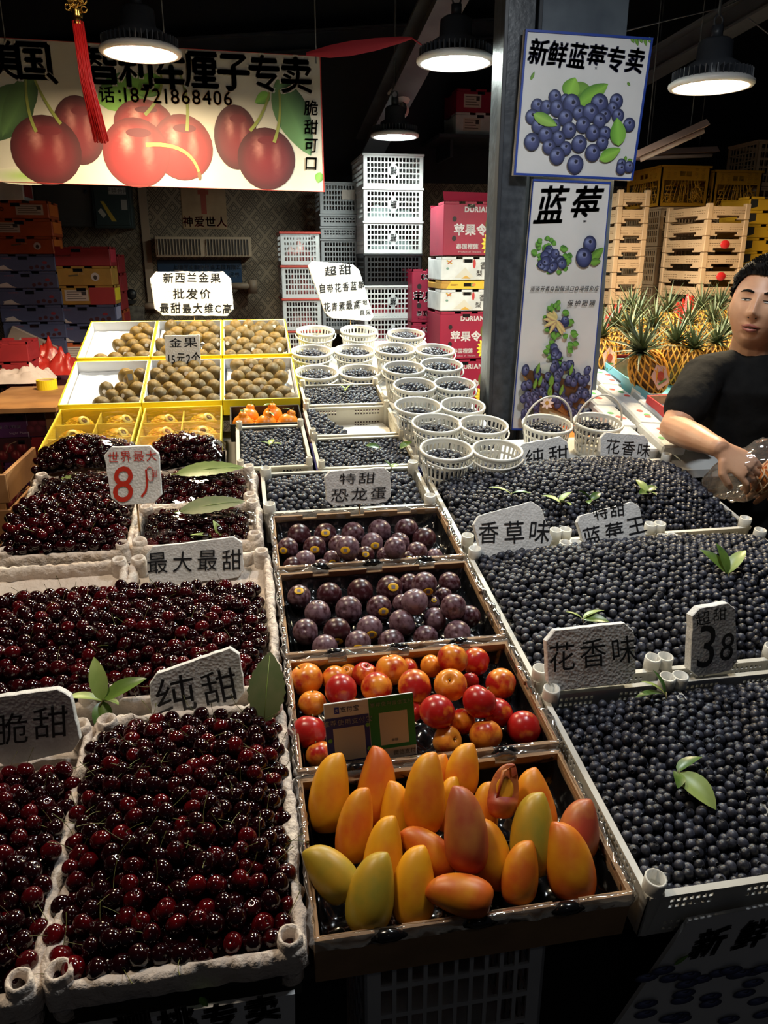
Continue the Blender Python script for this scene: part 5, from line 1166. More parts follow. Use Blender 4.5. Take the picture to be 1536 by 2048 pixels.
# two cartons of cherries domed under film
def film_dome(name, par, x0, x1, y0, y1, zf, m=FILM, n=22, amp=.003, seed=1):
    mb = MB(); v = []
    for j in range(n + 1):
        for i in range(n + 1):
            x, y = x0 + (x1 - x0) * i / n, y0 + (y1 - y0) * j / n
            v.append((x, y, zf(x, y) + amp * noise.noise(Vector((x * 45, y * 45, seed)))))
    f = [(j * (n + 1) + i, j * (n + 1) + i + 1, (j + 1) * (n + 1) + i + 1, (j + 1) * (n + 1) + i) for j in range(n) for i in range(n)]
    mb.add(v, f, None, 0, True); return mb.build(name, m, par)
for x0, x1, lab, hl in ((-.585, -.305, 'left', 'film wrapped carton of glossy cherries in front of the left clear lid box'), (-.272, -.062, 'right', 'film wrapped black carton of glossy cherries in front of the right clear lid box')):
    t = tray('cherry_carton', hl, 'carton', x0, 2.145, .06); w = x1 - x0; MB().box(0, w, 0, .003, 0, .045).box(0, w, .155, .158, 0, .045).box(0, .003, 0, .158, 0, .045).box(w - .003, w, 0, .158, 0, .045).box(0, w, 0, .158, -.001, .002).build('carton_body', BLACKPL if lab == 'right' else CARD, t)
    zf = bump_fn(x0 - .01, x1 + .01, 2.13, 2.33, -.018, .055, .5, .5)
    cherry_heap(x0 + .014, x1 - .014, 2.16, 2.295, zf, .0245, 'glossy cherries under film in the %s wrapped carton' % lab, stems=.1)
    o = film_dome('stretch_film', None, x0, x1, 2.148, 2.308, lambda x, y, z=zf: z(x, y) + .016); o.parent = t; o.matrix_parent_inverse = (Matrix.Translation(t.location) @ Euler(t.rotation_euler).to_matrix().to_4x4()).inverted()
def film_on(label_start, x0, x1, y0, y1, zf):
    t = [o for o in C.objects if o.get('label', '').startswith(label_start)][0]
    o = film_dome('stretch_film', None, x0, x1, y0, y1, zf); o.parent = t; o.matrix_parent_inverse = (Matrix.Translation(t.location) @ Euler(t.rotation_euler).to_matrix().to_4x4()).inverted()
zA = bump_fn(-.27, .02, 1.72, 1.92, -.004, .034, .4, .4); film_on('cloth lined tray of wrapped cherries just above', -.262, .012, 1.728, 1.912, zA)
zB = bump_fn(-.27, .02, 1.93, 2.13, -.004, .036, .4, .4); film_on('cloth lined tray of wrapped cherries right', -.262, .008, 1.932, 2.122, zB)
zC = bump_fn(-.56, -.27, 1.85, 2.15, .004, .052, .5, .4); film_on('cloth lined crate of open cherries', -.55, -.284, 1.95, 2.13, zC)

# ------------------------------------------------------------------ leaves
def leaf_mb(l, w, fold=.25, bend=.3, n=8, mb=None, M=None, jag=0):
    mb = mb or MB(); v = []
    for i in range(n + 1):
        q = i / n; h = w * (math.sin(math.pi * q ** .85) ** .75) / 2 if 0 < i < n else .0004
        if jag and 0 < i < n: h *= 1 + (jag if i % 2 else -jag)
        z = bend * l * (q - q * q * 1.2)
        for k in (-1, -.5, 0, .5, 1): v.append((h * k, l * q, z + abs(k) * fold * h + .0008 * (k == 0)))
    f = [(5 * i + k, 5 * i + k + 1, 5 * i + k + 6, 5 * i + k + 5) for i in range(n) for k in range(4)]
    return mb.add(v, f, M, 0, True)
def leaf_sprig(label, u, v, y, specs, m=LEAF, dz=0):
    """specs: (direction deg in the ground plane, lift deg, length, width)"""
    p_ = at_y(u, v, y); t = thing('leaf_sprig', label, 'leaf', p_)
    for a, e, l, w in specs:
        M = Matrix.Rotation(R(a), 4, 'Z') @ Matrix.Rotation(R(e), 4, 'X') @ Matrix.Rotation(R(random.uniform(-30, 30)), 4, 'Y')
        leaf_mb(l, w, .3, .25, M=M).build('leaf', m if random.random() < .7 else LEAFL, t)
    MB().tube([(0, 0, -.004), (.002, 0, .003), (-.004, -.012, -.002)], .0013, 5).build('stalk', STEM, t); return t
def fit_y(u, v, zf):   # where the view line through a spot meets a heap surface
    d = ray(u, v); y = .5
    while y < 4:
        p_ = Vector((0, 0, CH)) + d * (y / d.y)
        if p_.z < zf(p_.x, y): return y - .004
        y += .004
    return 2
for lab, u, v, zf, dz, sp in (
    ('sprig of three dark leaves on the front blueberry heap', 1355, 1545, fr, .01, ((150, 10, .05, .02), (-70, 12, .055, .026), (-160, -12, .075, .04))),
    ('pale green leaf sprig at the back of the front blueberry heap', 1330, 1388, fr, .012, ((95, 5, .06, .02), (60, 25, .045, .018), (20, 50, .045, .014))),
    ('single leaf at the right picture edge on the front blueberries', 1532, 1540, fr, .012, ((-150, 20, .05, .026),)),
    ('sprig of three upright leaves on the middle blueberries at the right', 1455, 1148, md, .008, ((40, 35, .075, .03), (10, 55, .07, .024), (-60, 30, .08, .03))),
    ('small leaf pair behind the flower scent sign on the middle blueberries', 1165, 1238, md, .012, ((60, 20, .035, .012), (-80, 15, .05, .02), (-120, 5, .05, .024))),
    ('light green leaf pair on the back blueberries, left of three', 1022, 988, bk, .012, ((80, 20, .06, .018), (-120, 10, .05, .022))),
    ('leaf sprig on the back blueberries, behind the herb scent sign', 1120, 1005, bk, .014, ((50, 15, .05, .022), (190, 10, .05, .022), (-60, 25, .05, .024))),
    ('leaf sprig on the back blueberries, above the two-line sign', 1182, 1000, bk, .014, ((60, 30, .05, .024), (150, 5, .04, .022), (-60, 20, .04, .02))),
    ('leaf sprig on the back blueberries nearest to the seller', 1292, 985, bk, .014, ((10, 30, .05, .026), (-60, 10, .05, .024), (130, 10, .045, .022), (200, 5, .035, .02))),
): yy = fit_y(u, v, lambda x, y, z=zf, e=dz: z(x, y) + e); leaf_sprig(lab, u, v, yy, sp)
fl = lambda x, y: rim(y) + .004
for lab, u, v, sp in (('small leaf sprig in the brown carton of blueberries', 540, 890, ((70, 15, .04, .016), (-20, 20, .035, .02), (-120, 10, .04, .018))),
    ('dark leaf in the crate with the deep blue carton, right one', 800, 898, ((-60, 20, .05, .024),)), ('dark leaf in the crate with the deep blue carton, left one', 760, 896, ((70, 10, .045, .022),)),
    ('small leaf sprig on the blueberries in front of the white baskets', 692, 780, ((60, 30, .04, .018), (-60, 30, .04, .018), (170, 10, .035, .016))),
    ('curled green leaf above the dinosaur egg plum sign', 782, 935, ((40, 30, .04, .02), (-60, 10, .03, .016)))):
    leaf_sprig(lab, u, v, fit_y(u, v, lambda x, y: fl(x, y) + .006), sp)
cm = bump_fn(-.75, .03, 1.2, 1.64, -.0, .065, .35, .45)
leaf_sprig('sprig of glossy leaves between the two lower left price signs', 205, 1402, 1.20, ((20, 62, .075, .03), (-85, 25, .08, .032), (100, 20, .06, .026), (-130, 10, .04, .02), (180, -40, .055, .032)), LEAF)
leaf_sprig('sprig of bright leaves above the biggest sweetest sign', 440, 1080, 1.75, ((100, 20, .07, .02), (30, 60, .05, .024), (-60, 20, .05, .022)), LEAFL)
# large single leaves
def big_leaf(label, p_, l, w, rot, m, seed=0, bend=.12):
    t = thing('large_leaf', label, 'leaf', p_, rot); leaf_mb(l, w, .12, bend, 16, jag=.05).build('blade', m, t); MB().tube([(0, -.012, 0), (0, l * .5, bend * l * .22 + .0012), (0, l * .95, .0)], [.0012, .0009, .0004], 5).build('midrib', LEAFL, t); return t
big_leaf('large dull green leaf hanging over the cloth rim right of the pure sweet sign', at_y(528, 1445, 1.12), .115, .062, (R(60), R(5), R(-8)), LEAFD)
big_leaf('large pale green leaf lying under the film left of the red 8 sign', at_y(112, 990, 2.02) + Vector((0, 0, .012)), .085, .07, (Matrix.Rotation(RA + .35, 3, 'X') @ Matrix.Rotation(R(-70), 3, 'Z')).to_euler(), LEAFL)
big_leaf('long green leaf lying on wrapped cherries right of the red 8 sign', Vector((-.19, 2.03, zB(-.19, 2.03) + .006)), .18, .056, (Matrix.Rotation(RA + .3, 3, 'X') @ Matrix.Rotation(R(-84), 3, 'Z')).to_euler(), mat('leaf_mid', (.16, .22, .06), .35, col2=(.22, .28, .08), nscale=20))
big_leaf('long dark leaf lying on wrapped cherries above the biggest sweetest sign', Vector((-.17, 1.82, zA(-.17, 1.82) + .006)), .16, .056, (Matrix.Rotation(RA + .3, 3, 'X') @ Matrix.Rotation(R(-80), 3, 'Z')).to_euler(), LEAFD)

# ------------------------------------------------------------------ cardboard trays of plums, nectarines, mangoes
def liner(w, d, h, m, par, pitch=.062, depth_=.018, z=.03, name='black_liner'):
    n1, n2 = 44, 30; v = []
    for j in range(n2 + 1):
        for i in range(n1 + 1):
            x, y = w * i / n1, d * j / n2; e = min(x, w - x, y, d - y)
            c = math.cos(2 * math.pi * x / pitch) * math.cos(2 * math.pi * y / pitch)
            zz = z + depth_ * .5 * c; 
            if e < .012: zz = z + (h - .012 - z) * (1 - e / .012) 
            v.append((min(max(x, .004), w - .004), min(max(y, .004), d - .004), zz + .003 * noise.noise(Vector((x * 40, y * 40, 1)))))
    f = [(j * (n1 + 1) + i, j * (n1 + 1) + i + 1, (j + 1) * (n1 + 1) + i + 1, (j + 1) * (n1 + 1) + i) for j in range(n2) for i in range(n1)]
    mb = MB(); mb.add(v, f, None, 0, True); return mb.build(name, m, par)
def card_tray(label, x0, y0, w, d, h=.075, film=True):
    t = tray('cardboard_tray', label, 'carton', x0, y0, h); q = .007
    for nm, b in (('front_wall', (0, w, 0, q)), ('back_wall', (0, w, d - q, d)), ('left_wall', (0, q, q, d - q)), ('right_wall', (w - q, w, q, d - q))):
        mb = MB(); mb.box(b[0], b[1], b[2], b[3], 0, h - .008, bev=.001)
        lng = b[1] - b[0] > b[3] - b[2]; L0, L1 = (0, w) if lng else (q, d - q)
        cuts = (.22, .5, .78) if lng else (.5,); s = L0
        for c in cuts:
            e = L0 + (L1 - L0) * c - .018
            (mb.box(s, e, b[2], b[3], h - .008, h) if lng else mb.box(b[0], b[1], s, e, h - .008, h)); s = e + .036
        (mb.box(s, L1, b[2], b[3], h - .008, h) if lng else mb.box(b[0], b[1], s, L1, h - .008, h))
        mb.build(nm, CARD, t)
        ed = MB(); s = L0; st = .0022; 
        (ed.box(b[0] + .0015, b[1] - .0015, b[2] + .0012, b[3] - .0012, h, h + .0008) if 0 else None)
    MB().box(q, w - q, q, d - q, 0, .004).build('bottom', CARD, t)
    liner(w - 2 * q, d - 2 * q, h, BLACKP, t).location = (q, q, 0)
    rim_cloth(t, w, d, h + .0005, FILMH, 'wrinkled_film', .0045, .0055, .014, seed=x0 + y0 * 3, seg=60)
    for c in (.22, .5, .78): MB().tube([(w * c - .022, -.004, h - .006), (w * c - .01, -.007, h + .002), (w * c + .008, -.007, h + .001), (w * c + .022, -.004, h - .006)], [.003, .009, .008, .003], 7).build('film_tuck', BLACKP, t)
    return t
CT = {}
CT['mango'] = card_tray('cardboard tray of mangoes at the front of the stall', .048, .745, .425, .262, .085)
CT['nect'] = card_tray('cardboard tray of red nectarines behind the mangoes', .050, 1.018, .428, .272)
CT['plum'] = card_tray('cardboard tray of dark plums behind the nectarines', .050, 1.302, .430, .285)
CT['plum2'] = card_tray('smaller looking cardboard tray of dark plums below the white sign', .050, 1.605, .432, .245)
LAM = [(q, w_, 1) for q, w_ in ((0, 1), (1, 1))]

def fruit_lathe(prof, seg, mm): return MB().lathe(prof, seg)
pl_me = None
def plum_mesh():
    P_ = [(math.cos(R(a)) , math.sin(R(a)) * .97) for a in range(-90, 76, 11)] + [(.14, .90), (0, .84)]; mb = MB().lathe(P_, 20); v = []
    for x, y, z in mb.v: g = 1 - .05 * math.exp(-(y / .18) ** 2) * (x > 0); v.append((x * g * 1.0, y * 1.03, z))
    mb.v = v; return mb.mesh('plum', [PLUM])
PM = plum_mesh(); SK = MB().lathe([(0, .012), (.16, .012), (.30, .010), (.31, 0)], 16, M=Matrix.Translation((0, 0, .985)) @ Matrix.Scale(1.3, 4, (1, 0, 0))).mesh('sticker', [YST]); SKP = MB().box(-.14, .14, -.13, .13, 1.0, 1.016).mesh('sticker_print', [mat('sticker_grey', (.25, .22, .25), .5)])
def rowcol(items):   # items: (u, v, ...) -> phrase by row from the front and place from the left
    rows = []; 
    for it in sorted(items, key=lambda q: -q[1]):
        if rows and abs(rows[-1][0][1] - it[1]) < 11: rows[-1].append(it)
        else: rows.append([it])
    out = {}
    for r, row in enumerate(rows):
        row.sort(key=lambda q: q[0])
        for c, it in enumerate(row): out[(it[0], it[1])] = (nth(r), nth(c), len(row))
    return out
def face_cam(p_, yaw=0, pitch=0):   # rotation that turns local +Z towards the camera, then off by yaw, pitch
    d = (Vector((0, 0, CH)) - p_).normalized(); q = d.to_track_quat('Z', 'Y').to_euler(); M = q.to_matrix() @ Euler((R(pitch), R(yaw), 0)).to_matrix(); return M.to_euler()
def place_plums(lst, org, sc, where, group, r0):
    pts = [(org[0] + x / sc, org[1] + y / sc, lv, st, r) for x, y, lv, st, r in lst]; rc = rowcol(pts)
    for u, v, lv, st, r in pts:
        p_ = at_rim(u, v, -.018 + lv); rr = r / sc * depth(p_) / FPX
        rw, cl, n = rc[(u, v)]
        t = thing('plum', 'dark plum %s, %s row, %s from left%s' % (where, rw, cl, ', yellow sticker' if st else ''), 'plum', p_, group=group)
        t.rotation_euler = face_cam(p_, *((st[0], st[1]) if st else (rng.uniform(-70, 70), rng.uniform(-70, 70)))); t.scale = (rr, rr, rr)
        link('skin', PM, t)
        if st: link('sticker_print', SKP, link('sticker', SK, t))
n0 = None
P1 = [(280, 545, 0, n0, 68), (430, 540, 0, (0, -10), 66), (585, 535, 0, n0, 68), (737, 520, 0, n0, 68), (890, 512, 0, n0, 68), (990, 565, 0, n0, 68), (215, 618, 0, (-25, 10), 62), (368, 612, 0, (0, 10), 66), (505, 600, 0, n0, 60), (556, 615, .035, (-12, 10), 70), (695, 590, 0, (15, 10), 64), (850, 585, 0, n0, 60), (825, 615, .035, n0, 64), (950, 640, 0, n0, 62), (312, 685, 0, n0, 60), (465, 675, -.005, (5, 25), 48), (658, 655, 0, (0, -5), 52), (765, 655, -.004, n0, 45), (245, 722, -.008, (0, 25), 58), (405, 728, -.008, n0, 52), (575, 715, -.008, (5, 35), 52), (905, 678, -.008, (0, -5), 46), (1050, 665, -.008, (0, 10), 48)]
P2 = [(280, 892, 0, (0, -30), 68), (450, 880, 0, n0, 72), (627, 865, 0, n0, 76), (795, 850, 0, (15, -10), 78), (905, 820, 0, n0, 60), (992, 825, .03, (20, 30), 74), (1135, 815, 0, n0, 64), (385, 985, 0, n0, 76), (562, 965, 0, n0, 78), (735, 957, 0, (20, 15), 74), (870, 935, 0, n0, 60), (1040, 925, -.005, (10, -20), 40), (937, 922, .035, n0, 78), (1100, 890, 0, n0, 52), (1157, 950, .03, n0, 74), (315, 1092, 0, n0, 74), (495, 1090, 0, (0, 45), 80), (680, 1075, 0, (10, 25), 76), (865, 1042, 0, n0, 78), (1050, 1022, 0, n0, 68), (1245, 1005, 0, n0, 66), (425, 1180, -.006, n0, 74), (615, 1160, -.006, (0, 20), 76), (803, 1150, -.006, n0, 76), (1000, 1125, -.006, (0, 50), 72), (1180, 1105, -.006, n0, 78)]
place_plums(P1, (500, 880), 2.844, 'in the upper plum tray', 'plums in the upper tray', .026); place_plums(P2, (500, 880), 2.844, 'in the lower plum tray', 'plums in the lower tray', .027)
# nectarines
mb = MB(); P_ = [(math.cos(R(a)) * (1 + .03 * math.sin(R(a))), math.sin(R(a)) * .94) for a in range(-90, 70, 10)] + [(.22, .86), (.12, .74), (0, .68)]; mb.lathe(P_, 24); v = []
for x, y, z in mb.v: g = 1 - .07 * math.exp(-(y / .2) ** 2) * (x > 0); v.append((x * g, y * 1.02, z))
mb.v = v; NM = mb.mesh('nectarine', [NECT]); NS = MB().tube([(0, 0, .66), (.02, 0, .85), (.07, .02, 1.0)], [.05, .035, .05], 6).mesh('stem_stub', [STEM])
NL = [(115, 218, 0, 75), (240, 212, -.01, 58), (268, 262, .03, 72), (372, 196, -.005, 56), (425, 250, .005, 70), (490, 175, .01, 72), (592, 248, .02, 76), (560, 172, -.012, 48), (665, 160, 0, 52), (757, 128, .035, 68), (858, 138, .0, 62), (748, 242, .03, 72), (835, 225, -.005, 40), (968, 235, 0, 68), (142, 322, -.005, 60), (875, 315, .04, 75), (690, 358, .035, 78), (955, 362, 0, 66), (128, 448, 0, 76), (175, 548, -.012, 62), (1070, 428, -.004, 75), (903, 462, 0, 72), (733, 487, -.006, 66), (800, 402, -.005, 60), (580, 350, -.008, 52), (300, 190, -.012, 40), (455, 350, -.01, 60), (330, 360, -.01, 60)]
pts = [(560 + x / 2.194, 1260 + y / 2.194, lv, r) for x, y, lv, r in NL]; rc = rowcol(pts)
for u, v, lv, r in pts:
    p_ = at_rim(u, v, -.014 + lv); rr = r / 2.194 * depth(p_) / FPX; rw, cl, n = rc[(u, v)]
    t = thing('nectarine', 'red and yellow nectarine, %s row from the front of its tray, %s from the left' % (rw, cl), 'nectarine', p_, group='nectarines in the cardboard tray')
    t.rotation_euler = (R(rng.uniform(-50, 20)), R(rng.uniform(-50, 50)), R(rng.uniform(0, 360))) if rng.rand() < .6 else face_cam(p_, rng.uniform(-50, 50), 130 + rng.uniform(-40, 40)); t.scale = (rr,) * 3; link('skin', NM, t); link('stem_stub', NS, t)
# mangoes
def mango_mb(seg=24, n=18, beak=.21):
    mb = MB(); v = []
    for j in range(n + 1):
        q = j / n; a = math.pi * q; r = math.sin(a) ** .82 * (.52 - .13 * q ** 1.6) ; z = .5 - .5 * math.cos(a)
        r = .5 * math.sin(a) ** .60 * (1.06 - .50 * q ** 1.5); cx = beak * (q ** 2.2) - .04
        for i in range(seg): b = 2 * math.pi * i / seg; v.append((cx + r * math.cos(b) * .66, r * math.sin(b) * .58, z - .5))
    f = [(j * seg + i, j * seg + (i + 1) % seg, (j + 1) * seg + (i + 1) % seg, (j + 1) * seg + i) for j in range(n) for i in range(seg)]
    return mb.add(v, f, None, 0, True)
MM = {m.name: mango_mb().mesh('mango', [m]) for m in (MANGO, MANGOG, MANGOR)}
MST = MB().lathe([(.015, -.497), (.012, -.515), (0, -.515)], 8).mesh('stem_scar', [STEM])
ML = [  # tip, base, width in the close-up's pixels, raise, kind, flip, label
 ((205, 548), (225, 878), 165, 0, 0, 0, 'tall yellow mango at the rear left corner, partly before the blue payment card'),
 ((470, 528), (385, 860), 160, 0, 0, 1, 'yellow mango leaning right below the payment cards'),
 ((330, 698), (325, 1012), 148, .01, 2, 0, 'slim orange mango second from the left, with its tip up'),
 ((535, 675), (495, 965), 140, -.005, 0, 1, 'golden mango half hidden left of the tall central one'),
 ((620, 545), (645, 885), 168, .045, 0, 0, 'big bright yellow mango standing tall at the centre back'),
 ((690, 548), (700, 760), 100, 0, 0, 0, 'thin strip of yellow mango peeping behind the tall central one'),
 ((795, 500), (800, 730), 140, .02, 0, 0, 'yellow mango with the highest tip, at the back of the tray'),
 ((440, 828), (460, 1180), 165, .01, 0, 0, 'orange yellow mango in front of the slim orange one'),
 ((735, 650), (745, 880), 110, 0, 0, 0, 'pale yellow mango half hidden behind the red one'),
 ((560, 865), (745, 1070), 150, .01, 0, 1, 'yellow mango lying slantwise left of the red one, with a dark spot'),
 ((835, 698), (800, 1050), 180, .05, 3, 1, 'reddish mango at the very centre of the tray'),
 ((888, 674), (905, 900), 110, 0, 2, 0, 'orange mango hidden behind the cut one'),
 ((1065, 628), (1160, 900), 165, .01, 0, 0, 'large yellow mango at the back right, behind the greenish one'),
 ((1090, 725), (1120, 1070), 185, .02, 1, 0, 'wide green yellow mango right of the cut one'),
 ((1305, 748), (1310, 1000), 168, .01, 3, 0, 'orange red mango nearest the right wall of the tray'),
 ((1285, 856), (1260, 1175), 200, .01, 0, 1, 'broad yellow mango with a water drop at the front right'),
 ((935, 838), (920, 1130), 165, .0, 0, 1, 'shaded orange mango between the red one and the small front one'),
 ((1055, 932), (1050, 1192), 150, .01, 2, 0, 'small pointed mango alone at the front right of centre'),
 ((565, 962), (600, 1280), 180, .01, 0, 0, 'yellow mango at the front centre, tip up'),
 ((395, 986), (398, 1312), 195, .015, 1, 0, 'olive yellow mango at the front left, tip up'),
 ((150, 945), (300, 1175), 175, .015, 1, 1, 'greenish mango lying aslant in the left front corner'),
 ((650, 1115), (925, 1195), 165, .02, 2, 1, 'mango lying on its side at the front centre'),
]
def mango_place(tip, base, w, lv, label):
    A = (560 + tip[0] / 2.194, 1260 + tip[1] / 2.194); B = (560 + base[0] / 2.194, 1260 + base[1] / 2.194)
    p_ = at_rim((A[0] + B[0]) / 2, (A[1] + B[1]) / 2, -.002 + lv); dp = depth(p_); k_ = dp / FPX
    ax = (CR * (A[0] - B[0]) + CU * -(A[1] - B[1])); Lp = ax.length; ax = (ax.normalized() + CF * .28).normalized(); length = Lp * k_ * 1.0
    return p_, ax, length, w / 2.194 * k_
for tip, base, w, lv, kd, fl_, label in ML:
    p_, ax, ln_, wd_ = mango_place(tip, base, w, lv, label)
    x = CR - ax * CR.dot(ax); x.normalize(); y = ax.cross(x)
    if fl_: x, y = -x, -y
    M = Matrix((x, y, ax)).transposed()
    t = thing('mango', label, 'mango', p_, M.to_euler()); t.scale = (wd_ / .55, wd_ / .55, ln_)
    mm = {0: MANGO, 1: MANGOG, 2: MANGO, 3: MANGOR}[kd]; link('skin', MM[mm.name], t); link('stem_scar', MST, t)
# the cut mango
p_, ax, ln_, wd_ = mango_place((985, 590), (975, 820), 140, .05, '')
x = CR - ax * CR.dot(ax); x.normalize(); y = ax.cross(x); M = Matrix((x, y, ax)).transposed()
t = thing('mango', 'half peeled mango showing its yellow flesh, standing behind the green yellow one', 'mango', p_, M.to_euler()); t.scale = (wd_ / .62, wd_ / .6, ln_)
mb = mango_mb(); v = []
for a, b, c in mb.v:
    if b < -.05 and c > -.15: b = -.05 + (b + .05) * .25; a = a * (.75 if c < .2 else .6)
    v.append((a, b, c))
mb.v = v; mb.build('skin', MANGOR, t)
fl2 = MB(); fl2.lathe([(0, .004), (.7, .003), (.95, 0), (1, -.02)], 24, M=Matrix.Translation((.01, -.125, .04)) @ Matrix.Rotation(R(90), 4, 'X') @ Matrix.Diagonal((.17, .22, .6, 1))); fl2.build('cut_flesh', MANGOC, t)
MB().tube([(-.15, -.13, -.15), (-.08, -.15, .1), (-.02, -.16, .36), (.10, -.15, .42), (.13, -.14, .25)], [.02, .03, .04, .035, .02], 8).build('peeled_skin', MANGOR, t)

# ------------------------------------------------------------------ kiwi trays
KA = math.atan(.28)
mb = MB(); kp = [(math.cos(R(a)), math.sin(R(a)) * 1.18) for a in range(-90, 91, 12)]; mb.lathe(kp, 16); KM = mb.mesh('kiwi', [KIWI]); KT = MB().lathe([(0, 1.20), (.1, 1.2), (.14, 1.17)], 8).mesh('blossom_end', [mat('kiwi_tip', (.08, .045, .015), .8)])
KSK = MB().lathe([(0, .012), (.2, .010), (.3, 0)], 12, M=Matrix.Translation((0, 0, 1.0)) @ Matrix.Rotation(0, 4, 'X')).mesh('sticker', [STICK])
for v_ in KSK.vertices: v_.co = Vector((v_.co.x, -v_.co.z * .99, v_.co.y))
def kiwi_tray(label, x0, y0, w, d, slots_, where, group):
    h = .058; t = tray('fruit_tray', label, 'tray', x0, y0, h, KA, KZ(y0)); q = .005
    o = MB(); o.box(0, w, 0, q, 0, h, bev=.001).box(0, w, d - q, d, 0, h, bev=.001).box(0, q, q, d - q, 0, h).box(w - q, w, q, d - q, 0, h); o.build('yellow_wall', YEL, t)
    i_ = MB(); i_.box(q, w - q, q, q + .002, 0, h - .001).box(q, w - q, d - q - .002, d - q, 0, h - .001).box(q, q + .002, q, d - q, 0, h - .001).box(w - q - .002, w - q, q, d - q, 0, h - .001).box(q, w - q, q, d - q, .001, .004); i_.build('white_lining', WCARD, t)
    liner(w - .016, d - .016, .03, CLEARCELL, t, .05, .012, .012, 'moulded_cells').location = (.008, .008, 0)
    nr = 6; nc = 5; cnt = 0
    for r in range(nr):
        for c in range(nc):
            if (r, c) not in slots_: continue
            off = .5 if r % 2 else 0
            if off and c == nc - 1: continue
            x = (.028 + (w - .056) * (c + off) / (nc - 1)); y = .032 + (d - .064) * r / (nr - 1)
            k_ = thing('kiwi', 'golden kiwi %s, %s row from the front, %s from its left' % (where, nth(r), nth(sum(1 for q in slots_ if q[0] == r and q[1] < c))), 'kiwi', group=group)
            M = Matrix.Translation(t.location) @ Euler(t.rotation_euler).to_matrix().to_4x4() @ Matrix.Translation((x, y, .038 + rng.uniform(-.003, .004)))
            k_.location = M.translation; k_.rotation_euler = (R(rng.uniform(-25, 25)) + KA, R(rng.uniform(65, 115)) if rng.rand() < .5 else R(rng.uniform(-30, 30)), R(rng.uniform(-30, 30))); s_ = .0265 * rng.uniform(.94, 1.06); k_.scale = (s_, s_, s_)
            link('skin', KM, k_); link('blossom_end', KT, k_)
            if rng.rand() < .35: link('sticker', KSK, k_)
    return t
W3 = .266; full = {(r, c) for r in range(6) for c in range(5)}
D3 = .375
kiwi_tray('yellow edged kiwi tray, back left, only its right side filled', -.61, 3.075, W3, D3 + .02, {(0, 2), (0, 3), (0, 4), (1, 2), (1, 3), (2, 2), (2, 3), (2, 4), (3, 2), (3, 3), (4, 3), (4, 4), (5, 3), (0, 1), (5, 4)}, 'in the back left tray', 'kiwis of the back left tray')
kiwi_tray('yellow edged kiwi tray, back centre, under the two line price card', -.342, 3.075, W3, D3 + .02, full - {(3, 1), (2, 1), (4, 0), (2, 3)}, 'in the back centre tray', 'kiwis of the back centre tray')
kiwi_tray('yellow edged kiwi tray, back right, full', -.074, 3.075, W3, D3 + .02, full - {(0, 4), (3, 4)}, 'in the back right tray', 'kiwis of the back right tray')
kiwi_tray('yellow edged kiwi tray, front left, mostly empty white cells', -.61, 2.685, W3, D3, {(0, 2), (0, 3), (0, 4), (1, 2), (1, 3), (2, 2), (2, 3), (2, 4), (3, 3), (4, 3), (4, 4), (3, 4), (5, 4)}, 'in the front left tray', 'kiwis of the front left tray')
kiwi_tray('yellow edged kiwi tray, front centre, the fullest', -.342, 2.685, W3, D3, full, 'in the front centre tray', 'kiwis of the front centre tray')
kiwi_tray('yellow edged kiwi tray, front right, beside the baskets', -.074, 2.685, W3, D3, full - {(2, 4), (4, 0), (4, 4)}, 'in the front right tray', 'kiwis of the front right tray')
# film strip standing in front left tray
t = thing('folded_card', 'small folded yellow brown card standing on the kiwis of the front left tray', 'card', at_y(262, 760, 2.85)); MB().box(-.013, .013, -.003, .003, -.04, .035, bev=.001, M=Matrix.Rotation(R(-6), 4, 'Y')).build('card_body', mat('card_ochre', (.5, .33, .1), .5), t); MB().box(-.008, .008, -.0045, -.003, .0, .022, M=Matrix.Rotation(R(-6), 4, 'Y')).build('printed_label', mat('label_grey', (.3, .32, .34), .5), t)

# clear lid boxes of wrapped fruit
YNET = mat('foam_net_yellow', (.95, .66, .05), .6); YGL = film_mat('amber_lid', .04, (1, .97, .8), fr=.3)
YFR = mat('fruit_amber', (.8, .42, .04), .45)
def ruffle_mb(r, layers=5, seg=28):
    mb = MB()
    for j in range(layers):
        e = j / layers; rr = r * math.cos(e * 1.2); z = r * .75 * math.sin(e * 1.2); v = []
        for i in range(seg): a = 2 * math.pi * i / seg; k_ = 1 + (.09 if i % 2 else -.02); v += [(rr * .9 * math.cos(a), rr * .9 * math.sin(a), z), (rr * k_ * math.cos(a), rr * k_ * math.sin(a), z + r * .09 * (1 if i % 2 else .3)), (rr * .9 * math.cos(a), rr * .9 * math.sin(a), z + r * .16)]
        f = []
        for i in range(seg): a, b = 3 * i, 3 * ((i + 1) % seg); f += [(a, b, b + 1, a + 1), (a + 1, b + 1, b + 2, a + 2)]
        mb.add(v, f)
    return mb
RF = ruffle_mb(.046).mesh('foam_net', [YNET]); RFB = MB().lathe([(.046 * math.cos(R(a)), .04 * math.sin(R(a))) for a in range(-30, 91, 15)], 18).mesh('fruit_skin', [YFR])
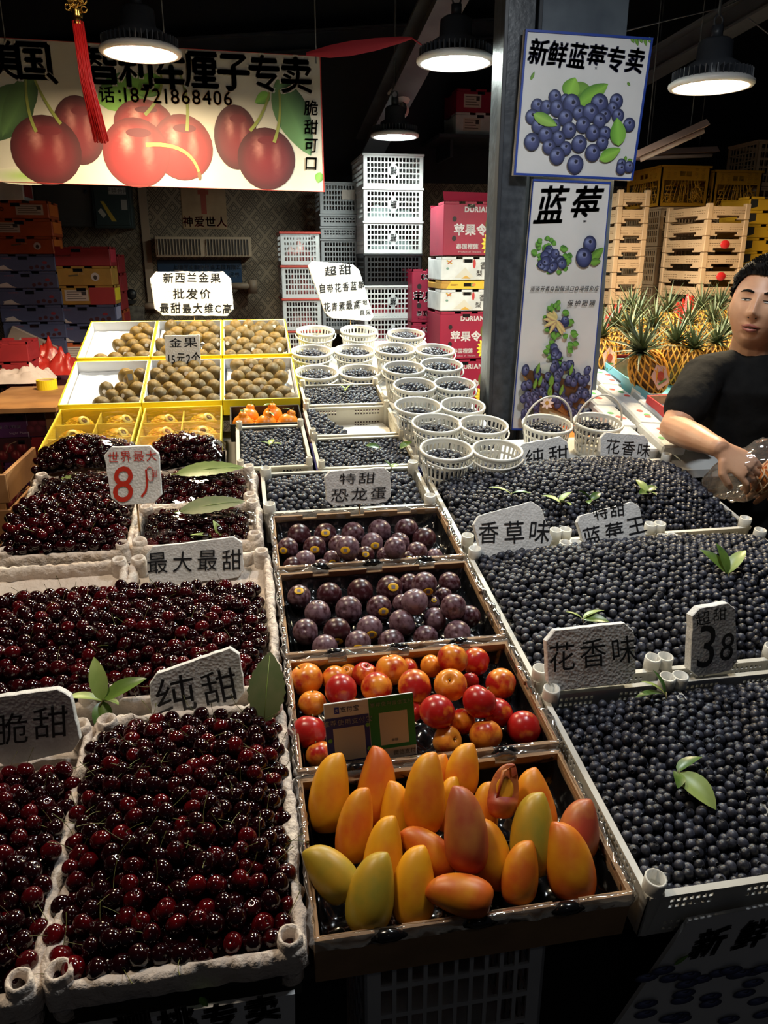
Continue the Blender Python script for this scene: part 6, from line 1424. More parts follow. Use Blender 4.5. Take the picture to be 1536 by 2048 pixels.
for bi, (x0, x1, y0, y1, nm) in enumerate(((-.597, -.34, 2.318, 2.655, 'left'), (-.328, -.076, 2.318, 2.645, 'right'))):
    h = .075; t = tray('gift_box', 'yellow gift box with a clear lid, %s of two below the kiwis' % nm, 'box', x0, y0, h, RA); w, d = x1 - x0, (y1 - y0) / math.cos(RA)
    MB().box(0, w, 0, .004, 0, h, bev=.001).box(0, w, d - .004, d, 0, h).box(0, .004, .004, d - .004, 0, h).box(w - .004, w, .004, d - .004, 0, h).box(.004, w - .004, .004, d - .004, 0, .003).build('box_body', mat('gift_box_yellow', (.88, .68, .06), .35), t)
    dv = MB().box(w / 2 - .002, w / 2 + .002, .004, d - .004, .003, h - .012)
    for i in (1, 2): dv.box(.004, w - .004, d * i / 3 - .002, d * i / 3 + .002, .003, h - .012)
    dv.build('divider', mat('divider_clear_yellow', (.9, .75, .2), .3), t)
    MB().box(.003, w - .003, .003, d - .003, h - .004, h - .002).build('clear_lid', YGL, t)
    for r in range(3):
        for c in range(2):
            f_ = thing('wrapped_fruit', 'amber fruit in a yellow foam net, %s box, %s row from the front, %s side' % (nm, nth(r), 'left' if c == 0 else 'right'), 'fruit', group='fruit in the %s gift box' % nm)
            M = Matrix.Translation(t.location) @ Euler(t.rotation_euler).to_matrix().to_4x4() @ Matrix.Translation((w * (.25 + .5 * c), d * (r + .5) / 3, .026)); f_.location = M.translation; f_.rotation_euler = (RA, 0, rng.rand()); link('foam_net', RF, f_); link('fruit_skin', RFB, f_)
            s_ = MB().lathe([(0, .0462), (.009, .0460), (.010, .0455)], 16, M=Matrix.Rotation(R(35), 4, 'X')); s_.build('round_sticker', mat('sticker_dark', (.10, .03, .02), .4), f_)
            MB().lathe([(.010, .0465), (.018, .0450), (.0185, .0440)], 20, M=Matrix.Rotation(R(35), 4, 'X') @ Matrix.Translation((.0, 0, .001))).build('sticker_ring', mat('sticker_cream', (.85, .75, .35), .4), f_)
# orange fruit in frilled paper with leaves
t = tray('fruit_box', 'black fruit box of orange fruit in frilled nets, right of the gift boxes', 'box', -.05, 2.468, .06); w, d = .232, .165
MB().box(0, w, 0, .004, 0, .06).box(0, w, d - .004, d, 0, .06).box(0, .004, 0, d, 0, .06).box(w - .004, w, 0, d, 0, .06).box(0, w, 0, d, 0, .003).build('box_body', BLACKPL, t)
ON = mat('foam_net_orange', (.95, .36, .02), .5); OF = mat('fruit_orange', (.85, .25, .01), .35); ORm = ruffle_mb(.036).mesh('foam_net', [ON])
OB = MB().lathe([(.034 * math.cos(R(a)), .034 * math.sin(R(a))) for a in range(-30, 70, 12)] + [(.014, .036), (.01, .044), (0, .045)], 16).mesh('fruit_skin', [OF])
for i, (x, y) in enumerate(((.04, .05), (.115, .045), (.188, .05), (.06, .115), (.14, .118))):
    f_ = thing('wrapped_fruit', 'orange fruit with a leaf in a frilled net, %s of five in the black box' % nth(i), 'fruit', group='orange fruit in the black box'); M = Matrix.Translation(t.location) @ Euler(t.rotation_euler).to_matrix().to_4x4() @ Matrix.Translation((x, y, .038)); f_.location = M.translation; f_.rotation_euler = (RA, R(rng.uniform(-20, 20)), rng.rand() * 3)
    link('foam_net', ORm, f_, (0, 0, -.012)); link('fruit_skin', OB, f_); leaf_mb(.03, .014, .3, .3, M=Matrix.Translation((0, 0, .042)) @ Matrix.Rotation(rng.rand() * 6, 4, 'Z')).build('leaf', LEAF, f_); MB().tube([(0, 0, .044), (.002, 0, .054)], .0015, 5).build('stalk', STEM, f_)

# ------------------------------------------------------------------ baskets
def basket_mesh(r1, r0, h, m):
    n = 30; X = [0]; 
    for i in range(n): X += [(i + .42) / n, (i + 1) / n]
    Z = [0, .10, .36, .42, .68, .74, .90, 1.0]; mask = [[not ((i % 2 == 1) and j in (1, 3, 5)) for i in range(len(X) - 1)] for j in range(len(Z) - 1)]
    def fn(x, t_, z):
        a = 2 * math.pi * x; r = r0 + (r1 - r0) * z - t_; return (r * math.cos(a), r * math.sin(a), z * h)
    A = MB(); A.panel(mask, X, Z, .0022, fn)
    Bm = MB().lathe([(0, 0), (r0, 0), (r0, .003), (0, .003)], 30)
    Rm = MB().lathe([(r1 - .002, h - .008), (r1 + .003, h - .008), (r1 + .0045, h - .001), (r1 + .003, h + .003), (r1 - .002, h + .003), (r1 - .003, h - .001), (r1 - .002, h - .008)], 40)
    return [('lattice_wall', A.mesh('lattice_wall', m)), ('bottom', Bm.mesh('bottom', m)), ('rim', Rm.mesh('rim', m))]
BM = basket_mesh(.073, .058, .112, BASKET)
HU = MB().tube([(.076 * math.cos(R(a)), .0, .105 + .105 * math.sin(R(a))) for a in range(0, 181, 12)], .0032, 7).mesh('handle', [BASKET])
HD = MB().tube([(.080 * math.cos(R(a)), -.080 * math.sin(R(a)), .098 - .012 * math.sin(R(a))) for a in range(0, 181, 12)], .0028, 7).mesh('handle', [BASKET])
KL = MB(); put_char(KL, '福', 0, 0, .022, .01, 0, None); 
bs = [(.218, 3.15, 0, 'back row, empty, left one'), (.401, 3.219, 0, 'back row, empty, under the tilted white sign'), (.575, 3.104, 1, 'back row, third from the left'), (.182, 2.942, 1, 'second row, nearest the kiwis'), (.336, 2.883, 1, 'second row, second from the kiwis'), (.477, 2.83, 1, 'second row, third from the kiwis'), (.645, 2.87, 1, 'second row, beside the durian cartons'), (.180, 2.745, 1, ''), (.329, 2.715, 1, ''), (.495, 2.66, 1, ''), (.655, 2.68, 1, ''), (.51, 2.50, 1, ''), (.668, 2.51, 1, ''), (.50, 2.335, .45, ''), (.66, 2.34, .5, ''), (.502, 2.17, .7, ''), (.66, 2.17, .8, '')]
BX = [(222, 3.17), ]
names = {7: 'third row, nearest the kiwis', 8: 'third row, second from the kiwis', 9: 'third row, third from the kiwis', 10: 'third row, fourth from the kiwis', 11: 'fourth row, left of two', 12: 'fourth row, right of two', 13: 'fifth row, left of two', 14: 'fifth row, right of two', 15: 'sixth row, left of two', 16: 'sixth row, right of two'}
BK = [(630, 660, 75, 0, 'back row, empty, nearest the kiwis'), (716, 660, 72, 0, 'back row, empty, under the tilted white sign'), (810, 665, 73, 1, 'back row, beside the white crate tower'), (622, 690, 80, 1, 'second row, nearest the kiwis'), (708, 693, 80, 1, 'second row, second from the kiwis'), (788, 695, 80, 1, 'second row, third from the kiwis'), (867, 697, 78, 1, 'second row, beside the durian cartons'), (632, 745, 86, 1, names[7]), (718, 740, 84, 1, names[8]), (806, 733, 82, 1, names[9]), (880, 727, 84, 1, names[10]), (827, 767, 85, 1, names[11]), (906, 765, 83, 1, names[12]), (833, 808, 93, .6, names[13]), (922, 808, 88, .7, names[14]), (870, 842, 98, .75, names[15]), (963, 845, 97, .8, names[16]), (889, 893, 105, .8, 'front row, in front of the black column, with berries'), (990, 895, 100, 0, 'front row, empty, right of the berry-filled one'), (1088, 880, 98, .7, 'upright handle, left of two, behind the pure sweet sign'), (1188, 880, 96, .7, 'upright handle, right of two, behind the flower scent card')]
for i, (u, v, dd, fl_, nm) in enumerate(BK):
    # stands on the riser: find where the view line reaches the rim plane
    d_ = ray(u, v); H_ = .112; y = 1.8
    while y < 3.6:
        p_ = Vector((0, 0, CH)) + d_ * (y / d_.y)
        if p_.z < BZ(y) + H_ + .004: break
        y += .005
    if i in (19, 20): y = 2.20; p_ = at_y(u, v, y)
    if i in (0, 1): y = 3.27
    if i in (3, 4): y = 3.10
    if i in (7, 8): y = 2.935
    if i in (0, 1, 3, 4, 7, 8): p_ = at_y(u, v, y)
    zb_ = BL(y) if i in (0, 1, 3, 4, 7, 8) else BZ(y)
    sc_ = dd * depth(p_) / FPX / .150
    t = thing('basket', 'round white slotted basket, ' + nm, 'basket', (p_.x, y, zb_ + .003), (math.atan(.2), 0, rng.rand() * 0), 'round white baskets'); t.scale = (sc_, sc_, 1 if i < 19 else .9)
    for n, me in BM: link(n, me, t)
    link('handle', HU if i in (19, 20) else HD, t, rot=(0, 0, 0 if i in (19, 20) else R(rng.uniform(-40, 40))))
    if i in (3, 8, 6): put = MB(); put_char(put, '福', 0, .06, .02, .02, 0, None, y=-.073); put.build('badge_lettering', INK, t)
    if fl_:
        rr = .066 * sc_ * (.75 + .25 * fl_); zz = zb_ + (.070 if fl_ < 1 else .084) ; cx, cy = p_.x, y
        zf = lambda x, yy, cx=cx, cy=cy, zz=zz, rr=rr: zz + .2 * (yy - cy) + .022 * (1 - ((x - cx) ** 2 + (yy - cy) ** 2) / rr ** 2)
        o = berry_heap(cx - rr, cx + rr, cy - rr, cy + rr, zf, .0155, 'blueberries in the white basket, ' + nm, lambda x, yy, cx=cx, cy=cy, rr=rr: (x - cx) ** 2 + (yy - cy) ** 2 < rr * rr)

# ------------------------------------------------------------------ price signs of styrofoam
def sign(label, corners, y, tilt, lines, ink=INK, th=.016, cut=.16, yaw=0, thick=.0, stick=None, foam=FOAM, base=None):
    """corners TL, TR, BR, BL of the front face; lines: (text, u, v, size px, sx, jit)"""
    cu, cv = sum(c[0] for c in corners) / 4, sum(c[1] for c in corners) / 4; o = at_y(cu, cv, y); k_ = depth(o) / FPX
    t = thing('price_sign', label, 'sign', o, (R(-tilt), 0, R(yaw)))
    ct = math.cos(R(tilt)); loc = lambda u, v: ((u - cu) * k_ * 1.0, -(v - cv) * k_ / math.cos(R(tilt) - math.atan2(CH - o.z, math.hypot(o.x, o.y))))
    P_ = [loc(*c) for c in corners]; oc = []
    for i in range(4):
        a, b, c = Vector((*P_[i - 1],)), Vector((*P_[i],)), Vector((*P_[(i + 1) % 4],)); s_ = min((a - b).length, (c - b).length) * cut
        for q in ((a - b).normalized() * s_, (c - b).normalized() * s_): oc.append(b + q)
    # finely wavering cut edge
    ring = []
    for i in range(8):
        a, b = oc[i], oc[(i + 1) % 8]; n = max(1, int((b - a).length / .012))
        for j in range(n): q = a.lerp(b, j / n); ring.append(q + Vector((random.uniform(-1, 1), random.uniform(-1, 1))) * .0009)
    n = len(ring); v = []; 
    for dy, s_ in ((.001, .985), (0, .975)): pass
    for yy, s_ in ((0, .985), (.002, 1), (th - .002, 1), (th, .985)):
        for q in ring: v.append((q.x * s_, yy, q.y * s_))
    f = [tuple(range(n - 1, -1, -1)), tuple(range(3 * n, 4 * n))]
    for r in range(3):
        for i in range(n): f.append((r * n + i, r * n + (i + 1) % n, (r + 1) * n + (i + 1) % n, (r + 1) * n + i))
    MB().add(v, [tuple(reversed(q)) for q in f]).build('foam_board', foam, t)
    tx = MB()
    for txt, u, v_, sz, sx_, ang in lines:
        x, z = loc(u, v_); put_text(tx, txt, x, z, sz * k_, .012 if y > 3 else thick, None, .07, -.0012, sz * k_ * 1.12 * sx_, R(ang), sx_, .05)
    tx.build('lettering', ink, t)
    if stick: x, z = loc(*stick); MB().tube([(x, th / 2, z + .02), (x, th / 2 + .004, z - (.30 if y > 3 else .11))], .0022, 6).build('skewer', mat('bamboo', (.5, .3, .12), .6), t)
    return t
sign('white foam sign with small writing of three lines behind the middle kiwi tray', [(304, 545), (462, 545), (465, 632), (310, 629)], 3.56, 6, [('新西兰金果', 386, 557, 20, 1.02, 0), ('批发价', 384, 588, 21, 1.1, 0), ('最甜最大维C高', 390, 616, 21, .92, -1)], stick=(385, 630))
sign('small white card with a price for two kiwis between the kiwi trays', [(332, 671), (401, 671), (398, 737), (331, 731)], 3.02, 8, [('金果', 367, 686, 20, 1.3, 0), ('15元2个', 367, 717, 25, .70, 0)], cut=.02, th=.006)
sign('tilted white foam sign with four lines above the empty baskets', [(615, 524), (717, 532), (750, 642), (652, 634)], 3.42, 6, [('超甜', 677, 543, 20, 1.3, 4), ('自带花香蓝莓', 684, 575, 19, .74, 4), ('花青素最高', 683, 611, 18, .74, 4), ('产地', 724, 605, 12, .9, 2), ('直采', 730, 624, 12, .9, 2)], stick=(700, 640), cut=.10)
s1 = sign('white foam sign with red writing and a big red 8 among the cherries', [(213, 893), (320, 893), (318, 1008), (222, 1010)], 1.80, 5, [('世界最大', 268, 913, 23, .94, 0), ('8', 246, 963, 108, .85, 0), ('丿', 290, 968, 66, .7, 0), ('甜', 308, 950, 16, .7, 0)], REDINK, stick=(268, 1005))
mb = MB(); mb.tube([(.036 + .008 * math.cos(R(a)), -.0015, .002 + .017 * math.sin(R(a))) for a in range(0, 361, 30)], .0008, 4, cap=False); mb.build('ring', REDINK, s1)
sign('white foam sign reading biggest and sweetest in front of wrapped cherries', [(297, 1090), (484, 1078), (486, 1160), (300, 1170)], 1.62, 12, [('最大最甜', 390, 1123, 48, .90, -2)])
sign('large greyish foam sign reading pure sweet over the front cherries', [(302, 1345), (480, 1300), (489, 1410), (304, 1440)], 1.19, 12, [('纯甜', 395, 1383, 78, 1.0, 6)])
sign('brown shaded foam sign reading crisp sweet at the left picture edge', [(-20, 1392), (140, 1383), (156, 1508), (-20, 1530)], 1.12, 8, [('脆甜', 62, 1452, 70, .98, 3)])
sign('white foam sign on a skewer naming dinosaur egg plums', [(650, 940), (782, 938), (783, 1008), (652, 1010)], 1.845, 5, [('特甜', 715, 957, 23, 1.5, 0), ('恐龙蛋', 718, 988, 28, 1.25, 0)], stick=(719, 1005))
sign('cracked foam sign naming herb scent, between two blueberry heaps', [(943, 1030), (1085, 1002), (1112, 1100), (960, 1118)], 1.615, 22, [('香草味', 1028, 1064, 50, .95, -3)])
sign('crooked foam sign of two lines naming blueberry king', [(1148, 1030), (1285, 1003), (1298, 1090), (1165, 1092)], 1.60, 22, [('特甜', 1220, 1022, 30, 1.1, 5), ('蓝莓王', 1228, 1062, 38, 1.15, 8)])
sign('large dotted grey foam sign naming flower scent, right of the nectarines', [(1088, 1256), (1275, 1252), (1280, 1373), (1090, 1375)], 1.138, 14, [('花香味', 1186, 1308, 62, .95, 0)])
sign('tall grey foam sign with a big handwritten 38', [(1380, 1215), (1472, 1208), (1483, 1345), (1378, 1352)], 1.142, 10, [('超甜', 1420, 1233, 30, 1.1, 6), ('3', 1412, 1290, 125, .8, 0), ('8', 1457, 1292, 84, .8, 0), ('元', 1462, 1308, 18, .8, 0), ('斤', 1476, 1330, 20, .8, 0)], th=.02)
sign('foam sign reading pure sweet half sunk behind the back blueberries', [(1030, 888), (1135, 873), (1150, 950), (1038, 960)], 2.06, 10, [('纯甜', 1093, 912, 36, 1.25, 4)])
sign('foam sign naming flower scent half sunk at the back by the seller', [(1197, 862), (1300, 873), (1305, 935), (1198, 940)], 2.07, 10, [('花香味', 1257, 897, 30, 1.0, -8)])

# payment card stand
o = at_y(742, 1460, 1.06); k_ = depth(o) / FPX
t = thing('payment_card', 'blue and green payment card stand leaning on the nectarines', 'card', o, (R(-10), R(-2.5), 0)); w, h = 180 * k_, 132 * k_
MB().box(-w / 2, w / 2, 0, .004, -h / 2, h / 2, bev=.0008).build('card_board', WHITEB, t)
MB().box(-.02, .02, .004, .035, -h / 2, -h / 2 + .004).box(-.02, .02, .004, .006, -h / 2, h * .2).build('easel_foot', WHITEB, t)
pr = Print(-.0003); K = lambda u, v: ((u - 742) * k_, -(v - 1460) * k_)
pr.poly([(-w / 2, -h / 2 + .006), (-.002, -h / 2 + .006), (-.002, h * .27), (-w / 2, h * .27)], (.02, .03, .22)); pr.poly([(-.001, -h * .33), (w / 2, -h * .33), (w / 2, h / 2), (-.001, h / 2)], (.01, .22, .05))
pr.poly([(-w * .42, -h * .42), (-w * .07, -h * .42), (-w * .07, h * .10), (-w * .42, h * .10)], (.6, .58, .52)); pr.poly([(w * .10, -h * .27), (w * .42, -h * .27), (w * .42, h * .25), (w * .10, h * .25)], (.6, .58, .52))
pr.text('支付宝', -w * .22, h * .385, .010, (.02, .02, .05), .005); pr.poly([(-w * .39, h * .33), (-w * .335, h * .33), (-w * .335, h * .43), (-w * .39, h * .43)], (.02, .04, .4)); pr.text('支', -w * .362, h * .38, .006, (.7, .7, .7), 0)
pr.text('推荐使用支付宝', -w * .25, h * .19, .0105, (.65, .65, .6), .004, pitch=.0115); pr.text('推荐使用微信支付', w * .25, h * .39, .008, (.55, .6, .5), .002, pitch=.0088); pr.text('金静', w * .26, -h * .2, .0055, (.1, .1, .1), 0); pr.text('微信支付', w * .36, -h * .41, .009, (.15, .12, .1), .004); pr.text('打开支付宝[扫一扫]', -w * .24, -h * .45, .0055, (.05, .05, .08), 0)
for u, v in ((-.46, -.08), (-.035, .1), (-.035, -.28)): pr.disc(w * u, h * v, .0035, .0035, lambda a, b: (.15, .45, .08), 0, 12, 2)
pr.build('printed_picture', t)

# ------------------------------------------------------------------ under the front edge
for i, z in enumerate((0.0, .357)):
    deep_crate(.262, .34, .352, WC, 'white slotted crate standing under the mango tray' + (', on the floor' if i == 0 else ', right below the cardboard'), (.118, .80, z), 0, 'crates under the mango tray', 10, 6)
t, L_ = board('stall_banner', 'white banner with dark characters under the front cherry crate', 'banner', [(120, 2062), (590, 1988), (592, 2330), (120, 2400)], .715, .006, WHITEB)
pr = Print(); k = .9 / FPX
for ch, u, v in (('樱', 268, 2052), ('桃', 355, 2042), ('专', 441, 2034), ('卖', 524, 2018)): pr.text(ch, *L_(u, v), .044, (.02, .015, .015), .05, ang=R(5))
pr.leaf(*L_(400, 1992), *L_(415, 2012), .01); pr.build('printed_picture', t)
t, L_ = board('stall_banner', 'slanting white banner with a blueberry print under the right crates', 'banner', [(1378, 1842), (1600, 1800), (1600, 2200), (1130, 2200)], .73, .006, WHITEB)
pr = Print(); random.seed(5)
pr.text('新', *L_(1418, 1886), .050, (.01, .01, .02), .05, ang=R(4), shear=.45); pr.text('鲜', *L_(1505, 1868), .050, (.01, .01, .02), .05, ang=R(4), shear=.45)
for i in range(26): pr.disc(*L_(random.uniform(1290, 1530), random.uniform(1930, 2040)), .018, .008, bb_fn, 0, 14, 4)
pr.leaf(*L_(1345, 1925), *L_(1375, 1905), .008); pr.build('printed_picture', t)

# ------------------------------------------------------------------ side table with white packs, pineapple boxes
SZ = lambda y: 1.045 + .185 * (y - 2.2)
t = thing('side_table', 'sloping table of white packs and pineapples behind the right crates', 'table', (0, 0, 0))
slope_board(1.30, 2.95, 2.52, 3.62, lambda y: SZ(y) - .03, .025, MATS['foam_sheet'], 'sloping_board', t); slope_board(1.30, 1.56, 2.08, 2.52, lambda y: SZ(y) - .03, .025, MATS['foam_sheet'], 'sloping_board', t)
for x in (1.36, 2.85):
    for y in (2.56, 3.5): MB().box(x, x + .04, y, y + .04, 0, SZ(y) - .056).build('leg', STD, t)
PK = mat('pack_white', (.66, .67, .68), .4, col2=(.5, .52, .53), nscale=18, bump=.5, bscale=50, bdist=.004)
SA = math.atan(.185)
def prn(pr, w, h):
    pass
n = 0
for r in range(5):
    for c in range(2 if r > 2 else 3):
        x = 1.175 + .088 * c + (.02 * r); y = 2.14 + .19 * r
        zb = SZ(y) - .015 + .008 * c
        t = thing('fruit_pack', 'film wrapped white fruit pack, %s row from the front, %s from its left end' % (nth(r), nth(c)), 'pack', (x, y, zb), (SA + .04, R(4), R(rng.uniform(-6, 6))), 'white fruit packs')
        mb = MB(); mb.box(0, .082, 0, .178, 0, .034, bev=.006); mb.build('foam_tray', PK, t)
        ribbon = MB().box(.012, .07, .03, .15, .0341, .0349); pr = MB(); cols = []
        P2_ = Print(-.0); 
        for q in range(3):
            a, b = .02 + .04 * rng.rand(), .04 + .09 * rng.rand()
            P2_.disc(a, b, .012, .010, (lambda u, v: (.55, .05, .04)) if q else (lambda u, v: (.05, .3, .08)), 0, 10, 2)
        me = P2_.mb.mesh('printed_label', PAINT)
        for v_ in me.vertices: v_.co = Vector((v_.co.x, v_.co.z, .0345 - v_.co.y))
        link('printed_label', me, t); n += 1
t = thing('pack_shelf', 'narrow white shelf board under the wrapped packs', 'shelf', (0, 0, 0)); slope_board(1.168, 1.298, 2.08, 2.62, lambda y: SZ(y) - .03, .02, MATS['foam_sheet'], 'board', t); MB().box(1.264, 1.29, 2.1, 2.13, 0, SZ(2.1) - .05).build('leg', STD, t)
def open_box(label, x0, y0, w, d, h, m, deco=None, z=None, rz=0):
    t = thing('open_box', label, 'box', (x0, y0, z if z else SZ(y0) - .02), (SA, 0, rz), None); q = .005
    MB().box(0, w, 0, q, 0, h).box(0, w, d - q, d, 0, h).box(0, q, q, d - q, 0, h).box(w - q, w, q, d - q, 0, h).box(q, w - q, q, d - q, 0, .004).build('box_body', m, t)
    MB().box(q, w - q, q, q + .001, .004, h).box(w - q - .001, w - q, q, d - q, .004, h).box(q, w - q, d - q - .001, d - q, .004, h).build('inside_card', CARDIN, t)
    if deco: deco(t)
    return t
def teal_deco(t):
    MB().box(-.0012, 0, .22, .30, .028, .052, bev=.0005).build('hand_hole', BLACKPL, t); MB().box(-.001, 0, .06, .13, .015, .06).build('paper_label', STICK, t)
    g = MB()
    for i in range(3):
        for j in range(3): g.box(-.001, 0, .34 + .018 * i, .352 + .018 * i, .02 + .016 * j, .032 + .016 * j)
    g.build('printed_logo', mat('print_dark_green', (.05, .15, .08), .5), t)
open_box('teal open box with an oval hand hole in front of the pineapples', 1.40, 2.50, .34, .42, .078, mat('carton_teal', (.10, .33, .40), .5), teal_deco)
def red_deco(t):
    m_ = MB(); put_text(m_, 'wanpool', .0, .0, .02); me = m_.mesh('lettering', STICK)
    for v_ in me.vertices: v_.co = Vector((-.001, -v_.co.x + .16, v_.co.z + .045))
    link('lettering', me, t)
open_box('bright red open box by the seller\'s elbow', 1.375, 2.25, .18, .23, .085, mat('box_bright_red', (.6, .012, .02), .4), red_deco)
open_box('dark red open box behind the teal one, beside the tall poster', 1.40, 2.93, .34, .42, .085, RED)
PNET = mat('foam_net_gold', (.72, .34, .04), .6); PSK = mat('pineapple_skin', (.22, .10, .025), .6, col2=(.10, .05, .015), nscale=20); PLF = mat('pineapple_leaf', (.05, .075, .03), .5, col2=(.10, .12, .055), nscale=12, rnd=.4)
def pine_meshes():
    sp_ = lambda a, q: Vector((.058 * math.cos(q) ** .7 * math.cos(a), .058 * math.cos(q) ** .7 * math.sin(a), .08 * math.sin(q) + .08))
    sk = MB().lathe([(.054 * math.cos(R(a)) ** .7 if abs(a) < 90 else 0, .078 * math.sin(R(a)) + .08) for a in range(-90, 91, 15)], 16)
    nt = MB()
    for s_ in (1, -1):
        for i in range(15):
            a0 = 2 * math.pi * i / 15; nt.tube([sp_(a0 + s_ * .9 * k / 9 * 1.6, R(-70 + 145 * k / 9)) for k in range(10)], .0034, 4, cap=False)
    cr = MB(); 
    for i in range(42):
        a = i * 2.4; e = 12 + 68 * (1 - i / 42); L__ = .085 + .05 * math.sin(i * .9) ** 2 + .02 * (i > 20); w_ = .017
        M = Matrix.Translation((0, 0, .155)) @ Matrix.Rotation(a, 4, 'Z') @ Matrix.Rotation(R(88 - e * .9), 4, 'X')
        v = []; 
        for k in range(5):
            q = k / 4; h = w_ * (1 - q) * .5; y = L__ * q; z = -.25 * L__ * q * q * (e / 60)
            v += [(-h, y, z + h * .5), (0, y, z), (h, y, z + h * .5)]
        cr.add(v, [f for k in range(4) for f in ((3 * k, 3 * k + 1, 3 * k + 4, 3 * k + 3), (3 * k + 1, 3 * k + 2, 3 * k + 5, 3 * k + 4))], M, 0, True)
    return sk.mesh('fruit_skin', [PSK]), nt.mesh('foam_net', [PNET]), cr.mesh('leaf_crown', [PLF])
SKM, NTM, CRM = pine_meshes()
TG = MB().add([(-.022, -.06, .045), (.022, -.06, .045), (.028, -.055, .10), (0, -.056, .125), (-.028, -.055, .10)], [(0, 1, 2, 3, 4)]); TG2 = Print(-.0605); TG2.disc(0, .085, .012, .016, lambda u, v: (.5, .08, .05), 0, 10, 2); TG2.poly([(-.016, .06), (.016, .06), (.016, .066), (-.016, .066)], (.1, .3, .08))
TGM, TG2M = TG.mesh('paper_tag', [mat('tag_pink', (.75, .5, .42), .4)]), TG2.mb.mesh('printed_label', PAINT)
for i, (u, v, y, ty, tx_, s_, lab) in enumerate((
    (1208, 662, 2.86, 0, -6, 1.05, 'pineapple in a gold net nearest the tall poster, with a pink tag'), (1258, 650, 2.9, 0, 4, 1.05, 'tall pineapple in a gold net, second from the poster in front'), (1322, 668, 2.62, -30, 8, 1.15, 'leaning pineapple in the teal box with two pink tags'),
    (1276, 622, 3.12, 0, 0, 1, 'pineapple behind the second front one'), (1306, 640, 3.1, 0, 5, 1, 'dark crowned pineapple in the middle row, left'), (1353, 672, 2.95, 0, 0, 1.05, 'pineapple standing at the centre of the display'),
    (1337, 612, 3.4, 0, 0, 1, 'pineapple in the back row, left of centre'), (1380, 637, 3.15, 0, -4, 1, 'pineapple in the middle row, right of centre'), (1401, 606, 3.5, 0, 4, 1, 'pale crowned pineapple highest in the back row'),
    (1427, 632, 3.2, 0, 0, 1, 'pineapple in the middle row behind the seller\'s shoulder'), (1440, 606, 3.5, 0, 0, 1, 'pineapple in the back row near the seller\'s head'), (1308, 684, 2.9, -10, 8, .95, 'pineapple right behind the leaning one'),
    (1390, 684, 2.88, 0, 0, 1, 'pineapple just above the seller\'s shoulder, left one'), (1430, 672, 2.9, 0, 6, 1, 'pineapple just above the seller\'s shoulder, right one'), (1453, 655, 3.05, 0, 0, 1, 'pineapple beside the seller\'s cheek'), (1262, 608, 3.45, 0, 0, 1, 'pineapple in the back row by the red bag'), (1232, 640, 3.15, 0, 0, 1, 'pineapple peeping between poster and second front one'))):
    if i != 2:   # each stands on the sloping table
        y = 2.4
        while y < 3.6 and at_y(u, v, y).z - .185 * s_ > SZ(y) - .028: y += .004
    p_ = at_y(u, v, y); t = thing('pineapple', lab, 'pineapple', p_ - Vector((0, 0, .185 * s_)), (R(tx_), R(ty), rng.uniform(-.3, .3)), 'pineapples in gold nets'); t.scale = (s_,) * 3
    link('fruit_skin', SKM, t); link('foam_net', NTM, t); link('leaf_crown', CRM, t, rot=(0, 0, rng.rand() * 6))
    if i in (0, 2): link('paper_tag', TGM, t); link('printed_label', TG2M, t)
for (u, v, y, lab) in ((1228, 618, 3.55, 'crumpled red bag behind the left pineapples'), (1362, 600, 3.6, 'crumpled red bag between the back pineapples')):
    p_ = at_y(u, v, y); crumple('plastic_bag', lab, 'bag', p_.x, p_.y - .02, SZ(3.55) - .03, .16, .12, p_.z - SZ(3.55) + .05, MATS['red_bag'], u)
# orange carton beside the basket handles
t = carton(.12, .2, .09, mat('carton_vivid_orange', (.75, .18, .02), .5), 'small orange carton behind the right handled basket', (1.02, 2.32, SZ(2.4) - .12), R(-5), None)
quadbox('pack_prop', 1.0, 1.16, 2.35, 2.50, rim(2.5) - .108, SZ(2.4) - .122, STD, None); o = [q for q in C.objects if q.name == 'pack_prop'][0]; tag(o, 'dark block under the small orange carton', 'block')

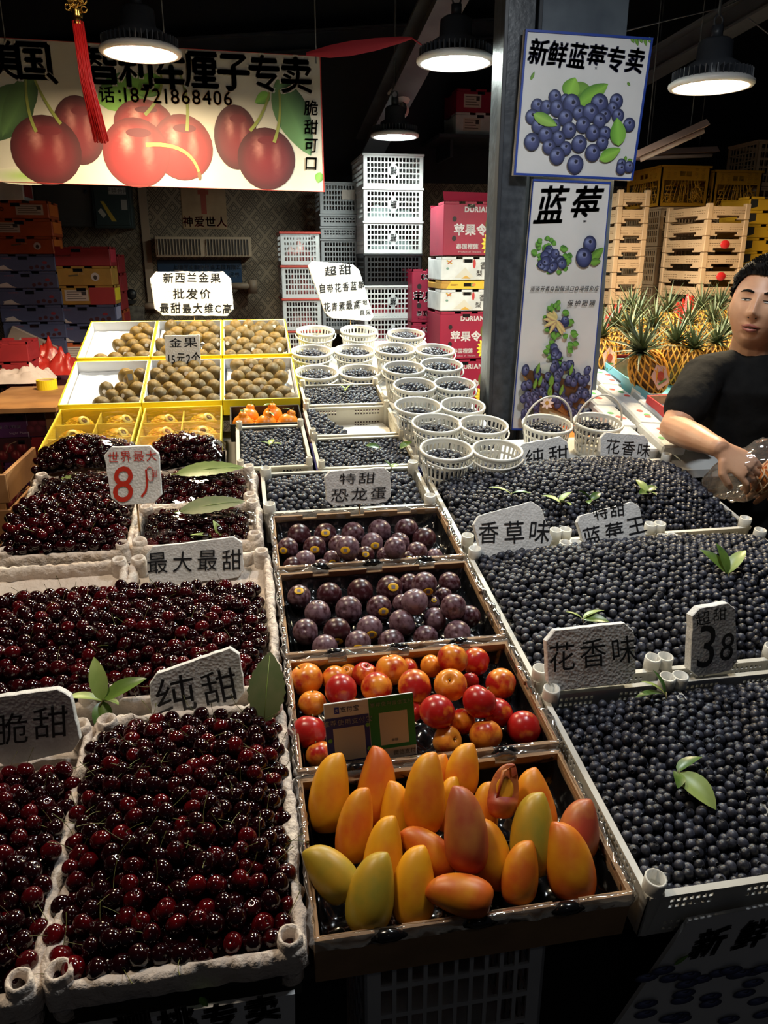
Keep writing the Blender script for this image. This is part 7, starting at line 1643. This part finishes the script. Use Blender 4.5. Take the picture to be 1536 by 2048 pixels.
# ------------------------------------------------------------------ the seller
SKIN = mat('skin_tone', (.70, .40, .25), .45, col2=(.64, .33, .20), nscale=14, bump=.15, bscale=250, bdist=.001, sss=0)
def ring_loft(mb, rings, n=20):
    """rings: (centre, axis u, axis v) ellipses; closed at both ends"""
    v = []; 
    for c, a, b in rings:
        for i in range(n): q = 2 * math.pi * i / n; v.append(c + a * math.cos(q) + b * math.sin(q))
    f = [(j * n + i, j * n + (i + 1) % n, (j + 1) * n + (i + 1) % n, (j + 1) * n + i) for j in range(len(rings) - 1) for i in range(n)]
    f += [tuple(range(n - 1, -1, -1)), tuple(range((len(rings) - 1) * n, len(rings) * n))]
    mb.add(v, f)
def limb(mb, pts, radii, n=16, flat=1.):
    pts = [Vector(p) for p in pts]; rings = []; prev = Vector((1, 0, .2))
    # rounded ends
    P_ = []; Rr = []
    for i in range(len(pts) - 1):
        for k in range(4): q = k / 4; P_.append(pts[i].lerp(pts[i + 1], q)); Rr.append(radii[i] + (radii[i + 1] - radii[i]) * (3 * q * q - 2 * q ** 3))
    P_.append(pts[-1]); Rr.append(radii[-1])
    d0 = (P_[0] - P_[1]).normalized(); d1 = (P_[-1] - P_[-2]).normalized()
    P_ = [P_[0] + d0 * Rr[0] * .85, P_[0] + d0 * Rr[0] * .6] + P_ + [P_[-1] + d1 * Rr[-1] * .6, P_[-1] + d1 * Rr[-1] * .85]; Rr = [Rr[0] * .4, Rr[0] * .78] + Rr + [Rr[-1] * .78, Rr[-1] * .4]
    for i, p_ in enumerate(P_):
        tn = (P_[min(i + 1, len(P_) - 1)] - P_[max(i - 1, 0)]).normalized(); a = (prev - tn * prev.dot(tn)).normalized(); prev = a; b = tn.cross(a); rings.append((p_, a * Rr[i], b * Rr[i] * flat))
    ring_loft(mb, rings, n)
def remeshed(mb, name, mats, voxel, smooth=6, fac=.5):
    me = mb.mesh(name + '_raw', mats); o = bpy.data.objects.new('tmp', me); C.objects.link(o)
    m = o.modifiers.new('r', 'REMESH'); m.mode = 'VOXEL'; m.voxel_size = voxel; m.use_smooth_shade = True
    m2 = o.modifiers.new('s', 'SMOOTH'); m2.iterations = smooth; m2.factor = fac
    dg = bpy.context.evaluated_depsgraph_get(); dg.update(); out = bpy.data.meshes.new_from_object(o.evaluated_get(dg)); bpy.data.objects.remove(o); out.name = name
    out.materials.clear(); [out.materials.append(q) for q in (mats if isinstance(mats, list) else [mats])]
    out.polygons.foreach_set('use_smooth', np.ones(len(out.polygons), bool)); return out
PY = 2.24
chest = at_y(1512, 800, PY); px0 = chest.x
person = thing('person', 'person in a black t-shirt leaning forward and holding a clear bag of fruit', 'person', (px0 + .03, PY + .06, 0))
O_ = person.location.copy()
nb = at_y(1503, 712, PY - .02) - O_; shR = at_y(1408, 748, PY - .03) - O_; elR = at_y(1350, 858, PY - .16) - O_; wrR = at_y(1437, 895, PY - .40) - O_
shL = at_y(1610, 745, PY) - O_; elL = at_y(1655, 870, PY - .14) - O_; wrL = at_y(1580, 925, PY - .40) - O_
UX = Vector((cH, -sH, 0)); UY = Vector((sH, cH, 0))
def torso(mb, e, top=True):
    z0 = nb.z; R_ = [(.86 - 0, .155, .115, .05), (.98, .175, .128, .03), (1.10, .178, .135, .01), (1.22, .178, .13, -.01), (z0 - .10, .185, .118, -.02), (z0 - .045, .155, .095, -.02), (z0 - .012, .10, .07, -.02), (z0 + .008, .062, .058, -.02)]
    ring_loft(mb, [(Vector((nb.x + (z0 - z) * .03, nb.y + .02 + dy, z)), UX * (a + e), UY * (b + e)) for z, a, b, dy in R_], 28)
# head
hc = at_y(1520, 614, PY - .05) - O_ 
fw = (-CF * math.cos(R(31)) - CR * math.sin(R(31))); fw.z -= .02; fw = (fw - Vector((0, 0, .10))).normalized()
up = (Vector((0, 0, 1)) + CR * .14); up = (up - fw * up.dot(fw)).normalized(); rt = fw.cross(up).normalized()
HM = Matrix((rt, fw, up)).transposed()   # columns: person's right-hand side in view, forward, up
HS = 1.06
def headp(th, ph):
    x, y, z = math.cos(ph) * math.sin(th), math.cos(ph) * math.cos(th), math.sin(ph)   # th 0 = front
    rx, ry, rz = .079, .094, .122
    X, Y, Z = x * rx, y * ry, z * rz
    if Z < 0: k_ = (-Z / rz); X *= 1 - .20 * k_ ** 1.6; Y *= 1 - .05 * k_; 
    if Z < -.02 and y < 0: Y *= .8
    if y > 0:
        Y = Y * .93 + .004
        g = lambda cx, cz, sx_, sz_: math.exp(-((X - cx) / sx_) ** 2 - ((Z - cz) / sz_) ** 2)
        Y += .021 * g(0, -.028, .0115, .013) + .012 * g(0, -.006, .009, .022) + .006 * (g(.014, -.032, .007, .007) + g(-.014, -.032, .007, .007))   # nose
        Y += .006 * (g(.03, .030, .018, .008) + g(-.03, .030, .018, .008)) - .009 * (g(.030, .010, .016, .011) + g(-.030, .010, .016, .011))   # brows, sockets
        Y += .0045 * (g(.030, .012, .012, .006) + g(-.030, .012, .012, .006))  # lids
        Y += .007 * g(0, -.060, .022, .006) + .0075 * g(0, -.071, .018, .006) - .004 * g(0, -.0655, .024, .0025) + .008 * g(0, -.098, .022, .014) - .003 * g(0, -.083, .02, .005)
        Y += .005 * (g(.042, -.025, .018, .022) + g(-.042, -.025, .018, .022))
    return Vector((X, Y, Z)) * HS
body = MB(); v = []; nT, nP = 96, 72
for j in range(nP + 1):
    for i in range(nT): v.append(hc + HM @ headp(2 * math.pi * i / nT, -math.pi / 2 + math.pi * j / nP))
body.add(v, [(j * nT + i, j * nT + (i + 1) % nT, (j + 1) * nT + (i + 1) % nT, (j + 1) * nT + i) for j in range(nP) for i in range(nT)])
for sx_ in (1, -1):   # ears
    c = hc + HM @ Vector((sx_ * .074 * HS, -.030, -.010)); ring_loft(body, [(c + HM @ Vector((sx_ * a, -abs(a) * .4, 0)), HM @ Vector((0, b, 0)), HM @ Vector((0, 0, b * 1.7))) for a, b in ((-.006, .010), (.002, .016), (.009, .018), (.013, .014))], 12)
limb(body, [hc + HM @ Vector((0, -.025, -.06)), nb + Vector((0, .01, -.04))], [.060, .068])
torso(body, -.006)
for s_, e_, w_ in ((shR, elR, wrR), (shL, elL, wrL)): limb(body, [s_, s_.lerp(e_, .55), e_, e_.lerp(w_, .35), w_], [.056, .052, .046, .044, .029], flat=.95)
for sx_ in (-.085, .085): limb(body, [Vector((nb.x + .02 + sx_, nb.y + .05, .92)), Vector((nb.x + .02 + sx_, nb.y + .04, .5)), Vector((nb.x + .02 + sx_, nb.y + .07, .09))], [.09, .06, .045])
def hand(mb, w_, dirv, palmn, thumb_side, curl=.6, L=.088):
    """palm plus five separate fingers; dirv along the fingers, palmn out of the palm, thumb_side across"""
    d, n_, s_ = dirv.normalized(), palmn.normalized(), thumb_side.normalized()
    ring_loft(mb, [(w_ + d * q, s_ * a, n_ * b) for q, a, b in ((-.01, .026, .020), (.015, .032, .017), (.045, .040, .015), (.075, .042, .014), (.088, .038, .010))], 16)
    for i, (o, ln_, r_) in enumerate(((.031, .070, .0088), (.0105, .079, .0092), (-.0105, .073, .0088), (-.030, .058, .0078))):
        p_ = w_ + d * (.080 - abs(i - 1.3) * .004) + s_ * o; P_ = [p_ - d * .02, p_]; a = 0; q = p_
        for k_, fr_ in enumerate((.45, .32, .23)): a += curl * (.55, .75, .5)[k_]; dd = d * math.cos(a) + n_ * math.sin(a); q = q + (dd + s_ * .06 * (1.5 - i)) * ln_ * fr_; P_.append(q)
        limb(mb, P_, [r_ * 1.05, r_ * 1.05, r_, r_ * .92, r_ * .8], 10)
    p_ = w_ + d * .02 + s_ * .026; limb(mb, [p_, p_ + (s_ * .8 + d * .6 + n_ * .3).normalized() * .034, p_ + (s_ * .8 + d * .6 + n_ * .3).normalized() * .034 + (s_ * .2 + d * .9 + n_ * .5).normalized() * .030, p_ + (s_ * .8 + d * .6 + n_ * .3).normalized() * .034 + (s_ * .0 + d * .8 + n_ * .7).normalized() * .052], [.0135, .0115, .0105, .0085], 10)
hd = (CR * .75 - CU * .62 - CF * .25); sd = (-CR * .55 - CU * .75 - CF * .2); sd = sd - hd.normalized() * sd.dot(hd.normalized()); pn = hd.cross(sd); pn = pn if pn.dot(CU) < 0 else -pn
hand(body, wrR + hd.normalized() * .012, hd, pn, sd, .75)
hd2 = (-CR * .8 - CU * .5 - CF * .2); sd2 = (CR * .5 - CU * .8 - CF * .2); sd2 = sd2 - hd2.normalized() * sd2.dot(hd2.normalized()); pn2 = hd2.cross(sd2); pn2 = pn2 if pn2.dot(CU) < 0 else -pn2
hand(body, wrL + hd2.normalized() * .012, hd2, pn2, sd2, .75)
link('body', remeshed(body, 'body', SKIN, .0036, 3, .4), person)
shirt = MB(); torso(shirt, .010)
for s_, e_ in ((shR, elR), (shL, elL)): limb(shirt, [s_ + Vector((0, 0, -.004)), s_.lerp(e_, .35), s_.lerp(e_, .70)], [.068, .068, .064]); limb(shirt, [nb + Vector((0, .02, -.04)), nb.lerp(s_, .6) + Vector((0, 0, -.012)), s_ + Vector((0, 0, -.0))], [.075, .062, .062])
sm_ = remeshed(shirt, 'shirt', mat('black_tshirt', (.005, .005, .0055), .9, spec=.2, col2=(.009, .009, .0095), nscale=20, bump=.6, bscale=22, bdist=.006), .007, 5, .5)
for v_ in sm_.vertices: c_ = v_.co; e_ = noise.fractal(Vector((c_.x * 9, c_.y * 9, c_.z * 6)), 1, 2, 3) * .006 + .004 * math.sin(c_.z * 60 + c_.x * 25) * max(0, noise.noise(c_ * 5)); v_.co = c_ + v_.normal * e_
link('shirt', sm_, person)
col_ = MB(); col_.tube([nb + UX * (.068 * math.cos(R(a))) + UY * (.066 * math.sin(R(a)) - .0) + Vector((0, 0, .004 - .014 * max(0, -math.sin(R(a))))) for a in range(0, 361, 20)], .006, 8, cap=False); col_.build('collar', MATS['black_tshirt'], person)
tr = MB()
for sx_ in (-.085, .085): limb(tr, [Vector((nb.x + .02 + sx_, nb.y + .05, .92)), Vector((nb.x + .02 + sx_, nb.y + .04, .5)), Vector((nb.x + .02 + sx_, nb.y + .07, .10))], [.108, .085, .07])
ring_loft(tr, [(Vector((nb.x + .02, nb.y + .05, z)), UX * a, UY * b) for z, a, b in ((.80, .16, .12), (.9, .185, .14), (1.02, .19, .142), (1.05, .18, .135))], 24)
link('trousers', remeshed(tr, 'trousers', mat('black_trousers', (.006, .006, .007), .9), .012, 3), person)
for sx_ in (-.085, .085):
    sh_ = MB(); limb(sh_, [Vector((nb.x + .02 + sx_, nb.y + .08, .045)), Vector((nb.x + sx_, nb.y - .08, .035))], [.045, .038]); sh_.build('shoe', BLACKPL, person)
# hair: cap over the skull and short tufts
HAIR = mat('hair_black', (.008, .007, .007), .8, spec=.15, bump=.6, bscale=120, bdist=.004); hb = MB(); v = []; nT, nP = 64, 24; keep = {}
def hairline(th): a = abs((th + math.pi) % (2 * math.pi) - math.pi); return R(38) if a < R(45) else R(38) - (a - R(45)) / R(45) * R(28) if a < R(90) else R(10) - (a - R(90)) / R(90) * R(30)
for j in range(nP + 1):
    for i in range(nT):
        th = 2 * math.pi * i / nT; h0 = hairline(th); ph = h0 + (math.pi / 2 - h0) * j / nP; q = headp(th, ph); e = .006 + .016 * min(1, j / 5); q = q * (1 + e / q.length * (1 + .5 * noise.noise(q * 90))); v.append(hc + HM @ q)
hb.add(v, [(j * nT + i, j * nT + (i + 1) % nT, (j + 1) * nT + (i + 1) % nT, (j + 1) * nT + i) for j in range(nP) for i in range(nT)], None, 0, True)
hb.build('hair', HAIR, person); tf = MB()
for i in range(900):
    th = rng.rand() * 6.283; h0 = hairline(th); ph = h0 + (math.pi / 2 - h0) * rng.rand() ** 1.1; q = headp(th, ph); n_ = q.normalized(); dr = (n_ + Vector((rng.uniform(-.35, .35), .15 + rng.uniform(-.3, .3), .5))).normalized(); ln_ = .012 + .014 * max(0, math.sin(ph))
    b0 = q * 1.05; tf.tube([hc + HM @ b0, hc + HM @ (b0 + dr * ln_ * .6), hc + HM @ (b0 + dr * ln_ + Vector((0, .004, -.002)))], [.0042, .003, .0006], 4, cap=False)
o = tf.build('hair_tufts', HAIR, person)
def facep(x, z, off=0):   # a point on the face surface at head coordinates x, z
    best = None
    th = math.atan2(x, .09); ph = math.asin(max(-1, min(1, z / .122)))
    for _ in range(12):
        q = headp(th, ph) / HS; th += (x - q.x) / .09; ph += (z - q.z) / .13
    q = headp(th, ph); return hc + HM @ (q + Vector((0, off, 0)))
DKI = mat('eye_dark', (.012, .008, .006), .3); EW = mat('eye_white', (.55, .50, .46), .3); LIP = mat('lip_tone', (.40, .13, .10), .4)
for sx_ in (-1, 1):
    e_ = MB(); e_.tube([facep(sx_ * x, .0065 - .12 * (x - .030) ** 2 * 10, .0006) for x in (.017, .022, .028, .033, .039, .044)], [.0008, .0027, .0037, .0036, .0027, .0008], 6); e_.build('eye', EW, person)
    e_ = MB(); e_.tube([facep(sx_ * x, .0072, .0018) for x in (.0265, .0295, .0325, .0345)], [.0016, .0036, .0036, .0016], 6); e_.build('iris', DKI, person)
    e_ = MB(); e_.tube([facep(sx_ * x, .0105 - .10 * (x - .030) ** 2 * 10, .0012) for x in (.015, .021, .027, .033, .039, .046)], [.0007, .0014, .0018, .0018, .0015, .0006], 5); e_.build('upper_lid_line', DKI, person)
    e_ = MB(); e_.tube([facep(sx_ * x, z, .001) for x, z in ((.013, .0285), (.022, .031), (.032, .0325), (.042, .0315), (.051, .028))], [.0018, .0036, .004, .0032, .0008], 6); e_.build('eyebrow', HAIR, person)
    e_ = MB(); e_.tube([facep(sx_ * .0075, -.0395, -.001), facep(sx_ * .011, -.039, -.001)], .0026, 6); e_.build('nostril', DKI, person)
e_ = MB(); e_.tube([facep(x, -.0600 - abs(x) * .12 + (.001 if x == 0 else 0), -.0012) for x in (-.026, -.017, -.008, 0, .008, .017, .026)], [.001, .0034, .0046, .0042, .0046, .0034, .001], 8); e_.build('upper_lip', LIP, person)
e_ = MB(); e_.tube([facep(x, -.0735 + abs(x) * .25, -.001) for x in (-.023, -.015, -.007, 0, .007, .015, .023)], [.001, .0038, .0052, .0056, .0052, .0038, .001], 8); e_.build('lower_lip', LIP, person)
e_ = MB(); e_.tube([facep(x, -.0665 + abs(x) * .02, .0004) for x in (-.021, -.012, 0, .012, .021)], [.0008, .0024, .003, .0024, .0008], 6); e_.build('mouth_gap', DKI, person)

# ------------------------------------------------------------------ the clear bag he holds, with net wrapped fruit
bc = O_ + wrR.lerp(wrL, .5) + Vector((.0, -.02, -.05)); b0 = at_y(1500, 942, (O_ + wrR).y + .0)
t = thing('plastic_bag', 'clear plastic bag with red print in the seller\'s hands', 'bag', b0)
mb = MB(); v = []; n1, n2 = 40, 26
for j in range(n2 + 1):
    ph = -math.pi / 2 + math.pi * j / n2
    for i in range(n1):
        th = 2 * math.pi * i / n1; q = Vector((math.cos(ph) * math.cos(th), math.cos(ph) * math.sin(th), math.sin(ph))); e = 1 + .22 * noise.fractal(q * 2.2 + Vector((5, 1, 2)), 1, 2, 4) + .05 * abs(noise.noise(q * 9))
        p_ = CR * q.x * .105 * e + CF * q.y * .085 * e + Vector((0, 0, 1)) * q.z * .082 * e; p_ += CR * (.05 * q.z - .0); 
        v.append(p_)
mb.add(v, [(j * n1 + i, j * n1 + (i + 1) % n1, (j + 1) * n1 + (i + 1) % n1, (j + 1) * n1 + i) for j in range(n2) for i in range(n1)], None, 0, True); mb.build('bag_film', film_mat('bag_film', .06, milk=.10), t)
lg = MB()
for dx, dz, r_ in ((.035, .035, .026),): 
    c_ = CR * dx + Vector((0, 0, dz)) - CF * .088
    lg.tube([c_ + CR * r_ * math.cos(R(a)) + CU * r_ * .8 * math.sin(R(a)) for a in range(0, 361, 24)], .003, 5, cap=False)
    for q in (-.4, 0, .4): lg.tube([c_ + CR * r_ * -.6 + CU * r_ * q, c_ + CR * r_ * .6 + CU * r_ * (q + .1)], .0016, 4)
lg.build('printed_mark', mat('bag_print_orange', (.7, .2, .03), .5), t)
for i, (dx, dz) in enumerate(((.01, -.025), (.06, -.005))):
    f_ = thing('wrapped_fruit', 'orange fruit in a white net inside the clear bag, ' + ('lower one' if i == 0 else 'upper one'), 'fruit', b0 + CR * dx + Vector((0, 0, dz)) - CF * .03, group='fruit in the clear bag')
    MB().lathe([(.036 * math.cos(R(a)), .036 * math.sin(R(a))) for a in range(-90, 91, 15)], 18).build('fruit_skin', mat('fruit_deep_orange', (.85, .22, .02), .4), f_); nm_ = MB()
    for s_ in (1, -1):
        for k_ in range(9): nm_.tube([(.039 * math.cos(R(-60 + 15 * j)) * math.cos(k_ * .698 + s_ * j * .16), .039 * math.cos(R(-60 + 15 * j)) * math.sin(k_ * .698 + s_ * j * .16), .039 * math.sin(R(-60 + 15 * j))) for j in range(9)], .0024, 4, cap=False)
    nm_.build('foam_net', mat('foam_net_pale', (.9, .6, .35), .6), f_)
bpy.data.objects.remove(_to)
